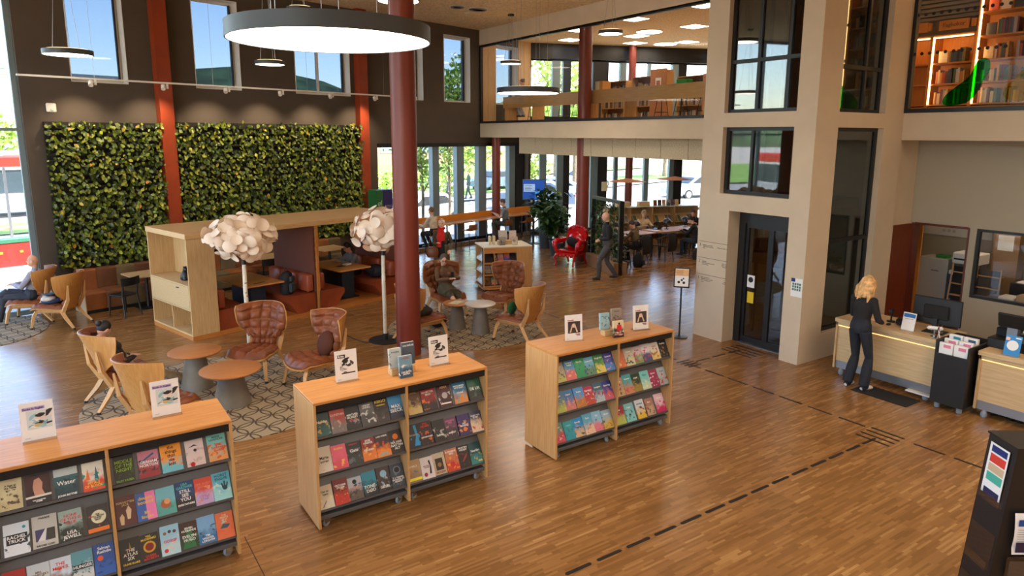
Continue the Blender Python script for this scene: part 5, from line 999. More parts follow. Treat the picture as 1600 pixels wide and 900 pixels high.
stand('acrylic sign with a photo of two hands at the left end of the romance cart', 5.0, 6.12, 1.27, -.25, 'r'); stand('acrylic sign with a photo of two hands at the right end of the romance cart', 6.0, 6.03, 1.27, -.2, 'r')
def upright(label, spec, u, v, z, rz, w=.135, h=.21, t=.03, lean=.1):
    m = Matrix.Translation((u, v, z)) @ Matrix.Rotation(rz, 4, 'Z') @ Matrix.Rotation(-lean, 4, 'X') @ Matrix(((1, 0, 0), (0, 0, -1), (0, 1, 0))).to_4x4(); return book(label, m, w, h, t, spec, 'books standing on the cart tops')
def block_(label, u, v, z, rz, w=.26, d=.10, h=.075): return tag(MB().box(-w/2, w/2, -d/2, d/2, 0, h, .004).build('wooden_block', OAKPALE, loc=(u, v, z), rz=rz), label, 'block', 'wooden display blocks')
block_('pale wooden display block on the crime cart', 2.82, 6.2, 1.27, 0); upright('pale book of bird sketches standing on the crime cart block', B('', (190, 200, 196), (196, 204, 200), (120, 130, 130), ('FUGLENE', .8, .1, (60, 80, 90))), 2.74, 6.19, 1.346, 0, .13, .2)
upright('grey-blue book standing tallest on the crime cart block', B('', (70, 84, 96), (80, 96, 110), (90, 80, 90), ('HALVMÅNE', .85, .1, W_)), 2.90, 6.22, 1.346, 0, .14, .23); upright('blue mountain book standing in front of the crime cart block', B('', (50, 90, 120), (120, 160, 180), (230, 230, 230), ('LAWINE', .88, .1, (190, 60, 70)), ('DEN HVITE\nDØDEN', .2, .1, W_)), 2.80, 6.07, 1.271, 0, .14, .22)
block_('pale wooden display block on the romance cart', 5.55, 6.07, 1.27, -.15); upright('pale blue book standing on the romance cart block', B('', (160, 190, 196), (150, 190, 200), (90, 110, 130), ('Når snøen\nfaller', .75, .1, (90, 110, 120))), 5.45, 6.1, 1.346, -.2, .13, .2)
upright('brown photograph book standing at the back of the romance cart block', B('', (120, 100, 90), (150, 140, 130), (80, 66, 60), ('ARVEN', .85, .1, (90, 70, 60))), 5.66, 6.12, 1.346, -.2, .14, .22); upright('red, black and cream book standing before the romance cart block', B('', (30, 26, 28), (222, 206, 170), (222, 206, 170), ('SKYGGE\nDRONNINGEN', .2, .09, (230, 150, 160)), s=[('p', [(-.2, .4), (-.15, .75), (.25, .75), (.3, .4)], (206, 30, 40)), ('d', .05, .82, .1, K_)]), 5.54, 5.95, 1.271, -.2, .14, .2)
# ------------------------------------------------------------ office behind the desk
ow = MB(); OM = Matrix.Translation((13.2, 6.6, 0)) @ Matrix.Rotation(-PI/2, 4, 'Z')
OFFW = mat('office_wall', (168, 158, 138), .8)
holes_wall(ow, 0, 10.6, 0, 3.62, .15, [(.22, 1.18, 0, 2.11), (1.29, 3.1, .9, 2.11)], OM); struct(ow.build('wall_office', OFFW)); struct(MB().box(12.4, 13.2, 6.42, 6.62, 0, 3.62).build('wall_corner', BEIGE))
w = window_unit('window_%d' % i, OM, 1.29, 3.1, .9, 2.11, .02, .05, BLACK, GLASSM, d=.08); i += 1
OFFB = mat('office_inner', (176, 164, 140), .8)
struct(MB().box(16.2, 16.35, 1.0, 8.2, 0, 2.75).build('wall_office_back', OFFB)); struct(MB().box(13.35, 16.2, 8.0, 8.15, 0, 2.75).build('wall_office_side', OFFB)); struct(MB().box(13.35, 16.2, .9, 1.0, 0, 2.75).build('wall_office_end', OFFB)); struct(MB().box(13.35, 16.35, .9, 8.2, 2.7, 2.8).build('ceiling_office', WHITE))
pn = thing('office_ceiling_light', 'square ceiling light inside the office', 'lamp', (14.8, 5.4, 2.66)); MB().box(-.3, .3, -.3, .3, 0, .04).build('frame', WHITE, pn); MB().box(-.27, .27, -.27, .27, -.004, 0).build('diffuser', glow('panel_glow', (255, 224, 186), 12), pn)
d2 = thing('door_2', None, None, (13.2, 6.37, 0), math.radians(176)); struct(d2)
RB = wood('red_brown_door', (104, 44, 24), (120, 54, 30), 'z', .3); MB().box(0, .78, -.045, 0, .01, 2.09, .003).build('door_leaf', RB, d2)
MB().box(.68, .73, -.055, -.045, .95, 1.2).build('lock_plate', CHROME, d2); MB().tube([(.70, -.05, 1.05), (.70, -.1, 1.05), (.58, -.1, 1.05)], .009, 8).build('door_handle', CHROME, d2); MB().box(.70, .775, .0, .012, 0.1, 2.0).build('edge_strip', STEEL, d2)
q = MB(); q.box(13.18, 13.37, 6.33, 6.385, 0, 2.11); q.box(13.18, 13.37, 5.415, 5.44, 0, 2.11); q.box(13.18, 13.37, 5.44, 6.33, 2.08, 2.12); struct(q.build('trim_3', mat('red_brown_frame', (92, 36, 22), .4)))
# furniture seen inside
t = thing('office_cabinet', 'tall pale grey cabinet inside the office doorway', 'cabinet', (14.75, 6.65, 0)); MB().box(0, .5, -.28, .28, 0, 1.25, .005).build('carcass', mat('cabinet_grey', (176, 170, 160), .5), t); MB().box(-.006, 0, -.27, .27, .02, 1.23).build('door_panel', mat('cabinet_front', (182, 176, 166), .5), t); MB().box(-.02, -.006, -.12, .02, 1.0, 1.012).build('pull', BLACK, t)
t = thing('amber_wallboard', 'amber wooden wall board behind the open office door', 'wall board', (14.6, 7.2, 0)); MB().box(0, .04, -.35, .4, 0, 2.5).build('board', wood('amber_board', (198, 128, 52), (212, 142, 66), 'z'), t); MB().box(-.004, 0, -.16, .0, 1.75, 2.05).build('pinned_sheet', mat('amber_paper', (222, 190, 140), .7), t)
t = thing('copier', 'white office copier with a blue front inside the doorway', 'copier', (14.75, 6.08, 0)); MB().box(0, .55, -.25, .25, .05, .5, .01).build('paper_drawers', mat('copier_grey', (150, 150, 152), .5), t); MB().box(0, .55, -.25, .25, .5, .98, .01).build('front', mat('copier_blue', (24, 62, 110), .5), t); MB().box(-.02, .55, -.26, .26, .98, 1.06, .01).build('tray', WHITE, t); MB().box(.02, .5, -.24, .24, 1.2, 1.42, .02).build('scanner', WHITE, t); MB().box(.0, .03, -.2, .2, 1.28, 1.31).build('slot', BLACK, t); MB().box(.25, .5, -.2, .2, 1.06, 1.2).build('neck', GREYMETAL, t)
tag(MB().box(14.85, 15.05, 6.46, 6.66, 1.251, 1.31, .004).build('green_box', mat('box_green', (40, 120, 50), .6)), 'small green box lying on the office cabinet', 'box')
def ladder(lb, u, v, rz):
    t = thing('ladder_shelf', lb, 'shelf', (u, v, 0), rz, 'office ladder shelves')
    for s in (-.2, .2): MB().tube([(0, s, 0), (.16, s, 1.25)], .015, 6).build('rail', LEGWOOD, t)
    for k in range(5): MB().box(.02+.032*k, .17+.03*k, -.19, .19, .2+.22*k, .215+.22*k).build('shelf_board', LEGWOOD, t)
    MB().box(.19, .21, -.2, .2, .1, 1.2).build('back_board', BLACK, t)
ladder('wooden ladder shelf at the edge of the office doorway', 14.3, 5.95, 0); ladder('wooden ladder shelf behind the office window', 14.3, 5.52, 0)
t = thing('wall_unit', 'white wall unit with sockets above the copier', 'wall unit', (16.15, 6.9, 1.55)); MB().box(0, .05, -.7, .7, 0, .38).build('board', WHITE, t); MB().box(-.01, 0, -.3, .1, .22, .34).build('notice', PAPER, t)
for k in range(3): MB().box(-.01, 0, .2-.1*k, .26-.1*k, .08, .14).build('socket', mat('socket_grey', (200, 198, 194), .5), t)
t = thing('desk_tower', 'black desk box with papers behind the office window', 'office box', (14.6, 5.0, 0)); MB().box(0, .4, -.22, .22, .0, 1.02, .008).build('casing', BLACK, t); MB().box(.05, .35, -.15, .15, 1.02, 1.03).build('paper_sheet', PAPER, t)
t = thing('wooden_column', 'brown panelled column inside the office', 'column panel', (15.6, 5.75, 0)); MB().box(0, .3, -.25, .2, 0, 2.7).build('board', mat('column_brown', (150, 118, 84), .6), t); MB().box(-.004, 0, -.15, .12, 1.45, 1.75).build('pinned_sheet', PAPER, t)
t = thing('potted_herb', 'small potted plant on the office window shelf', 'plant', (14.0, 4.55, .84)); MB().lathe([(.05, 0), (.07, .1)], 14).build('pot', WHITE, t); r_ = random.Random(4); o = leaf_mesh([(r_.gauss(0, .06), r_.gauss(0, .06), .15+abs(r_.gauss(0, .06))) for _ in range(60)], .07, r_, LEAFT).build('foliage', MATS['wall_leaves'], t); o['kind'] = 'stuff'
tag(MB().box(13.36, 14.2, 3.6, 5.3, .8, .84).build('office_counter', mat('counter_dark', (50, 44, 40), .5)), 'dark counter running under the office window', 'counter'); MB().box(13.4, 13.45, 3.7, 5.2, 0, .8).build('support_panel', BLACK, bpy.data.objects['office_counter']); pass
t = thing('stacked_trays', 'pale trays and a beige box on the office counter', 'trays', (13.9, 4.95, .84)); MB().box(-.15, .15, -.12, .12, 0, .06, .01).build('tray', WHITE, t); MB().box(-.12, .12, -.3, -.14, 0, .12, .01).build('beige_box', mat('beige_box', (180, 150, 110), .6), t)
# ------------------------------------------------------------ reception desks
LEDW = glow('desk_led', (255, 190, 110), 3.0)
def desk(label, v0, v1, end):
    t = thing('reception_desk', label, 'desk', (9.97, 0, 0), 0, 'oak reception desks')
    MB().box(-.02, .78, v0-.01, v1+.01, .84, .9, .004).build('worktop', OAKPALEY, t); MB().box(0, .02, v0, v1, .79, .84).build('front_rail', OAKPALEY, t); MB().box(.03, .05, v0, v1, .22, .79, .002).build('front_panel', OAKPALEY, t)
    MB().box(.022, .032, v0+.02, v1-.02, .775, .788).build('light_strip', LEDW, t); MB().box(.035, .05, v0, v1, .1, .22).build('kick_plate', STEEL, t); MB().box(.0, .76, v1-.03, v1, .1, .84, .002).build('end_panel', OAKPALEZ, t); MB().box(.0, .76, v0, v0+.03, .1, .84, .002).build('end_panel', OAKPALEZ, t)
    for v in (v0+.12, v1-.12):
        for x in (.05, .68): MB().lathe([(.03, 0), (.04, .02), (.04, .06), (.02, .1)], 14, (x, v, 0)).build('caster', RUBBER, t)
    MB().box(-.06, .05, v0+.02, v0+.35, .085, .1).build('foot_bar', WHITE, t); return t
desk('oak reception desk where the blond woman stands', 4.30, 5.80, 1); desk('oak reception desk cut by the frame edge past the black leaflet bin', 2.1, 3.80, 0)
kb = thing('leaflet_bin', 'black rolling bin with rows of leaflets between the desks', 'leaflet bin', (9.80, 4.06, 0))
for y in (-.2, .2): MB().box(0, .6, y-.01, y+.01, .09, .96 if y > 0 else .93).build('side_panel', BLACK, kb)
MB().box(0, .02, -.19, .19, .09, .78).build('front_panel', BLACK, kb); MB().box(.58, .6, -.19, .19, .09, .96).build('back_panel', BLACK, kb); MB().box(.02, .58, -.19, .19, .09, .11).build('floor_panel', BLACK, kb); MB().box(.02, .58, -.19, .19, .76, .775).build('shelf', BLACK, kb)
for x in (.08, .52):
    for y in (-.14, .14): MB().lathe([(.025, 0), (.035, .01), (.035, .06), (.02, .09)], 12, (x, y, 0)).build('caster', RUBBER, kb)
kk = 0; PINK = mat('leaflet_pink', (224, 130, 160), .6); TEAL = mat('leaflet_teal', (40, 130, 160), .6); NVY = mat('leaflet_navy', (60, 84, 120), .6)
for rw in range(3):
    for cl_ in range(2):
        c = thing('leaflet_pack', '%s pack of leaflets in the black bin, %s row from the front' % (('first', 'second')[cl_], ORD[rw]), 'leaflets', (9.84+.13*rw, 4.155-.185*cl_, .7755+.0*rw), 0, 'leaflet packs in the black bin')
        o = MB().box(0, .05, -.085, .085, 0, .15+.035*rw, .002).build('stack', PAPER, c); MB().box(-.002, 0, -.06, .03, .085+.035*rw, .13+.035*rw).build('printed_label', (PINK, PINK, TEAL if cl_ == 0 else NVY)[rw], c)
# things on the desks
def monitor(label, u, v, z, rz, w=.62, h=.38):
    t = thing('monitor', label, 'monitor', (u, v, z), rz, 'monitors on the desks'); MB().box(-.02, .02, -w/2, w/2, .12, .12+h, .008).build('panel', BLACK, t); MB().box(.02, .022, -w/2+.01, w/2-.01, .13, .11+h).build('display', mat('screen_off', (60, 66, 74), .2), t); MB().box(-.06, -.02, -.16, .16, .2, .4, .01).build('rear_housing', BLACKMATT, t); MB().box(-.06, -.03, -.03, .03, 0, .25).build('neck', BLACK, t); MB().box(-.12, .12, -.14, .14, 0, .012, .003).build('foot', BLACK, t); return t
monitor('wide black monitor turned away on the desk with the blond woman', 10.38, 4.55, .9, .1); monitor('black monitor on the second desk at the frame edge', 10.4, 3.1, .9, .0, .5, .34)
def desksign(label, u, v, z, rz, c, kind):
    t = thing('desk_sign', label, 'sign', (u, v, z), rz, 'desk signs'); o = MB().box(-.003, .003, -.09, .09, 0, .26).build('sheet', PAPER if kind else ink(c), t); o.rotation_euler.y = .2
    def f(q, m, nm): x = q.build(nm, m, t); x.rotation_euler.y = .2
    if kind: f(MB().box(-.005, -.003, -.08, .08, .19, .245), ink(c), 'header_band'); f(MB().box(-.005, -.003, -.06, .06, .165, .17), ink((120, 120, 120)), 'text_line')
    else:
        q = MB(); q.lathe([(.065, 0), (.065, .002)], 24); x = q.build('white_disc', PAPER, t); x.rotation_euler.y = -PI/2+.2; x.location = (.024, 0, .13); f(MB().box(-.005, -.003, -.08, -.02, .225, .24), ink(W_), 'title_line'); f(MB().box(-.005, -.003, .04, .085, .19, .23), ink((236, 190, 170)), 'leaf_mark')
    t2 = MB().box(-.05, .06, -.09, .09, 0, .003).build('base', ACRYL, t); return t
desksign('white desk sign with a blue header beside the wide monitor', 10.14, 4.82, .9, 0, (40, 110, 180), 1); desksign('blue desk sign with a white disc on the second desk', 10.05, 3.48, .9, 0, (40, 130, 190), 0); desksign('white and blue desk card at the very edge of the second desk', 10.02, 3.1, .9, 0, (60, 140, 190), 1)
t = thing('card_reader', 'white card reader tilted on a stand near the leaflet bin', 'card reader', (10.12, 4.44, .9), .5); MB().box(-.03, .03, -.1, .1, .1, .15, .02).build('head', WHITE, t); MB().tube([(0, 0, 0), (0, 0, .1)], .012, 8).build('stem', CHROME, t); MB().lathe([(.05, 0), (.05, .01)], 16).build('foot', CHROME, t)
t = thing('pen_box', 'clear plastic box of pens on the desk corner', 'pen box', (10.05, 4.35, .9)); MB().box(-.05, .05, -.06, .06, 0, .1).build('box', ACRYL, t)
for k in range(5): MB().tube([(R.uniform(-.03, .03), R.uniform(-.04, .04), .01), (R.uniform(-.05, .05), R.uniform(-.06, .06), .17)], .005, 6).build('pen', ink([(236, 236, 236), (60, 90, 160), (200, 60, 50), (30, 30, 30), (230, 220, 200)][k]), t)
t = thing('desk_scanner', 'black barcode scanner on a stand in front of the woman', 'scanner', (10.42, 5.2, .9)); MB().lathe([(.06, 0), (.06, .015), (.012, .02), (.012, .14)], 14).build('stand', BLACK, t); MB().box(-.04, .03, -.03, .03, .14, .2, .01).build('head', BLACK, t)
t = thing('card_terminal', 'black receipt box beside the barcode scanner', 'terminal', (10.40, 4.98, .9)); MB().box(-.09, .09, -.1, .1, 0, .1, .02).build('casing', BLACK, t); MB().box(-.02, .02, -.06, .06, .1, .104).build('slot', DARKMETAL, t)
t = thing('computer_mouse', 'small black mouse on the desk by the woman', 'mouse', (10.2, 5.12, .9)); q = MB(); q.ell((0, 0, .012), (.05, .03, .018)); q.build('shell', BLACK, t, smooth=60); MB().tube([(.05, 0, .01), (.15, .05, .006), (.25, .04, .006)], .003, 5).build('cable', BLACK, t)
t = thing('cash_terminal', 'black till with a raised customer display between bin and second desk', 'till', (10.45, 3.62, .9)); MB().box(-.2, .22, -.22, .22, 0, .13, .01).build('cash_drawer', BLACK, t); MB().box(-.05, .05, -.06, .06, .13, .3).build('stand', STEEL, t); o = MB().box(-.02, .02, -.16, .16, 0, .2, .01).build('display', BLACK, t); o.location = (-.06, 0, .28); o.rotation_euler.y = -.3; MB().box(-.09, -.08, -.05, .05, .42, .46).build('sticker', PAPER, t); MB().box(.0, .2, .05, .2, .13, .24, .01).build('printer', BLACKMATT, t)
t = thing('paper_sorter', 'paper sorter with grey trays under an oak top behind the second desk', 'paper sorter', (11.1, 3.55, 0)); MB().box(0, .45, -.5, .35, 1.08, 1.11, .003).build('oak_top', OAK, t); MB().box(0, .45, -.5, -.47, 0, 1.08).build('side_panel', DARKMETAL, t); MB().box(0, .45, .32, .35, 0, 1.08).build('side_panel', DARKMETAL, t)
for k in range(4): MB().box(0, .45, -.47, .32, .55+.13*k, .57+.13*k).build('tray', GREYMETAL, t); MB().box(.04, .36, -.3, .2, .57+.13*k, .6+.13*k).build('paper_stack', PAPER, t)
tag(MB().box(9.5, 9.9, 4.42, 5.22, .0, .012, .004).build('floor_mat', mat('rubber_black', (24, 22, 22), .9)), 'black rubber mat on the floor before the desk', 'mat')
t = thing('cable_tangle', 'loose black cables lying under the second desk', 'cables', (10.0, 3.2, 0))
for k in range(5):
    pts = [(R.uniform(.05, .35), -.5+.12*j+R.uniform(-.03, .03), .012+R.uniform(0, .04)) for j in range(9)]; MB().tube(pts, .007, 5).build('cable', BLACK, t)
# ------------------------------------------------------------ leaflet tower in the near corner
lt = thing('leaflet_tower', 'black leaning leaflet tower with clear pockets at the frame corner', 'leaflet stand', (5.79, 1.70, 0), -.59)
LB = mat('tower_black', (28, 22, 20), .5, var=.1, sc=3)
HT = 1.42
def slope_face(name, x0, x1, side):
    pass
prof = [(-.30, 0), (-.18, HT), (.18, HT), (.30, 0)]
q = MB(); n = 4; q.add([(x, .34, z) for x, z in prof]+[(x, .04, z) for x, z in prof], [(0, 1, 2, 3), (7, 6, 5, 4), (0, 4, 5, 1), (3, 2, 6, 7), (0, 3, 7, 4), (1, 5, 6, 2)]); q.build('body', LB, lt)
MB().box(-.19, .19, .03, .35, HT, HT+.015).build('top_rim', BLACK, lt)
AX = math.atan2(.12, HT)
fm_ = Matrix.Translation((-.30, .19, 0)) @ Matrix.Rotation(AX, 4, 'Y')      # on the slanted face: local y across, z up the slope, -x outward
def onface(nm, y0, y1, z0, z1, t0, t1, m): return MB().box(-t1, -t0, y0, y1, z0, z1, m=fm_).build(nm, m, lt)
for zz in (.92, .42, -.0): onface('pocket_lip', -.13, .13, zz+.02, zz+.09, .03, .034, ACRYL); onface('pocket_back', -.13, .13, zz+.02, zz+.3, .004, .007, ACRYL)
sh_ = thing('tower_leaflet', 'tall leaflet with red, tan and green panels in the tower pocket', 'leaflet', (0, 0, 0)); sh_.matrix_world = Matrix.Translation((5.79, 1.70, 0)) @ Matrix.Rotation(-.59, 4, 'Z') @ fm_
MB().box(-.014, -.011, -.1, .1, .98, 1.38).build('sheet', PAPER, sh_)
for a, b, c in ((1.315, 1.365, (24, 46, 110)), (1.235, 1.3, (214, 60, 44)), (1.165, 1.225, (206, 176, 140)), (1.09, 1.155, (70, 170, 150)), (.98, 1.03, (30, 34, 80))): MB().box(-.016, -.014, -.085, .075, a, b).build('printed_panel', ink(c), sh_)
sf = Matrix.Translation((-.06, .04, 0))
s2 = thing('tower_sheet', 'curled white information sheet on the side of the tower', 'leaflet', (0, 0, 0)); s2.matrix_world = Matrix.Translation((5.79, 1.70, 0)) @ Matrix.Rotation(-.59, 4, 'Z') @ sf
q = MB(); pts = [(-.1+.2*a/6, -.03-.02*math.sin(PI*b/6)-.02*(b == 0), .62+.32*b/6) for b in range(7) for a in range(7)]; q.add(pts, [(b*7+a, b*7+a+1, (b+1)*7+a+1, (b+1)*7+a) for a in range(6) for b in range(6)]); q.build('sheet', PAPER, s2)
MB().box(-.08, .08, -.057, -.054, .85, .9).build('header_band', ink((30, 70, 140)), s2); MB().box(-.08, .08, -.057, -.054, .64, .72).build('photo', ink((40, 30, 60)), s2)
for k in range(6): MB().box(-.08, .06, -.057, -.055, .82-.018*k, .822-.018*k).build('text_line', ink((120, 120, 124)), s2)
o = MB().box(-.13, .13, -.05, -.046, .45, .6, m=sf).build('side_pocket', ACRYL, lt); MB().box(-.1, .1, -.044, -.04, .4, .56, m=sf).build('brown_card', mat('brown_card', (74, 60, 50), .6), lt)
# ------------------------------------------------------------ notice stand by the lift
t = thing('notice_stand', 'slim black floor stand with a framed leaning notice by the lift', 'notice stand', (9.45, 8.5, 0), facing(-.72, -.62)+PI)
MB().lathe([(.15, 0), (.15, .012), (.03, .025)], 28).build('base', DARKMETAL, t, smooth=40); MB().lathe([(.016, .02), (.016, 1.05)], 12).build('pole', BLACK, t)
hd_ = Matrix.Translation((0, -.02, 1.12)) @ Matrix.Rotation(math.radians(-32), 4, 'X')
MB().box(-.14, .14, -.008, .012, -.19, .19, .003, m=hd_).build('frame', BLACK, t); MB().box(-.12, .12, -.0105, -.008, -.17, .17, m=hd_).build('sheet', PAPER, t); MB().box(-.12, .12, -.012, -.0105, .03, .16, m=hd_).build('tan_panel', ink((222, 180, 130)), t)
for k in range(3): MB().box(-.1, .02, -.0135, -.012, .12-.03*k, .128-.03*k, m=hd_).build('text_line', ink((150, 80, 60)), t)
for x, z, r in ((-.05, -.09, .025), (.04, -.1, .025), (0, -.05, .02), (.03, -.02, .015)): q = MB(); q.lathe([(r, 0), (r, .002)], 12); o = q.build('drawn_mark', ink(K_), t); o.matrix_local = hd_ @ Matrix.Translation((x, -.0105, z)) @ Matrix.Rotation(PI/2, 4, 'X')
# ------------------------------------------------------------ mezzanine: reading counter, bookcases, ceiling lights
MF = 4.02
SPM = {}
def spine(u, v, z, rz, w, h, d, c, label, group, lean=0):
    k = (round(w, 3), round(h, 3), round(d, 3))
    if k not in SPM:
        q = MB(); q.cur = 1; q.box(-w/2+.001, w/2-.001, .003, d-.001, .002, h-.002); q.cur = 0; q.box(-w/2, w/2, 0, .003, 0, h); q.box(-w/2, -w/2+.0015, .003, d, 0, h); q.box(w/2-.0015, w/2, .003, d, 0, h)
        me = q.mesh('book'); me.materials.append(COVER); me.materials.append(PAGES); SPM[k] = me
    o = bpy.data.objects.new('book', SPM[k]); COL.objects.link(o); o.location = (u, v, z); o.rotation_euler = (0, lean, rz)
    o['tone_a'] = lin(c); o['tone_b'] = lin(tuple(min(255, x*1.15) for x in c)); o['tone_c'] = lin(tuple(x*.7 for x in c)); o['seed'] = (R.uniform(0, 9), 0, 0); return tag(o, label, 'book', group)
SPC = [(150, 60, 40), (190, 170, 140), (60, 70, 90), (120, 110, 60), (200, 190, 180), (90, 40, 40), (70, 90, 70), (180, 120, 60), (40, 40, 46), (160, 150, 150), (206, 160, 90), (110, 60, 80)]
SHELFBOOKS = leafmat('shelved_spines', [(i_/11, c_) for i_, c_ in enumerate(SPC)], .6)
def row(q, u, v0, v1, z, fill_=.85, d=.15, hmax=.24):
    v = v0
    while v > v1+.03:
        w = R.choice((.022, .03, .038, .046)); h = R.choice((.19, .21, .23, .24))*hmax/.24
        if R.random() < fill_: q.box(u, u+d, v-w, v, z, z+h)
        v -= w+.0015
AMB = wood('amber_shelf', (176, 112, 52), (194, 130, 66), 'y')
# reading counter behind the glass
rc = thing('reading_counter', 'long oak counter with high stools behind the mezzanine glass', 'counter', (0, 0, MF)); MB().box(13.26, 13.3, 11.5, 20.3, .56, .9).build('modesty_panel', wood('counter_board', (176, 136, 84), (192, 152, 98), 'y'), rc); MB().box(13.26, 13.8, 11.5, 20.3, .9, .93, .003).build('counter_top', wood('counter_board', (0, 0, 0), (0, 0, 0)), rc)
for v in (11.52, 14.3, 15.9, 18.6, 20.2): MB().box(13.3, 13.76, v, v+.05, 0, .9).build('end_panel', OAKZ, rc)
def high_stool(u, v, lb, proto=[]):
    if not proto:
        t = thing('high_stool', lb, 'stool', (u, v, MF), 0, 'high stools at the mezzanine counter')
        MB().lathe([(.16, .72), (.18, .74), (.18, .76)], 18).build('seat', BLACK, t)
        for k in range(4): a = PI/4+k*PI/2; MB().tube([(math.cos(a)*.1, math.sin(a)*.1, .72), (math.cos(a)*.22, math.sin(a)*.22, 0)], .01, 6).build('leg', BLACK, t)
        q = MB(); q.tube([(.17*math.cos(k*PI/8), .17*math.sin(k*PI/8), .28) for k in range(17)], .007, 5); q.build('foot_ring', BLACK, t); proto.append(t); return t
    return clone(proto[0], (u, v, MF), 0, lb)
for k, v in enumerate((19.7, 19.1, 18.0, 17.3, 16.6, 13.7, 13.0, 12.2)): high_stool(14.1, v, 'black high stool at the mezzanine counter, %s from the dark wall' % (ORD+['seventh', 'eighth'])[k])
t = thing('mezzanine_lamp', 'small black desk lamp on the mezzanine counter near the dark wall', 'lamp', (13.5, 19.75, MF+.93)); MB().lathe([(.06, 0), (.06, .01), (.01, .02), (.01, .2)], 12).build('stand', BLACK, t); MB().lathe([(.14, .16), (.12, .3), (.02, .31)], 16).build('shade', BLACK, t)
# bookcases on the mezzanine
def bookcase(label, u, v0, v1, h, z=MF, end=True, shelves=3, sign=None, fill_=.8, lab='', bd=.28):
    t = thing('bookcase', label, 'bookcase', (u, 0, z), 0, 'bookcases')
    for v in (v0, v1): MB().box(0, bd*2, v-.015, v+.015, 0, h).build('end_panel', OAKZ, t)
    MB().box(bd-.01, bd+.01, v1, v0, 0, h).build('back_panel', wood('case_back', (120, 80, 50), (136, 92, 60), 'z'), t)
    for k in range(shelves+1): MB().box(0, bd*2, v1, v0, .08+(h-.1)*k/shelves, .1+(h-.1)*k/shelves).build('shelf', OAKZ, t)
    q = MB()
    for k in range(shelves): row(q, .06, v0-.03, v1+.05, .102+(h-.1)*k/shelves, fill_, .16, .26)
    q.build('shelved_books', SHELFBOOKS, t)['kind'] = 'stuff'
    return t
LBM = 'small book shelved in the bookcases behind the mezzanine counter'
bookcase('bookcase nearest the column behind the mezzanine counter', 15.0, 17.2, 16.1, 1.32, shelves=3, lab=LBM); bookcase('bookcase with a pale poster on its end behind the mezzanine counter', 15.0, 15.85, 14.9, 1.38, lab=LBM); bookcase('bookcase beside the lift behind the mezzanine counter', 15.0, 14.0, 12.9, 1.28, lab=LBM)
for v, lb in ((14.72, 'wide wooden case end with a framed poster, taller than its neighbours'), (12.75, 'wooden case end with a small framed poster beside the lift')):
    t = thing('case_end', lb, 'panel', (15.0, v, MF)); MB().box(0, .56, -.05, .05, 0, 1.55 if v > 14 else 1.3).build('board', OAKZ, t); MB().box(-.02, 0, -.32, .32, 0, 1.55 if v > 14 else 1.3).build('face_board', wood('face_board', (172, 116, 76), (188, 132, 90), 'z'), t); MB().box(-.026, -.02, -.11, .11, .95, 1.3).build('poster', PAPER, t); MB().box(-.03, -.026, -.07, .07, 1.05, 1.22).build('poster_picture', ink((190, 110, 90)), t)
t = thing('storage_box', 'pale and orange storage box on the mezzanine counter by the column', 'box', (13.5, 15.3, MF+.931)); MB().box(-.15, .15, -.02, .3, 0, .24).build('box', mat('box_orange', (216, 160, 90), .6), t); MB().box(-.152, -.15, .12, .3, .0, .24).build('pale_side', mat('box_pale', (206, 206, 176), .6), t)
tag(MB().box(13.4, 13.62, 12.2, 12.55, MF+.931, MF+1.04, .01).build('green_basket', mat('basket_green', (30, 140, 60), .5)), 'small green basket on the mezzanine counter', 'basket')
# ceiling light panels
PG = glow('ceiling_panel', (255, 232, 204), 15)
lights = [(14.35, 10.1), (14.35, 12.6), (14.35, 15.15), (14.35, 17.7), (16.8, 12.6), (16.8, 15.1), (16.8, 17.6), (19.3, 15.2), (19.3, 17.65), (15.6, 19.6), (18.0, 18.9)]
_pl = {}
def panel_light(u, v, z, s, lb):
    _pl[lb] = _pl.get(lb, -1)+1; lb = lb+', '+['first', 'second', 'third', 'fourth', 'fifth', 'sixth', 'seventh', 'eighth', 'ninth', 'tenth', 'eleventh'][_pl[lb]]+' listed from the lift'; t = thing('ceiling_panel_light', lb, 'lamp', (u, v, z), 0, 'ceiling light panels')
    MB().box(-s, s, -s, s, -.012, -.001).build('frame', WHITE, t); MB().box(-s+.03, s-.03, -s+.03, s-.03, -.016, -.012).build('diffuser', PG, t)
for u, v in lights: panel_light(u, v, 6.95, .33, 'square light panel flush in the mezzanine ceiling')
for u, v in ((13.9, 8.3), (13.9, 2.0), (14.2, 4.6), (13.6, -.5)): panel_light(u, v, 6.95, .33, 'square light panel in the ceiling over the lit shelves')
for u, v in ((15.2, 12.8), (17.6, 13.4), (19.6, 14.8), (14.6, 17.2), (13.6, 13.2), (13.4, 10.2), (13.6, 19.2), (16.6, 16.6)): panel_light(u, v, 3.62, .28, 'square light panel under the mezzanine over the reading room')
for u, v, lb in ((16.4, 16.6, 'round light disc nearer the glass in the mezzanine ceiling'), (19.0, 18.4, 'round light disc deep in the mezzanine ceiling')):
    t = thing('ceiling_disc_light', lb, 'lamp', (u, v, 6.95)); MB().lathe([(.42, -.03), (.42, -.001)], 32).build('rim', WHITE, t); MB().lathe([(.4, -.034), (.4, -.03)], 32).build('diffuser', PG, t)
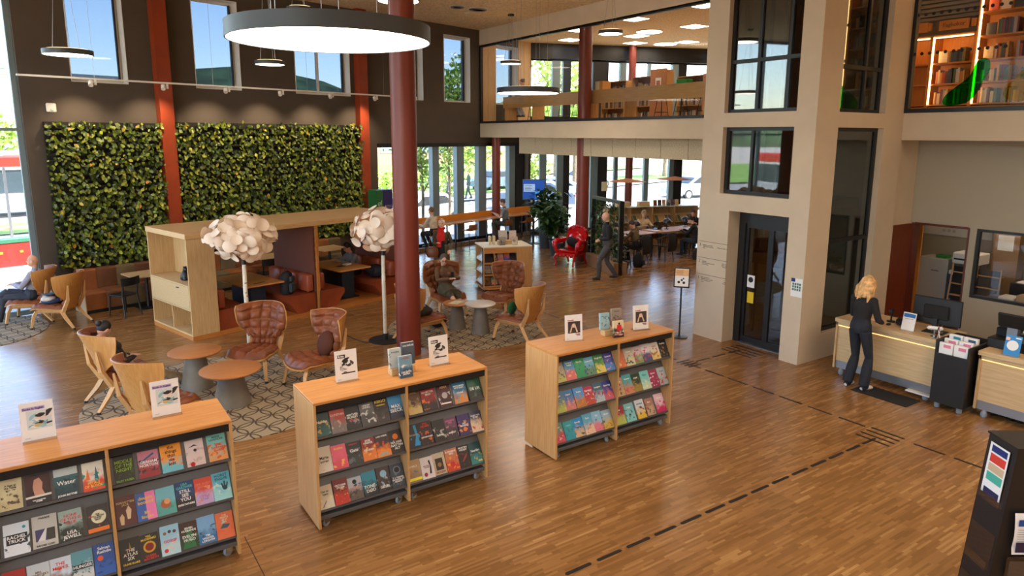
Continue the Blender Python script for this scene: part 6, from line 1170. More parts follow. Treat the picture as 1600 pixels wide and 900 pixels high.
# ------------------------------------------------------------ lit shelves over the desk
SW = V(13.75, 0, 0)
struct(MB().box(14.15, 14.3, -4, 8.4, MF, 6.95).build('wall_shelves', mat('grey_back', (120, 112, 100), .7)))
ls = thing('lit_shelf_wall', 'amber shelf wall with glowing strips above the reception desk', 'shelves', (0, 0, 0)); BK = wood('amber_back', (200, 124, 46), (214, 140, 60), 'z'); LED = glow('shelf_led', (255, 196, 120), 14)
secs = [(8.2, 6.66, 5.48, (4.25, 4.62, 4.99)), (6.64, 5.93, 5.48, (4.25, 4.62, 4.99)), (5.90, 4.62, 6.5, (4.25, 4.62, 5.0, 5.4, 5.8, 6.2)), (4.60, 3.2, 6.5, (4.25, 4.62, 5.0, 5.4, 5.8, 6.2))]
ORDS = ORD+'seventh eighth ninth tenth eleventh twelfth thirteenth fourteenth fifteenth sixteenth seventeenth eighteenth nineteenth twentieth'.split()
ORDS += ['twenty-'+o_ for o_ in ORDS[:9]]+['thirtieth']+['thirty-'+o_ for o_ in ORDS[:9]]
CNAME = dict(zip(SPC, 'brick-red tan slate olive pale maroon sage amber black grey golden plum'.split())); CNAME.update({(200, 180, 150): 'sand-coloured', (222, 210, 190): 'cream', (190, 90, 70): 'coral', (150, 170, 190): 'pale blue', (60, 60, 70): 'charcoal', (206, 190, 70): 'yellow'})
def LBS(c, bay, z, k, face_=0): return '%s %sbook, %s on the %s glowing shelf up, %s bay above the desk' % (CNAME.get(c, 'brown'), 'face-out ' if face_ else '', ORDS[k], ORDS[z], bay)
for bay_, (a, b, top, zs) in zip(('corner', 'sign', 'tall', 'end'), secs):
    for v in (a, b): MB().box(13.75, 14.12, v-.015, v+.015, MF, top).build('upright', AMB, ls)
    MB().box(14.12, 14.14, b, a, MF, top).build('back_panel', BK, ls); MB().box(13.75, 14.12, b, a, top-.03, top).build('top_board', AMB, ls); MB().box(13.75, 14.12, b, a, MF, 4.2).build('plinth', AMB, ls)
    MB().box(13.74, 13.75, a-.045, a-.018, 4.25, top-.03).build('light_strip', LED, ls); MB().box(13.74, 13.75, b+.03, a-.05, top-.055, top-.035).build('light_strip', LED, ls)
    for zi, z in enumerate(zs):
        MB().box(13.76, 14.12, b, a, z-.025, z).build('shelf', AMB, ls); bn = 0
        if a < 8 and a > 4.61:
            v = a-.08
            while v > b+.16:
                if R.random() < .26: # a face-out book
                    c_ = R.choice([(200, 180, 150), (222, 210, 190), (190, 90, 70), (150, 170, 190), (60, 60, 70), (206, 190, 70)]); o = spine(13.86, v-.08, z+.001, -PI/2, .15, .21, .03, c_, LBS(c_, bay_, zi, bn, 1), 'books on the glowing shelves', 0); v -= .19; bn += 1
                else:
                    for _ in range(R.randint(4, 9)):
                        w = R.choice((.026, .034, .042, .05))
                        if v-w < b+.05: break
                        c_ = R.choice(SPC); spine(13.84, v-w/2, z+.001, -PI/2, w, R.choice((.2, .22, .25, .27)), .17, c_, LBS(c_, bay_, zi, bn), 'books on the glowing shelves'); v -= w+.002; bn += 1
                    v -= R.choice((.02, .05, .12))
sb = thing('shelf_sign', 'wooden hanging sign reading Fagbøker above the glowing shelves', 'sign', (13.78, 6.36, 5.56)); MB().box(-.02, .02, -.3, .2, 0, .17, .004).build('board', AMB, sb); MB().box(-.03, .03, -.42, -.34, .02, .15).build('bracket', AMB, sb)
text('lettering', 'Fagbøker', .1, ink((90, 52, 20)), sb, Matrix.Translation((-.022, -.05, .085)) @ Matrix(((0, 0, -1), (-1, 0, 0), (0, 1, 0))).to_4x4(), 'CENTER')
sb = thing('shelf_sign', 'wooden hanging sign at the dark frame beside the glowing shelves', 'sign', (13.78, 7.0, 5.56)); MB().box(-.02, .02, -.25, .25, 0, .17, .004).build('board', AMB, sb); MB().box(-.03, .03, -.3, -.26, .02, .15).build('bracket', AMB, sb)
sl_ = thing('slatted_wall', 'grey slatted wall strip above the hanging signs', 'wall slats', (14.08, 0, 5.8))
for k in range(13): MB().box(0, .05, 5.95, 8.2, .08*k, .08*k+.05).build('slat', mat('slat_grey', (128, 122, 110), .6), sl_)
# ------------------------------------------------------------ people
import numpy as np
def ik(a, b, l1, l2, pole):
    a, b, pole = Vector(a), Vector(b), Vector(pole); d = b-a; L = min(d.length, (l1+l2)*.999); dn = d.normalized(); x = (l1*l1-l2*l2+L*L)/(2*L); h = math.sqrt(max(0, l1*l1-x*x))
    p = pole-dn*pole.dot(dn); p = p.normalized() if p.length > 1e-6 else Vector((0, 0, 1)); return a+dn*x+p*h, a+dn*L
TOPS = {}
def cloth(c, rough=.85, var=.08): return mat('cloth_%d_%d_%d' % tuple(c), c, rough, var=var, sc=14, bump=.15, bs=160)
def person(label, loc, rz, h=1.72, hip=(0, 0, .93), lean=0, twist=0, headp=0, heady=0, hands=None, feet=None, knee=None, top=(90, 90, 90), bottom=(50, 50, 60), shoe=(30, 28, 28), skin=SKIN, sleeve=1.0, hair=None, haircol=(60, 40, 30), skirt=None, coat=None, bare=False, voxel=.011, female=False, footdir=None, elbow=None, cat='person', wide=1.0, fing=True):
    s = h/1.72; t = thing('person', label, cat, loc, rz)
    P = Vector(hip); sl, cl = math.sin(lean), math.cos(lean)
    upv = Vector((0, sl, cl)); fw = Vector((0, cl, -sl)); rt = Vector((1, 0, 0))
    tw = Matrix.Rotation(twist, 3, upv); rt2 = tw @ rt
    caps = []; q = MB()
    def tube(pts, rad, reg, n=12, up=None):
        q.tube(pts, rad, n, up=up)
        for i in range(len(pts)-1):
            f = lambda r: (sum(r)/2 if isinstance(r, tuple) else r)
            r0 = f(rad[i] if not isinstance(rad, (int, float)) else rad); r1 = f(rad[i+1] if not isinstance(rad, (int, float)) else rad); caps.append((Vector(pts[i]), Vector(pts[i+1]), r0, r1, reg))
    def ell(c, r, reg, rot=None): q.ell(c, r, 14, 10, rot); caps.append((Vector(c), Vector(c)+Vector((0, 0, 1e-4)), sum(r)/3, sum(r)/3, reg))
    k = s*wide; W = .92 if female else 1.0
    waist = P+upv*.16*s; chest = P+upv*.34*s; sh = P+upv*.47*s; nk = P+upv*.53*s
    TOPR, BOT, SK, SHO = 0, 1, 2, 3
    tube([P-upv*.07*s, P, P+upv*.08*s], [(.12*k, .10*k), (.165*k, .12*k), (.155*k, .115*k)], BOT, 16, up=fw)
    tube([P+upv*.05*s, waist, chest, P+upv*.42*s, sh], [(.155*k, .115*k), (.138*k*W, .105*k), (.165*k*W, .122*k), (.16*k*W, .10*k), (.09*k, .07*k)], TOPR, 16, up=fw)
    if female: 
        for sx in (-1, 1): ell(chest+rt2*sx*.07*s+fw*.075*s, (.065*s, .06*s, .065*s), TOPR)
    tube([sh-upv*.02*s, nk, nk+upv*.07*s], [.058*s, .05*s, .047*s], SK, 12)
    hm = Matrix.Rotation(heady, 3, 'Z') @ Matrix.Rotation(headp-lean*.5, 3, 'X'); HC = nk+upv*.045*s+(hm @ Vector((0, .02, .105)))*s
    hv = lambda x, y, z: HC+(hm @ Vector((x, y, z)))*s
    ell(HC, (.074*s, .092*s, .112*s), SK, hm); ell(hv(0, .035, -.055), (.054*s, .058*s, .055*s), SK, hm)
    tube([hv(0, .088, .012), hv(0, .108, -.022)], [.009*s, .015*s], SK, 8)
    for sx in (-1, 1): ell(hv(sx*.075, -.005, -.01), (.012*s, .022*s, .032*s), SK, hm)
    # arms
    hands = hands or [(-.26*s, .05, P.z-.12*s), (.26*s, .05, P.z-.12*s)]; HD = []
    for i_, sx in enumerate((-1, 1)):
        S = sh-upv*.035*s+rt2*sx*.165*s*W*wide; ell(S, (.062*k, .062*k, .062*k), TOPR)
        tgt = Vector(hands[i_]); el, wr = ik(S, tgt, .285*s, .255*s, (elbow[i_] if elbow else (sx*.5, -.7, -.5)))
        mid = S.lerp(el, .5)
        if sleeve >= 1: tube([S, mid, el, el.lerp(wr, .5), wr], [.058*k, .052*k, .046*k, .042*k, .034*k], TOPR)
        else: tube([S, mid], [.06*k, .055*k], TOPR); tube([mid, el, el.lerp(wr, .5), wr], [.042*k, .038*k, .036*k, .026*k], SK)
        d = (wr-el).normalized(); HD.append((wr, d))
        side = d.cross(Vector((0, 0, 1))); side = side.normalized() if side.length > .2 else rt; nrm = side.cross(d).normalized()
        kn = wr+d*.085*s; tube([wr-d*.01, wr+d*.04*s, kn], [(.024*s, .018*s), (.038*s, .017*s), (.038*s, .014*s)], SK, 10, up=nrm)
        if fing:
            fr = max(.0085*s, voxel*.85)
            for j in range(4):
                b = kn+side*(j-1.5)*.021*s; L = (.062, .072, .068, .052)[j]*s; tube([b-d*.01, b+d*L*.55-nrm*.006, b+d*L*.95-nrm*.026], [fr, fr*.95, fr*.8], SK, 7)
            ts = -sx; b = wr+d*.025*s+side*ts*.034*s; tube([b, b+d*.03*s+side*ts*.022*s-nrm*.008, b+d*.062*s+side*ts*.022*s-nrm*.02], [fr*1.15, fr*1.05, fr*.85], SK, 7)
    # legs
    feet = feet or [(-.1*s, 0, .075), (.1*s, 0, .075)]; knee = knee or [(0, 1, .2), (0, 1, .2)]
    for i_, sx in enumerate((-1, 1)):
        Hp = P+rt*sx*.085*s-Vector((0, 0, .03)); kn, an = ik(Hp, Vector(feet[i_]), .44*s, .42*s, knee[i_])
        tube([Hp, Hp.lerp(kn, .5), kn], [.088*k, .076*k, .058*k], BOT); ca = kn.lerp(an, .35)
        if bare: tube([kn, kn.lerp(an, .12)], [.058*s, .055*s], BOT); tube([kn.lerp(an, .08), ca, an], [.047*s, .052*s, .034*s], SK)
        else: tube([kn, ca, an], [.058*k, .06*k*(1.25 if coat == 'wide' else 1), .05*k*(1.5 if coat == 'wide' else 1)], BOT)
        fd = Vector(footdir[i_]).normalized() if footdir else Vector((sx*.12, 1, 0)).normalized()
        dn = Vector((0, 0, -1)) if abs(fd.z) < .6 else (-(fd.cross(rt))).normalized()
        hl = an+dn*.032-fd*.045*s; tube([hl+Vector((0, 0, 0)), an+dn*.03+fd*.03*s, an+dn*.036+fd*.10*s, an+dn*.042+fd*.165*s], [(.036*s, .036*s), (.042*s, .043*s), (.046*s, .034*s), (.034*s, .024*s)], SHO, 10, up=Vector((0, 0, 1)))
        ell(an, (.044*s, .044*s, .04*s), SHO if not bare else SK)
    if skirt:
        a, b = skirt; tube([P+Vector((0, 0, .05)), P.lerp(Vector(a), .5), Vector(a)], [(.165*k, .13*k), (.19*k, .15*k), b], BOT, 16, up=fw)
    if isinstance(coat, (int, float)): tube([P+upv*.15*s, P, P-Vector((0, 0, coat*.5)), P-Vector((0, 0, coat))], [(.16*k, .13*k), (.185*k, .14*k), (.2*k, .155*k), (.215*k, .165*k)], TOPR, 18, up=fw)
    me = q.mesh('raw'); ob = bpy.data.objects.new('raw', me); COL.objects.link(ob)
    md = ob.modifiers.new('r', 'REMESH'); md.mode = 'VOXEL'; md.voxel_size = voxel; md.use_smooth_shade = True; ms = ob.modifiers.new('s', 'SMOOTH'); ms.factor = .45; ms.iterations = 2
    PEND_BODY.append((ob, t, caps, [cloth(top), cloth(bottom), skin, mat('shoe_%d_%d_%d' % tuple(shoe), shoe, .5)]))
    # hair, eyes, mouth
    if hair:
        g = MB(); HM = cloth(haircol, .6, .25); rr = random.Random(len(PEND_BODY))
        if hair != 'bald':
            g.ell(hv(0, -.018, .028), (.083*s, .092*s, .1*s), 16, 12, hm)
            if hair in ('long', 'bob'): g.tube([hv(0, -.05, .06), hv(0, -.075, -.04), hv(0, -.07, -.13), hv(0, -.06, -.22 if hair == 'long' else -.13)], [(.075*s, .05*s), (.09*s, .055*s), (.095*s, .05*s), (.06*s, .03*s)], 12, up=fw)
            if hair == 'long':
                for _ in range(26):
                    a = rr.uniform(-1.9, 1.9)-PI/2; x, y = math.cos(a)*.085, math.sin(a)*.085; z = rr.uniform(-.02, .08); g.tube([hv(x*.8, y*.8, z), hv(x*1.25+rr.uniform(-.02, .02), y*1.2, z-.10), hv(x*1.2+rr.uniform(-.03, .03), y*1.15, z-.18), hv(x*1.4, y*1.25, z-.26)], [.022*s, .034*s, .03*s, .008*s], 7)
            if hair == 'bun': g.ell(hv(0, -.11, .05), (.045*s, .04*s, .045*s), 12, 8)
            if hair == 'tail': g.tube([hv(0, -.1, .04), hv(0, -.15, 0), hv(0, -.14, -.1)], [.03*s, .032*s, .012*s], 8)
        else: pass
        if g.v: g.build('hair', HM, t, smooth=70)
    EY = mat('eye_dark', (34, 26, 22), .3); MO = mat('lip', (160, 84, 76), .5)
    for sx in (-1, 1): e = MB(); e.ell(hv(sx*.03, .083, .012), (.012*s, .007*s, .008*s), 8, 6); e.build('eye', EY, t); e = MB(); e.tube([hv(sx*.045, .08, .034), hv(sx*.03, .089, .038), hv(sx*.014, .089, .034)], .004*s, 5); e.build('eyebrow', cloth(haircol, .6, .25) if haircol else EY, t)
    e = MB(); e.ell(hv(0, .088, -.052), (.022*s, .007*s, .007*s), 8, 6); e.build('mouth', MO, t)
    return t, HD, hv
PEND_BODY = []
def finish_bodies():
    dg = bpy.context.evaluated_depsgraph_get(); dg.update()
    for ob, t, caps, mats in PEND_BODY:
        me = bpy.data.meshes.new_from_object(ob.evaluated_get(dg)); me.name = 'body'
        n = len(me.polygons); c = np.empty(n*3); me.polygons.foreach_get('center', c); c = c.reshape(-1, 3); best = np.full(n, 1e9); reg = np.zeros(n, int)
        for a, b, r0, r1, g in caps:
            a_, b_ = np.array(a), np.array(b); ab = b_-a_; tt = np.clip(((c-a_)@ab)/max(ab@ab, 1e-9), 0, 1); d = np.linalg.norm(c-(a_+tt[:, None]*ab), axis=1)-(r0+(r1-r0)*tt); m = d < best; best[m] = d[m]; reg[m] = g
        me.materials.clear()
        for m in mats: me.materials.append(m)
        me.polygons.foreach_set('material_index', reg.astype('int32')); me.polygons.foreach_set('use_smooth', [True]*n)
        o = bpy.data.objects.new('body', me); COL.objects.link(o); o.parent = t
        raw = ob.data; bpy.data.objects.remove(ob); bpy.data.meshes.remove(raw)
SEAT = dict(hip=(0, -.1, .52), lean=-.22)
# at the desk
t, hd, hv = person('blond woman in a black top and navy trousers standing at the desk', (9.62, 5.22, 0), facing(.99, -.12), 1.68, hip=(0, 0, .92), lean=.06, headp=-.25, hands=[(-.10, .30, 1.0), (.13, .28, 1.0)], elbow=[(-.6, -.7, -.6), (.6, -.7, -.6)], feet=[(-.12, -.02, .075), (.12, .02, .075)], top=(26, 25, 27), bottom=(30, 34, 44), shoe=(216, 204, 196), hair='long', haircol=(206, 160, 104), female=True, voxel=.0085, coat='wide', skin=SKIN2)
# walking man
t, hd, hv = person('bald man in a dark jacket walking past the plant screen', (11.8, 13.15, 0), facing(-.86, .5), 1.77, hip=(0, 0, .94), lean=.05, headp=-.15, hands=[(-.05, .20, 1.06), (.06, .22, 1.04)], elbow=[(-.8, -.6, -.2), (.8, -.6, -.2)], wide=1.1, feet=[(-.07, .23, .085), (.07, -.25, .10)], top=(28, 30, 35), bottom=(82, 80, 82), shoe=(24, 22, 22), hair='bald', haircol=(200, 190, 180), voxel=.01, skin=SKIN2)
# bald man in the chair
t, hd, hv = person('bald man in a pale checked shirt sitting by the glazing with crossed legs', (-.5, 16.38, .011), facing(-.96, .28), 1.76, hip=(0, -.06, .50), lean=-.16, headp=-.1, hands=[(-.04, .22, .74), (.05, .24, .73)], elbow=[(-.8, -.3, -.6), (.8, -.3, -.6)], feet=[(-.12, .50, .085), (.02, .72, .34)], knee=[(0, .3, 1), (0, .3, 1)], footdir=[(-.1, 1, 0), (.1, 1, .25)], top=(150, 148, 162), bottom=(48, 52, 62), shoe=(24, 24, 26), hair='bald', haircol=(170, 150, 130), voxel=.01, wide=1.12)
# dark-haired person sunk in the chair with the wooden back
t, hd, hv = person('dark-haired person with beige trousers and tan shoes sunk in a wing chair', (.66, 10.55, .011), facing(.98, .2), 1.66, hip=(0, .0, .49), lean=-.5, headp=-.75, heady=.3, hands=[(-.06, .08, .62), (.06, .1, .62)], elbow=[(-.7, -.6, -.4), (.7, -.6, -.4)], feet=[(-.24, .78, .09), (-.07, .84, .09)], knee=[(0, .1, 1), (0, .1, 1)], top=(44, 36, 34), bottom=(176, 158, 130), shoe=(150, 124, 96), hair='bun', haircol=(28, 20, 18), voxel=.01, female=True)
# reader in the brown sweater
t, hd, hv = person('reader in a brown sweater and olive skirt holding a phone in a wing chair', (6.62, 12.28, .011), facing(-.05, -1), 1.66, hip=(0, -.05, .50), lean=-.12, headp=-.45, heady=-.25, hands=[(-.05, .26, .80), (.06, .27, .80)], elbow=[(-.8, -.3, -.4), (.8, -.3, -.4)], feet=[(-.1, .52, .085), (.06, .70, .25)], knee=[(0, .2, 1), (0, .3, 1)], footdir=[(0, 1, 0), (.2, 1, -.2)], top=(104, 74, 48), bottom=(84, 78, 58), shoe=(222, 210, 200), hair='short', haircol=(84, 70, 60), bare=True, skirt=((0, .32, .5), (.2, .09)), female=True, voxel=.009, skin=SKIN2)
q = MB(); q.box(-.036, .036, .30, .31, .80, .94, .004); q.build('phone', BLACK, t)
g = MB()
for sx in (-1, 1): g.tube([hv(sx*.032+.022*math.cos(a), .094, .012+.016*math.sin(a)) for a in [k_*PI/6 for k_ in range(13)]], .0025, 5)
g.tube([hv(-.01, .095, .014), hv(.01, .095, .014)], .0025, 5); g.build('glasses', BLACK, t)
# woman with the red scarf
t, hd, hv = person('grey-haired woman in an olive coat with a bright red scarf', (7.8, 14.64, 0), facing(-.56, -.83), 1.66, hip=(0, 0, .91), hands=[(-.2, .12, .95), (.1, .17, 1.12)], headp=.05, elbow=[(-.4, -.8, -.5), (.4, -.7, -.6)], top=(86, 76, 54), bottom=(30, 30, 36), shoe=(30, 28, 28), hair='short', haircol=(206, 198, 188), coat=.42, female=True, voxel=.01, skin=SKIN2)
q = MB(); q.tube([(.062*math.cos(a), -.0+.066*math.sin(a), 1.455) for a in [k_*PI/8 for k_ in range(17)]], .032, 10); q.tube([(.03, .10, 1.43), (.05, .155, 1.3), (.04, .165, 1.15), (.05, .16, 1.02)], [(.04, .02), (.055, .018), (.05, .016), (.055, .012)], 10, up=(0, 1, 0)); q.tube([(-.03, .10, 1.43), (-.03, .15, 1.3), (-.04, .16, 1.17)], [(.04, .02), (.05, .018), (.05, .012)], 10, up=(0, 1, 0)); q.build('scarf', cloth((196, 26, 30)), t, smooth=70)
MB().box(-.075, .075, .125, .14, .75, 1.35, .02).build('dark_shirt', cloth((28, 26, 30)), t)
g = MB(); g.tube([hv(-.06, .05, .10), hv(-.02, .075, .105), hv(.02, .075, .105), hv(.06, .05, .10)], .006, 6); g.build('glasses', cloth((150, 40, 50)), t)
bg_ = thing('shoulder_bag', 'brown leather shoulder bag hanging at the arm of the woman in the red scarf', 'bag', (7.52, 14.60, .78), facing(-.56, -.83)); q = MB(); q.tube([(0, 0, 0), (0, 0, .08), (0, 0, .2), (0, 0, .24)], [(.12, .05), (.16, .07), (.14, .055), (.1, .03)], 14, up=(0, 1, 0)); q.build('pouch', mat('bag_brown', (110, 60, 30), .45), bg_, smooth=60); q = MB(); q.tube([(-.1, 0, .22), (-.06, .0, .42), (.04, -.02, .55), (.1, 0, .22)], .01, 6); q.build('strap', mat('bag_brown', (110, 60, 30), .45), bg_)
# bar
p = dwp(-3.1, .95); person('person in a cream shirt sitting at the window bar behind the rust-red pillar', p, WA+.1, 1.7, hip=(0, -.02, .74), lean=.15, hands=[(-.15, .4, .96), (.15, .42, .96)], feet=[(-.1, .2, .34), (.1, .2, .34)], knee=[(0, 1, .4), (0, 1, .4)], top=(206, 190, 166), bottom=(26, 26, 28), hair='short', haircol=(120, 84, 60), voxel=.013)
p = dwp(.2, .95); t, hd, hv = person('man in a grey T-shirt sitting sideways at the window bar with a phone', p, WA+.75, 1.78, hip=(0, -.02, .74), lean=.1, headp=-.3, hands=[(-.06, .36, 1.05), (.1, .36, 1.05)], feet=[(-.12, .3, .36), (.08, .25, .3)], knee=[(0, 1, .4), (0, 1, .4)], top=(120, 126, 124), bottom=(64, 66, 58), shoe=(40, 40, 42), sleeve=.4, hair='short', haircol=(80, 60, 46), voxel=.012, skin=SKIN2)
MB().box(-.02, .05, .44, .45, 1.04, 1.17, .004).build('phone', BLACK, t)
# booth
p = bo(4.33, 1.05, .075); person('reader in a grey vest with pale sleeves at the second booth table', p, WA+PI/2, 1.66, hip=(0, -.02, .42), lean=.3, headp=-.4, hands=[(-.14, .5, .74), (.12, .5, .74)], feet=[(-.1, .42, .09), (.1, .4, .09)], knee=[(0, .5, 1), (0, .5, 1)], top=(120, 124, 134), bottom=(30, 30, 34), hair='bob', haircol=(36, 28, 26), female=True, voxel=.012)
# reading room
def sitter(lb, u, v, fx, fy, top, bottom, hair, hc, lean=.25, hd_=-.45, fem=False, h=1.68, hands=None): return person(lb, (u, v, 0), facing(fx, fy), h, hip=(0, -.05, .5), lean=lean, headp=hd_, hands=hands or [(-.16, .40, .80), (.14, .42, .80)], feet=[(-.12, .36, .085), (.12, .3, .085)], knee=[(0, .5, 1), (0, .5, 1)], top=top, bottom=bottom, hair=hair, haircol=hc, female=fem, voxel=.013, skin=SKIN2)
sitter('student in an olive-brown sweater with tied hair bent over the reading table', 14.1, 14.5, -.25, .95, (110, 92, 66), (40, 40, 44), 'tail', (70, 40, 30), fem=True); sitter('woman in a cream sweater behind a black laptop', 16.2, 16.35, -.35, -.9, (220, 190, 150), (60, 60, 70), 'short', (170, 150, 120), lean=.1, hd_=-.2, fem=True)
sitter('student in a black sweater at the reading table beside the lift', 16.45, 14.35, -.45, .9, (22, 22, 24), (34, 44, 60), 'short', (40, 28, 24)); sitter('person in dark clothes with an orange collar at the far end of the reading table', 18.1, 15.9, -.7, -.5, (40, 34, 34), (40, 40, 44), 'short', (70, 46, 36), fem=True)
sitter('person in a black jacket sitting just behind the walking man', 13.33, 14.4, .1, 1.0, (24, 24, 28), (30, 30, 36), 'short', (30, 24, 22))
# outdoors and upstairs
person('walker in a grey jacket crossing outside the street window', cpos(699, 38)-V(0, 0, .12), 1.2, 1.74, feet=[(-.07, .22, .075), (.07, -.25, .09)], top=(90, 96, 100), bottom=(60, 64, 72), hair='short', voxel=.02, fing=False); person('walker in dark green farther off outside the street window', cpos(731, 42)-V(0, 0, .12), 1.3, 1.7, feet=[(-.07, .2, .075), (.07, -.2, .09)], top=(50, 70, 60), bottom=(50, 60, 60), hair='short', voxel=.02, fing=False)
person('reader with patterned grey trousers at the mezzanine counter', (14.08, 20.05, MF), facing(-1, -.05), 1.7, hip=(0, 0, .80), lean=.25, headp=-.4, hands=[(-.16, .42, 1.02), (.15, .4, 1.02)], feet=[(-.1, .2, .34), (.1, .2, .34)], knee=[(0, 1, .4), (0, 1, .4)], top=(90, 80, 74), bottom=(150, 150, 148), hair='bun', haircol=(90, 60, 44), female=True, voxel=.015)
finish_bodies()
# ------------------------------------------------------------ magazine cart beyond the rug
CR = math.radians(-17); mc = thing('magazine_cart', 'oak magazine cart with a pale top standing past the far rug', 'book cart', (8.33, 13.58, 0), CR)
DKB = mat('cart_dark', (44, 34, 28), .6); W4, D4, H4 = 1.2, .85, 1.08
MB().box(0, W4, 0, D4, H4-.03, H4, .004).build('cart_top', mat('cart_pale_top', (206, 196, 176), .4), mc)
MB().box(0, .025, 0, .05, .06, H4-.03).build('corner_post', OAKZ, mc); MB().box(.025, .30, D4-.03, D4, .06, H4-.03).build('back_panel', OAKZ, mc); MB().box(.82, W4, 0, .025, .06, H4-.03).build('front_panel', OAKZ, mc); MB().box(W4-.025, W4, .025, D4, .06, H4-.03).build('side_panel', OAKZ, mc); MB().box(.27, .29, .03, D4-.03, .06, H4-.03).build('inner_panel', OAKZ, mc); MB().box(.025, .82, .22, .235, .06, H4-.03).build('inner_back', DKB, mc); MB().box(.0, W4, 0, D4, .06, .1).build('base_board', OAK, mc); MB().box(.025, .82, 0, .02, H4-.15, H4-.03).build('top_rail', OAK, mc)
for z in (.14, .42, .70):
    q = MB(); q.add([(.03, .02, z), (.82, .02, z), (.82, .20, z+.24), (.03, .20, z+.24), (.03, .03, z-.01), (.82, .03, z-.01), (.82, .21, z+.235), (.03, .21, z+.235)], [(0, 1, 2, 3), (7, 6, 5, 4), (0, 4, 5, 1), (3, 2, 6, 7), (0, 3, 7, 4), (1, 5, 6, 2)]); q.build('display_shelf', DKB, mc); MB().box(.03, .82, 0, .02, z-.03, z+.012).build('shelf_lip', OAK, mc)
    q = MB(); q.add([(.02, .24, z), (.02, D4-.04, z), (.20, D4-.04, z+.24), (.20, .24, z+.24), (.03, .24, z-.01), (.03, D4-.04, z-.01), (.21, D4-.04, z+.235), (.21, .24, z+.235)], [(3, 2, 1, 0), (4, 5, 6, 7), (0, 1, 5, 4), (2, 3, 7, 6), (0, 4, 7, 3), (1, 2, 6, 5)]); q.build('side_shelf', OAKZ, mc)
for x in (.08, W4-.08):
    for y in (.08, D4-.08): q = MB(); q.lathe([(.02, -.012), (.035, -.012), (.035, .012), (.02, .012)], 14); o = q.build('caster', DARKMETAL, mc); o.rotation_euler.x = PI/2; o.location = (x, y, .0355)
MCM = Matrix.Translation((8.33, 13.58, 0)) @ Matrix.Rotation(CR, 4, 'Z')
MAGC = [[None, ('dark magazine with a white face', (40, 30, 28), (30, 26, 26), (200, 180, 160)), ('pink and red magazine', (190, 110, 110), (206, 160, 150), (150, 40, 40)), ('orange and blue magazine', (40, 80, 160), (220, 100, 40), (60, 140, 200)), ('black magazine', (40, 34, 44), (34, 30, 36), (80, 70, 90))], [('grey portrait magazine', (170, 160, 150), (150, 140, 132), (90, 84, 80)), ('white magazine with a black figure', (216, 210, 200), (206, 200, 192), (40, 40, 40)), ('cream magazine with a round picture', (206, 196, 176), (190, 180, 160), (90, 80, 60)), ('dark blue magazine', (40, 50, 70), (60, 70, 90), (120, 120, 130)), None], [('brown magazine', (120, 80, 60), (150, 110, 80), (60, 40, 30)), ('green and pink magazine', (206, 120, 120), (90, 160, 120), (220, 200, 190)), ('black and white magazine', (40, 38, 38), (150, 146, 140), (220, 216, 210)), ('olive magazine', (150, 130, 70), (120, 110, 70), (60, 50, 30)), None]]
for r_i, z in enumerate((.70, .42, .14)):
    for c_i, sp_ in enumerate(MAGC[r_i]):
        if sp_ is None: continue
        m = MCM @ Matrix.Translation((.10+.158*c_i+.02, .038, z+.034)) @ Matrix(((1, 0, 0), (0, .6, -.8), (0, .8, .6))).to_4x4(); book('%s on the %s row of the magazine cart' % (sp_[0], ('top', 'middle', 'bottom')[r_i]), m, .14, .2, .008, (sp_[0], sp_[1], sp_[2], sp_[3], [], []), 'magazines on the cart past the rug')
for r_i, z in enumerate((.70, .42, .14)):
    for c_i in range(3):
        m = MCM @ Matrix.Translation((.038, .70-.19*c_i, z+.034)) @ Matrix(((0, .6, -.8), (-1, 0, 0), (0, .8, .6))).to_4x4(); book('pale magazine on the %s side row of the magazine cart, %s from the window' % (('top', 'middle', 'bottom')[r_i], ORD[c_i]), m, .16, .2, .008, ('', (196, 200, 206), (170, 180, 196), (90, 110, 140), [], []), 'magazines on the cart past the rug')
def mup(lb, x, y, w, h, spec): m = MCM @ Matrix.Translation((x, y, H4)) @ Matrix.Rotation(-.12, 4, 'X') @ Matrix(((1, 0, 0), (0, 0, -1), (0, 1, 0))).to_4x4(); book(lb, m, w, h, .02, ('',)+spec+([], []), 'books standing on the magazine cart')
mup('grey portrait book standing at the front of the magazine cart', .52, .22, .14, .2, ((120, 114, 110), (150, 144, 138), (60, 56, 54))); mup('cream portrait book standing at the front edge of the magazine cart', .82, .18, .14, .2, ((206, 196, 180), (190, 176, 160), (90, 70, 60)))
mup('tall black and white photo book at the back of the magazine cart', .62, .52, .22, .32, ((60, 56, 54), (190, 186, 180), (30, 28, 28))); mup('tall pink-white photo book at the back of the magazine cart', .88, .55, .18, .30, ((200, 170, 150), (206, 190, 180), (120, 70, 60)))
t = thing('display_block', 'pale wooden display block on the magazine cart', 'block', MCM @ V(.68, .36, H4), CR); MB().box(-.24, .24, -.06, .06, 0, .1, .004).build('block', OAKPALE, t)
for k, lb in ((0, 'first upright book spine on the magazine cart top'), (1, 'second upright book spine on the magazine cart top')): p = MCM @ V(.26+.1*k, .34, H4); spine(p.x, p.y, p.z, CR, .04, .21, .14, (216, 196, 150), lb, 'upright spines on the magazine cart')
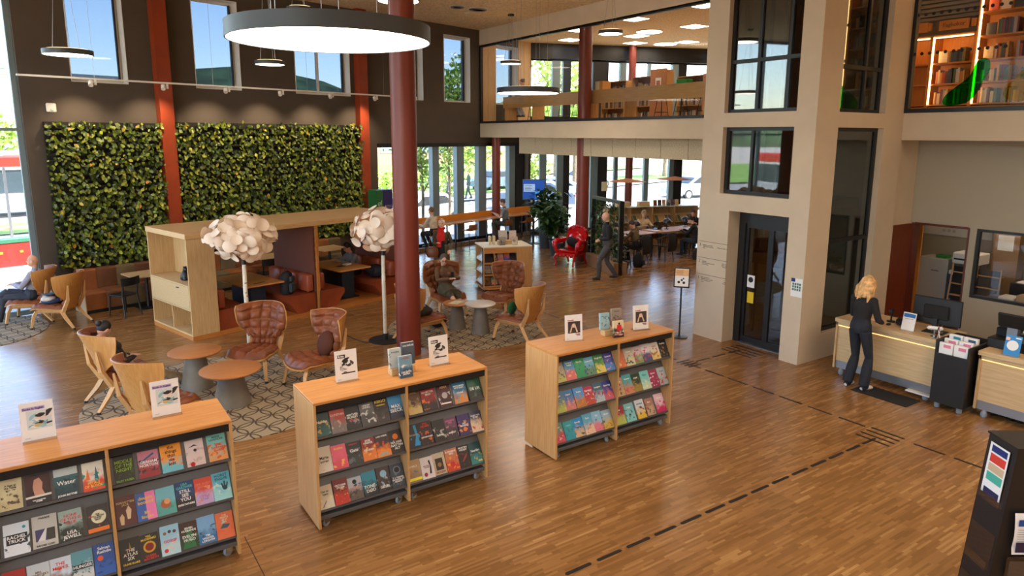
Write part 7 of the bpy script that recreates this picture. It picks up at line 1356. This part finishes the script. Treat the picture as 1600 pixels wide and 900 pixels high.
# ------------------------------------------------------------ red baroque armchair
REDP = mat('red_lacquer', (190, 12, 18), .12, coat=.5)
rc_ = thing('baroque_armchair', 'glossy red baroque armchair beside the pillar and potted tree', 'armchair', (12.28, 15.25, 0), facing(-.93, -.3))
q = MB(); q.tube([(0, .30, .36), (0, .28, .42), (0, -.22, .42), (0, -.25, .36)], [(.28, .05), (.34, .07), (.30, .07), (.26, .05)], 16, up=(0, 0, 1)); MB().box(-.33, .33, -.26, .34, .30, .40, .04).build('seat_frame', REDP, rc_, smooth=60); MB().box(-.30, .30, -.22, .31, .40, .47, .035).build('seat_cushion', REDP, rc_, smooth=60)
for sx in (-1, 1):
    MB().tube([(sx*.29, .28, .34), (sx*.33, .33, .24), (sx*.29, .31, .12), (sx*.31, .35, .02)], [.045, .04, .024, .032], 10).build('cabriole_leg', REDP, rc_, smooth=60); MB().tube([(sx*.27, -.24, .34), (sx*.29, -.29, .18), (sx*.31, -.36, .02)], [.04, .03, .026], 10).build('rear_leg', REDP, rc_, smooth=60)
    MB().tube([(sx*.33, .22, .40), (sx*.38, .26, .55), (sx*.40, .24, .64), (sx*.40, .16, .68), (sx*.37, -.08, .68), (sx*.31, -.22, .72)], [.05, .055, .085, .09, .08, .05], 12).build('arm_scroll', REDP, rc_, smooth=60)
q = MB(); pts = [(-.27, .46), (-.31, .62), (-.34, .85), (-.30, .96), (-.2, 1.0), (-.1, 1.05), (0, 1.09), (.1, 1.05), (.2, 1.0), (.30, .96), (.34, .85), (.31, .62), (.27, .46)]
n = len(pts); q.add([(x, -.24-.16*(z-.46), z) for x, z in pts]+[(x, -.32-.16*(z-.46), z) for x, z in pts], [tuple(range(n))[::-1], tuple(range(n, 2*n))]+[(k_, (k_+1) % n, n+(k_+1) % n, n+k_) for k_ in range(n)]); q.build('back_frame', REDP, rc_)
q = MB(); q.ell((0, -.26, .72), (.25, .07, .23), 18, 12, Matrix.Rotation(.16, 3, 'X')); q.build('back_pad', REDP, rc_, smooth=60)
for k in range(9): a = -1+k/4; MB().ell((a*.28, -.33+.0, 1.0+.1*(1-a*a)), (.045, .035, .045), 10, 8).build('carved_knob', REDP, rc_, smooth=60)
for k in range(5): MB().ell((-.24+.12*k, .345, .32-.02*(k % 2)), (.05, .025, .045), 10, 8).build('apron_carving', REDP, rc_, smooth=60)
q = MB(); q.ell((0, 0, 0), (.19, .07, .17), 14, 10); o = q.build('dark_pillow', cloth((30, 30, 36)), smooth=60, loc=(12.32, 15.24, .67), rz=facing(-.93, -.3)); o.rotation_euler.x = -.35; tag(o, 'dark pillow propped in the red armchair', 'pillow')
# ------------------------------------------------------------ plants
FIC = leafmat('ficus_leaves', [(0, (22, 46, 22)), (.6, (44, 78, 34)), (1, (90, 116, 52))], .3)
def bigleaf(q, p, d, s, r):
    d = Vector(d).normalized(); side = d.cross(Vector((0, 0, 1))); side = side.normalized() if side.length > .1 else Vector((1, 0, 0)); n = side.cross(d); p = Vector(p)
    c = [p, p+d*.35*s+side*.22*s+n*.03*s, p+d*.75*s+side*.18*s-n*.02*s, p+d*s-n*.12*s, p+d*.75*s-side*.18*s-n*.02*s, p+d*.35*s-side*.22*s+n*.03*s, p+d*.5*s-n*.01*s]
    q.add(c, [(6, 0, 1), (6, 1, 2), (6, 2, 3), (6, 3, 4), (6, 4, 5), (6, 5, 0)])
def potted(label, c, h, w, n, pot_r, pot_h, seed, size=.22):
    r = random.Random(seed); t = thing('potted_tree', label, 'potted plant', c, 0, 'potted trees'); MB().lathe([(pot_r*.78, 0), (pot_r, pot_h), (pot_r*.93, pot_h), (pot_r*.9, pot_h-.04)], 28).build('pot', mat('pot_slate', (50, 54, 60), .6), t, smooth=40); MB().lathe([(pot_r*.9, pot_h-.06), (pot_r*.88, pot_h-.045)], 20).build('soil', SOIL, t)
    q = MB()
    for k in range(5):
        a = r.uniform(0, 6.28); e = V(math.cos(a)*w*.35, math.sin(a)*w*.35, h*r.uniform(.7, .95)); b = MB(); b.tube([(math.cos(a)*.05, math.sin(a)*.05, pot_h-.06), tuple(e*.5+V(0, 0, pot_h*.4)), tuple(e)], [.018, .014, .006], 6); b.build('stem', BARK, t)
        for _ in range(n//5): f = r.uniform(.35, 1.05); p = V(e.x*f, e.y*f, pot_h+(e.z-pot_h)*f)+V(r.gauss(0, w*.15), r.gauss(0, w*.15), r.gauss(0, .1)); bigleaf(q, p, (r.uniform(-1, 1), r.uniform(-1, 1), r.uniform(-.5, .7)), size*r.uniform(.7, 1.2), r)
    q.build('foliage', FIC, t)['kind'] = 'stuff'; return t
potted('broad-leaved potted tree in a tall slate pot by the bar end', V(13.55, 18.15, 0), 1.95, 1.0, 340, .24, .66, 3, .34); potted('bushy potted tree with mottled leaves behind the red armchair', V(12.95, 16.75, 0), 1.72, 1.1, 900, .26, .5, 4, .24)
A_, B_ = V(12.45, 13.35, 0), V(12.95, 15.1, 0); dv = thing('plant_screen', 'black framed plant screen full of green leaves beside the walking man', 'plant screen', A_, math.atan2((B_-A_).y, (B_-A_).x)); LS = (B_-A_).length
for x in (0, LS-.07): MB().box(x, x+.07, -.06, .06, 0, 1.98).build('post', BLACK, dv)
MB().box(.07, LS-.07, -.06, .06, 1.9, 1.98).build('top_bar', BLACK, dv); MB().box(0, LS, -.2, .2, 0, .34, .01).build('planter_box', mat('planter_tan', (150, 116, 84), .6), dv)
r_ = random.Random(9); q = MB()
for _ in range(900): bigleaf(q, (r_.uniform(.08, LS-.08), r_.gauss(0, .07), r_.uniform(.34, 1.86)), (r_.uniform(-1, 1), r_.uniform(-1, .3), r_.uniform(-.8, .5)), r_.uniform(.09, .17), r_)
q.build('foliage', FIC, dv)['kind'] = 'stuff'
# ------------------------------------------------------------ reading room under the mezzanine
def long_table(lb, u0, u1, v0, v1): t = thing('reading_table', lb, 'table', (0, 0, 0), 0, 'reading tables'); MB().box(u0, u1, v0, v1, .71, .74, .004).build('table_top', OAK, t); [MB().box(x-.03, x+.03, y-.03, y+.03, 0, .71).build('leg', BLACK, t) for x in (u0+.1, u1-.1) for y in (v0+.1, v1-.1)]; return t
long_table('long oak reading table nearer the plant screen', 13.2, 15.4, 14.95, 15.75); long_table('long oak reading table nearer the lift', 15.55, 18.0, 14.95, 15.75)
DOME = mat('dome_blueblack', (40, 42, 56), .25)
def dome(lb, u, v): t = thing('dome_lamp', lb, 'table lamp', (u, v, .74), 0, 'dome table lamps'); MB().lathe([(.07, 0), (.07, .012), (.012, .02), (.012, .24)], 16).build('stand', BLACK, t, smooth=40); MB().lathe([(.135, .2), (.13, .26), (.1, .31), (.04, .345), (.005, .35)], 24).build('shade', DOME, t, smooth=50)
for k, (u, v) in enumerate(((14.15, 15.35), (15.0, 15.45), (16.3, 15.4), (17.2, 15.45))): dome('blue-black dome lamp on the reading tables, %s from the plant screen' % ORD[k], u, v)
def armchair(lb, u, v, fx, fy, proto=[]):
    if not proto:
        t = thing('spindle_chair', lb, 'chair', (u, v, 0), facing(fx, fy), 'black spindle chairs'); MB().box(-.23, .23, -.22, .23, .43, .46, .03).build('seat', BLACK, t)
        for x, y in ((-.2, .2), (.2, .2), (-.18, -.2), (.18, -.2)): MB().tube([(x, y, .43), (x*1.25, y*1.3, 0)], [.02, .014], 8).build('leg', BLACK, t)
        arc = [(.28*math.sin(a), -.27*math.cos(a)+.02, .80-.14*abs(math.sin(a))**2) for a in [(-1+k_/6)*1.75 for k_ in range(13)]]; MB().tube(arc, .016, 8).build('back_hoop', BLACK, t)
        for k_ in range(1, 12): MB().tube([arc[k_], (arc[k_][0]*.78, arc[k_][1]*.78, .45)], .008, 6).build('spindle', BLACK, t)
        proto.append(t); return t
    return clone(proto[0], (u, v, 0), facing(fx, fy), lb)
for u, v, fx, fy, lb in ((14.1, 14.45, -.25, .95, 'black spindle chair under the student with tied hair'), (15.15, 14.45, -.2, 1, 'empty black spindle chair hung with a dark coat'), (16.45, 14.3, -.45, .9, 'black spindle chair under the student in the black sweater'), (17.5, 14.4, -.1, 1, 'black spindle chair draped with a brown coat beside the lift'), (13.33, 14.35, .1, 1, 'black spindle chair behind the walking man'), (16.2, 16.4, -.35, -.9, 'black spindle chair under the woman in cream'), (14.6, 16.35, 0, -1, 'empty black spindle chair across the table, before the bookcase'), (17.0, 16.3, 0, -1, 'empty black spindle chair across the table, next to the woman in cream'), (18.1, 15.95, -.7, -.5, 'black spindle chair at the end of the reading table')): armchair(lb, u, v, fx, fy)
def coat(lb, u, v, fx, fy, c): t = thing('hung_coat', lb, 'coat', (u, v, 0), facing(fx, fy)); q = MB(); q.tube([(0, -.27, .83), (0, -.31, .8), (0, -.33, .6), (0, -.33, .32), (0, -.33, .3)], [(.19, .015), (.23, .03), (.2, .035), (.23, .03), (.2, .01)], 20, up=(0, 1, 0)); q.build('cloth', cloth(c), t, smooth=60); q = MB(); q.tube([(.2, -.3, .8), (.27, -.3, .6), (.27, -.28, .35)], [.05, .045, .04], 8); q.build('sleeve', cloth(c), t, smooth=60)
coat('dark coat hung over an empty spindle chair', 15.15, 14.45, -.2, 1, (34, 30, 30)); coat('brown coat hung over the spindle chair beside the lift', 17.5, 14.4, -.1, 1, (84, 66, 50)); coat('black coat hung over the chair of the student with tied hair', 14.1, 14.45, -.25, .95, (28, 26, 28))
def sack(lb, u, v, c, k=1): t = thing('rucksack', lb, 'bag', (u, v, 0), .3); q = MB(); q.tube([(0, 0, .0), (0, 0, .06), (0, 0, .3*k), (0, 0, .42*k)], [(.14, .1), (.17, .13), (.16, .12), (.07, .05)], 12, up=(0, 1, 0)); q.build('sack', cloth(c), t, smooth=60); MB().box(-.1, .1, -.17, -.1, .05, .2, .03).build('pocket', cloth(c), t)
sack('black rucksack on the floor by the student with tied hair', 13.72, 13.98, (24, 24, 26)); sack('dark satchel on the floor under the student in the black sweater', 16.1, 13.95, (34, 32, 34), .8)
t = thing('laptop', 'black laptop open in front of the woman in cream', 'laptop', (16.05, 15.62, .741), .35); MB().box(-.17, .17, -.12, .12, 0, .015, .003).build('keyboard_half', BLACK, t); o = MB().box(-.17, .17, -.006, .004, 0, .23, .003).build('lid', BLACK, t); o.location = (0, -.12, .012); o.rotation_euler.x = .25
for k, (u, v) in enumerate(((14.0, 15.2), (14.6, 15.25), (16.75, 15.2), (17.2, 15.15), (15.7, 15.25))): tag(MB().box(-.15, .15, -.1, .1, 0, .012, .003).build('open_book', PAPER, loc=(u, v, .741), rz=.3*k), 'white papers on the reading tables, %s from the plant screen' % ORD[k], 'papers', 'papers on the reading tables')
t = thing('drink_bottle', 'red drink bottle on the reading table by the plant screen', 'bottle', (13.55, 15.1, .741)); MB().lathe([(.035, 0), (.035, .15), (.015, .19)], 14).build('bottle', mat('bottle_red', (190, 40, 40), .3), t, smooth=50); MB().lathe([(.016, .19), (.016, .21)], 10).build('cap', WHITE, t)
bc = bookcase('low bookcase of sloped magazines under the far windows', 0, 0, 0, .1) if False else None
bk = thing('magazine_bookcase', 'low oak bookcase with sloped magazine racks before the far windows', 'bookcase', (16.5, 18.0, 0), FA+.02)
MB().box(-.3, 3.2, 0, .5, 1.17, 1.2).build('top_board', mat('cart_pale_top', (206, 196, 176), .4), bk)
for x in (-.3, .55, 1.4, 2.28, 3.17): MB().box(x, x+.03, 0, .5, 0, 1.17).build('upright', OAKZ, bk)
MB().box(-.27, 3.17, .48, .5, 0, 1.17).build('back_panel', OAKPALEZ, bk)
for x in (-.27, .58, 1.43, 2.31):
    for z in (.2, .62):
        q = MB(); q.add([(x, .03, z), (x+.82, .03, z), (x+.82, .3, z+.3), (x, .3, z+.3)], [(0, 1, 2, 3)]); q.build('sloped_rack', OAKPALE, bk); q = MB()
        for k in range(6): w = .12; q.box(x+.03+.13*k, x+.03+.13*k+w, .04, .05, z+.02, z+.3, m=None)
        o = MB()
        for k in range(6):
            m_ = Matrix.Translation((x+.09+.13*k, .05, z+.02)) @ Matrix.Rotation(-.75, 4, 'X'); o.box(-.055, .055, -.01, 0, 0, .28, m=m_)
        o.build('magazine_row', SHELFBOOKS, bk)['kind'] = 'stuff'
for k, (x, w) in enumerate(((.35, .5), (1.25, .4))): p = bk.matrix_basis @ V(x, .25, 1.2); tag(MB().box(-w/2, w/2, -.12, .12, 0, .16, .005).build('wooden_crate', OAKPALE, loc=p, rz=FA), ('wooden crate on the magazine bookcase top nearer the plant screen', 'second wooden crate on the magazine bookcase top')[k], 'crate')
for k in range(6): p = Matrix.Translation((16.5, 18.0, 0)) @ Matrix.Rotation(FA+.02, 4, 'Z') @ V(1.6+.17*k, .22, 1.201); m = Matrix.Translation(p) @ Matrix.Rotation(FA, 4, 'Z') @ Matrix.Rotation(-.15, 4, 'X') @ Matrix(((1, 0, 0), (0, 0, -1), (0, 1, 0))).to_4x4(); book('book standing on the magazine bookcase top, %s from the plant screen' % ORD[k], m, .14, .21, .02, ('', SPC[k*2], SPC[(k*2+3) % 12], SPC[(k+5) % 12], [], []), 'books on the magazine bookcase top')
for nm in ('wooden_crate', 'wooden_crate.001'):
    o = bpy.data.objects.get(nm)
    if o: p = Matrix.Translation((16.5, 18.0, 0)) @ Matrix.Rotation(FA+.02, 4, 'Z') @ V(.35 if nm == 'wooden_crate' else 1.15, .25, 1.201); o.location = p
def ufo(lb, u, v, z): t = thing('saucer_pendant', lb, 'lamp', (u, v, z), 0, 'saucer pendants'); MB().lathe([(.02, -.04), (.35, -.015), (.62, 0), (.35, .045), (.03, .1)], 40).build('saucer', mat('saucer_tan', (176, 116, 84), .5), t, smooth=50); MB().tube([(0, 0, .1), (0, 0, 3.62-z)], .006, 6).build('cord', BLACK, t)
ufo('tan saucer pendant in front of the far windows, by the slim pillar', 15.75, 16.7, 2.20); ufo('tan saucer pendant in front of the far windows, by the lift', 17.7, 16.45, 2.22)
# info pillar by the plant wall
ip = thing('info_pillar', 'tall info pillar with a green and a violet side near the street windows', 'sign', dwp(-4.78, .55), WA+.0); MB().box(-.28, .28, -.2, .2, 0, 1.3).build('base', DARKMETAL, ip); MB().box(-.28, -.06, -.2, .2, 1.3, 2.12).build('green_side', mat('info_green', (34, 96, 44), .6), ip); MB().box(-.06, .28, -.21, .2, 1.3, 2.12).build('violet_side', mat('info_violet', (44, 34, 92), .6), ip)
text('lettering', 'øl', .22, ink((190, 214, 190)), ip, Matrix.Translation((-.17, -.202, 1.75)) @ Matrix.Rotation(PI/2, 4, 'X')); MB().box(.0, .04, -.213, -.21, 1.62, 1.68).build('shield_mark', ink((200, 200, 120)), ip); text('lettering', 'bibliotek\nkommune', .05, ink((190, 180, 220)), ip, Matrix.Translation((.06, -.212, 1.65)) @ Matrix.Rotation(PI/2, 4, 'X'), 'LEFT')
tag(MB().box(-.01, .01, -.12, .12, 0, .35, .003).build('column_notice', mat('notice_cream', (226, 214, 180), .6), loc=FM @ V(2.93, -.19, 1.6), rz=FA+PI/2), 'small cream notice taped to the dark column by the far windows', 'notice')
# odds and ends
t = thing('folded_clothes', 'blue and white clothes heaped on the chair by the glazing', 'clothes', (-.12, 15.66, .46), .3); q = MB(); q.ell((0, 0, .05), (.2, .16, .07), 14, 8); q.build('blue_bundle', cloth((44, 62, 96)), t, smooth=60); q = MB(); q.ell((-.08, -.04, .1), (.13, .1, .06), 12, 8); q.build('white_bundle', cloth((206, 200, 194)), t, smooth=60)
q = MB(); q.ell((.1, .05, .12), (.12, .07, .05), 12, 8); q.build('beige_bundle', cloth((170, 140, 112)), t, smooth=60); tag(MB().box(-.13, .13, -.09, .09, 0, .02, .003).build('slate_notebook', cloth((70, 84, 96)), loc=(-.14, 15.62, .635), rz=.5), 'slate notebook on top of the heaped clothes', 'notebook')
t = thing('dark_handbag', 'dark bag lying on the chair beside the rust-red pillar', 'bag', (5.45, 10.96, .45), .2); q = MB(); q.ell((0, 0, .07), (.18, .13, .09), 14, 8); q.build('bag_body', cloth((50, 48, 38)), t, smooth=60); q = MB(); q.tube([(-.12, 0, .12), (0, .02, .22), (.12, 0, .12)], .012, 6); q.build('handle', cloth((40, 36, 30)), t)
t = thing('floor_bag', 'dark shopping bag on the rug beside the pillar chair', 'bag', (6.05, 11.55, .012), .4); q = MB(); q.ell((0, 0, .12), (.2, .15, .13), 14, 8); q.build('bag_body', cloth((44, 40, 36)), t, smooth=60); q = MB(); q.tube([(-.1, 0, .2), (0, .02, .3), (.1, 0, .2)], .012, 6); q.build('handle', cloth((40, 36, 30)), t)
q = MB(); q.ell((0, 0, 0), (.13, .05, .12), 12, 8); o = q.build('green_pillow', cloth((30, 96, 50)), smooth=60, loc=(6.80, 10.1, .58), rz=facing(-.36, .93)); tag(o, 'small green pillow in the chair with the wooden back', 'pillow')
tag(MB().box(-.14, .14, -.1, .1, 0, .006).build('open_magazine', cloth((206, 200, 170)), loc=(6.28, 11.24, .512), rz=.5), 'open magazine lying on the low oak table', 'magazine')
t = thing('pastry_box', 'white card box and tray on the second booth table', 'box', bo(3.85, .7, .776), WA+.3); MB().box(-.09, .09, -.06, .06, 0, .03, .004).build('box', PAPER, t); MB().box(-.3, -.12, -.05, .08, 0, .008).build('tray', BLACK, t)
t = thing('dark_jacket', 'dark jacket heaped on the booth bench behind the reader', 'jacket', bo(4.42, .42, .46), WA); q = MB(); q.ell((0, 0, .14), (.2, .28, .15), 14, 8); q.build('jacket_body', cloth((28, 28, 34)), t, smooth=60); q = MB(); q.tube([(-.15, -.1, .16), (-.28, -.15, .2), (-.35, -.12, .25)], [.06, .05, .04], 8); q.build('sleeve', cloth((28, 28, 34)), t, smooth=60)
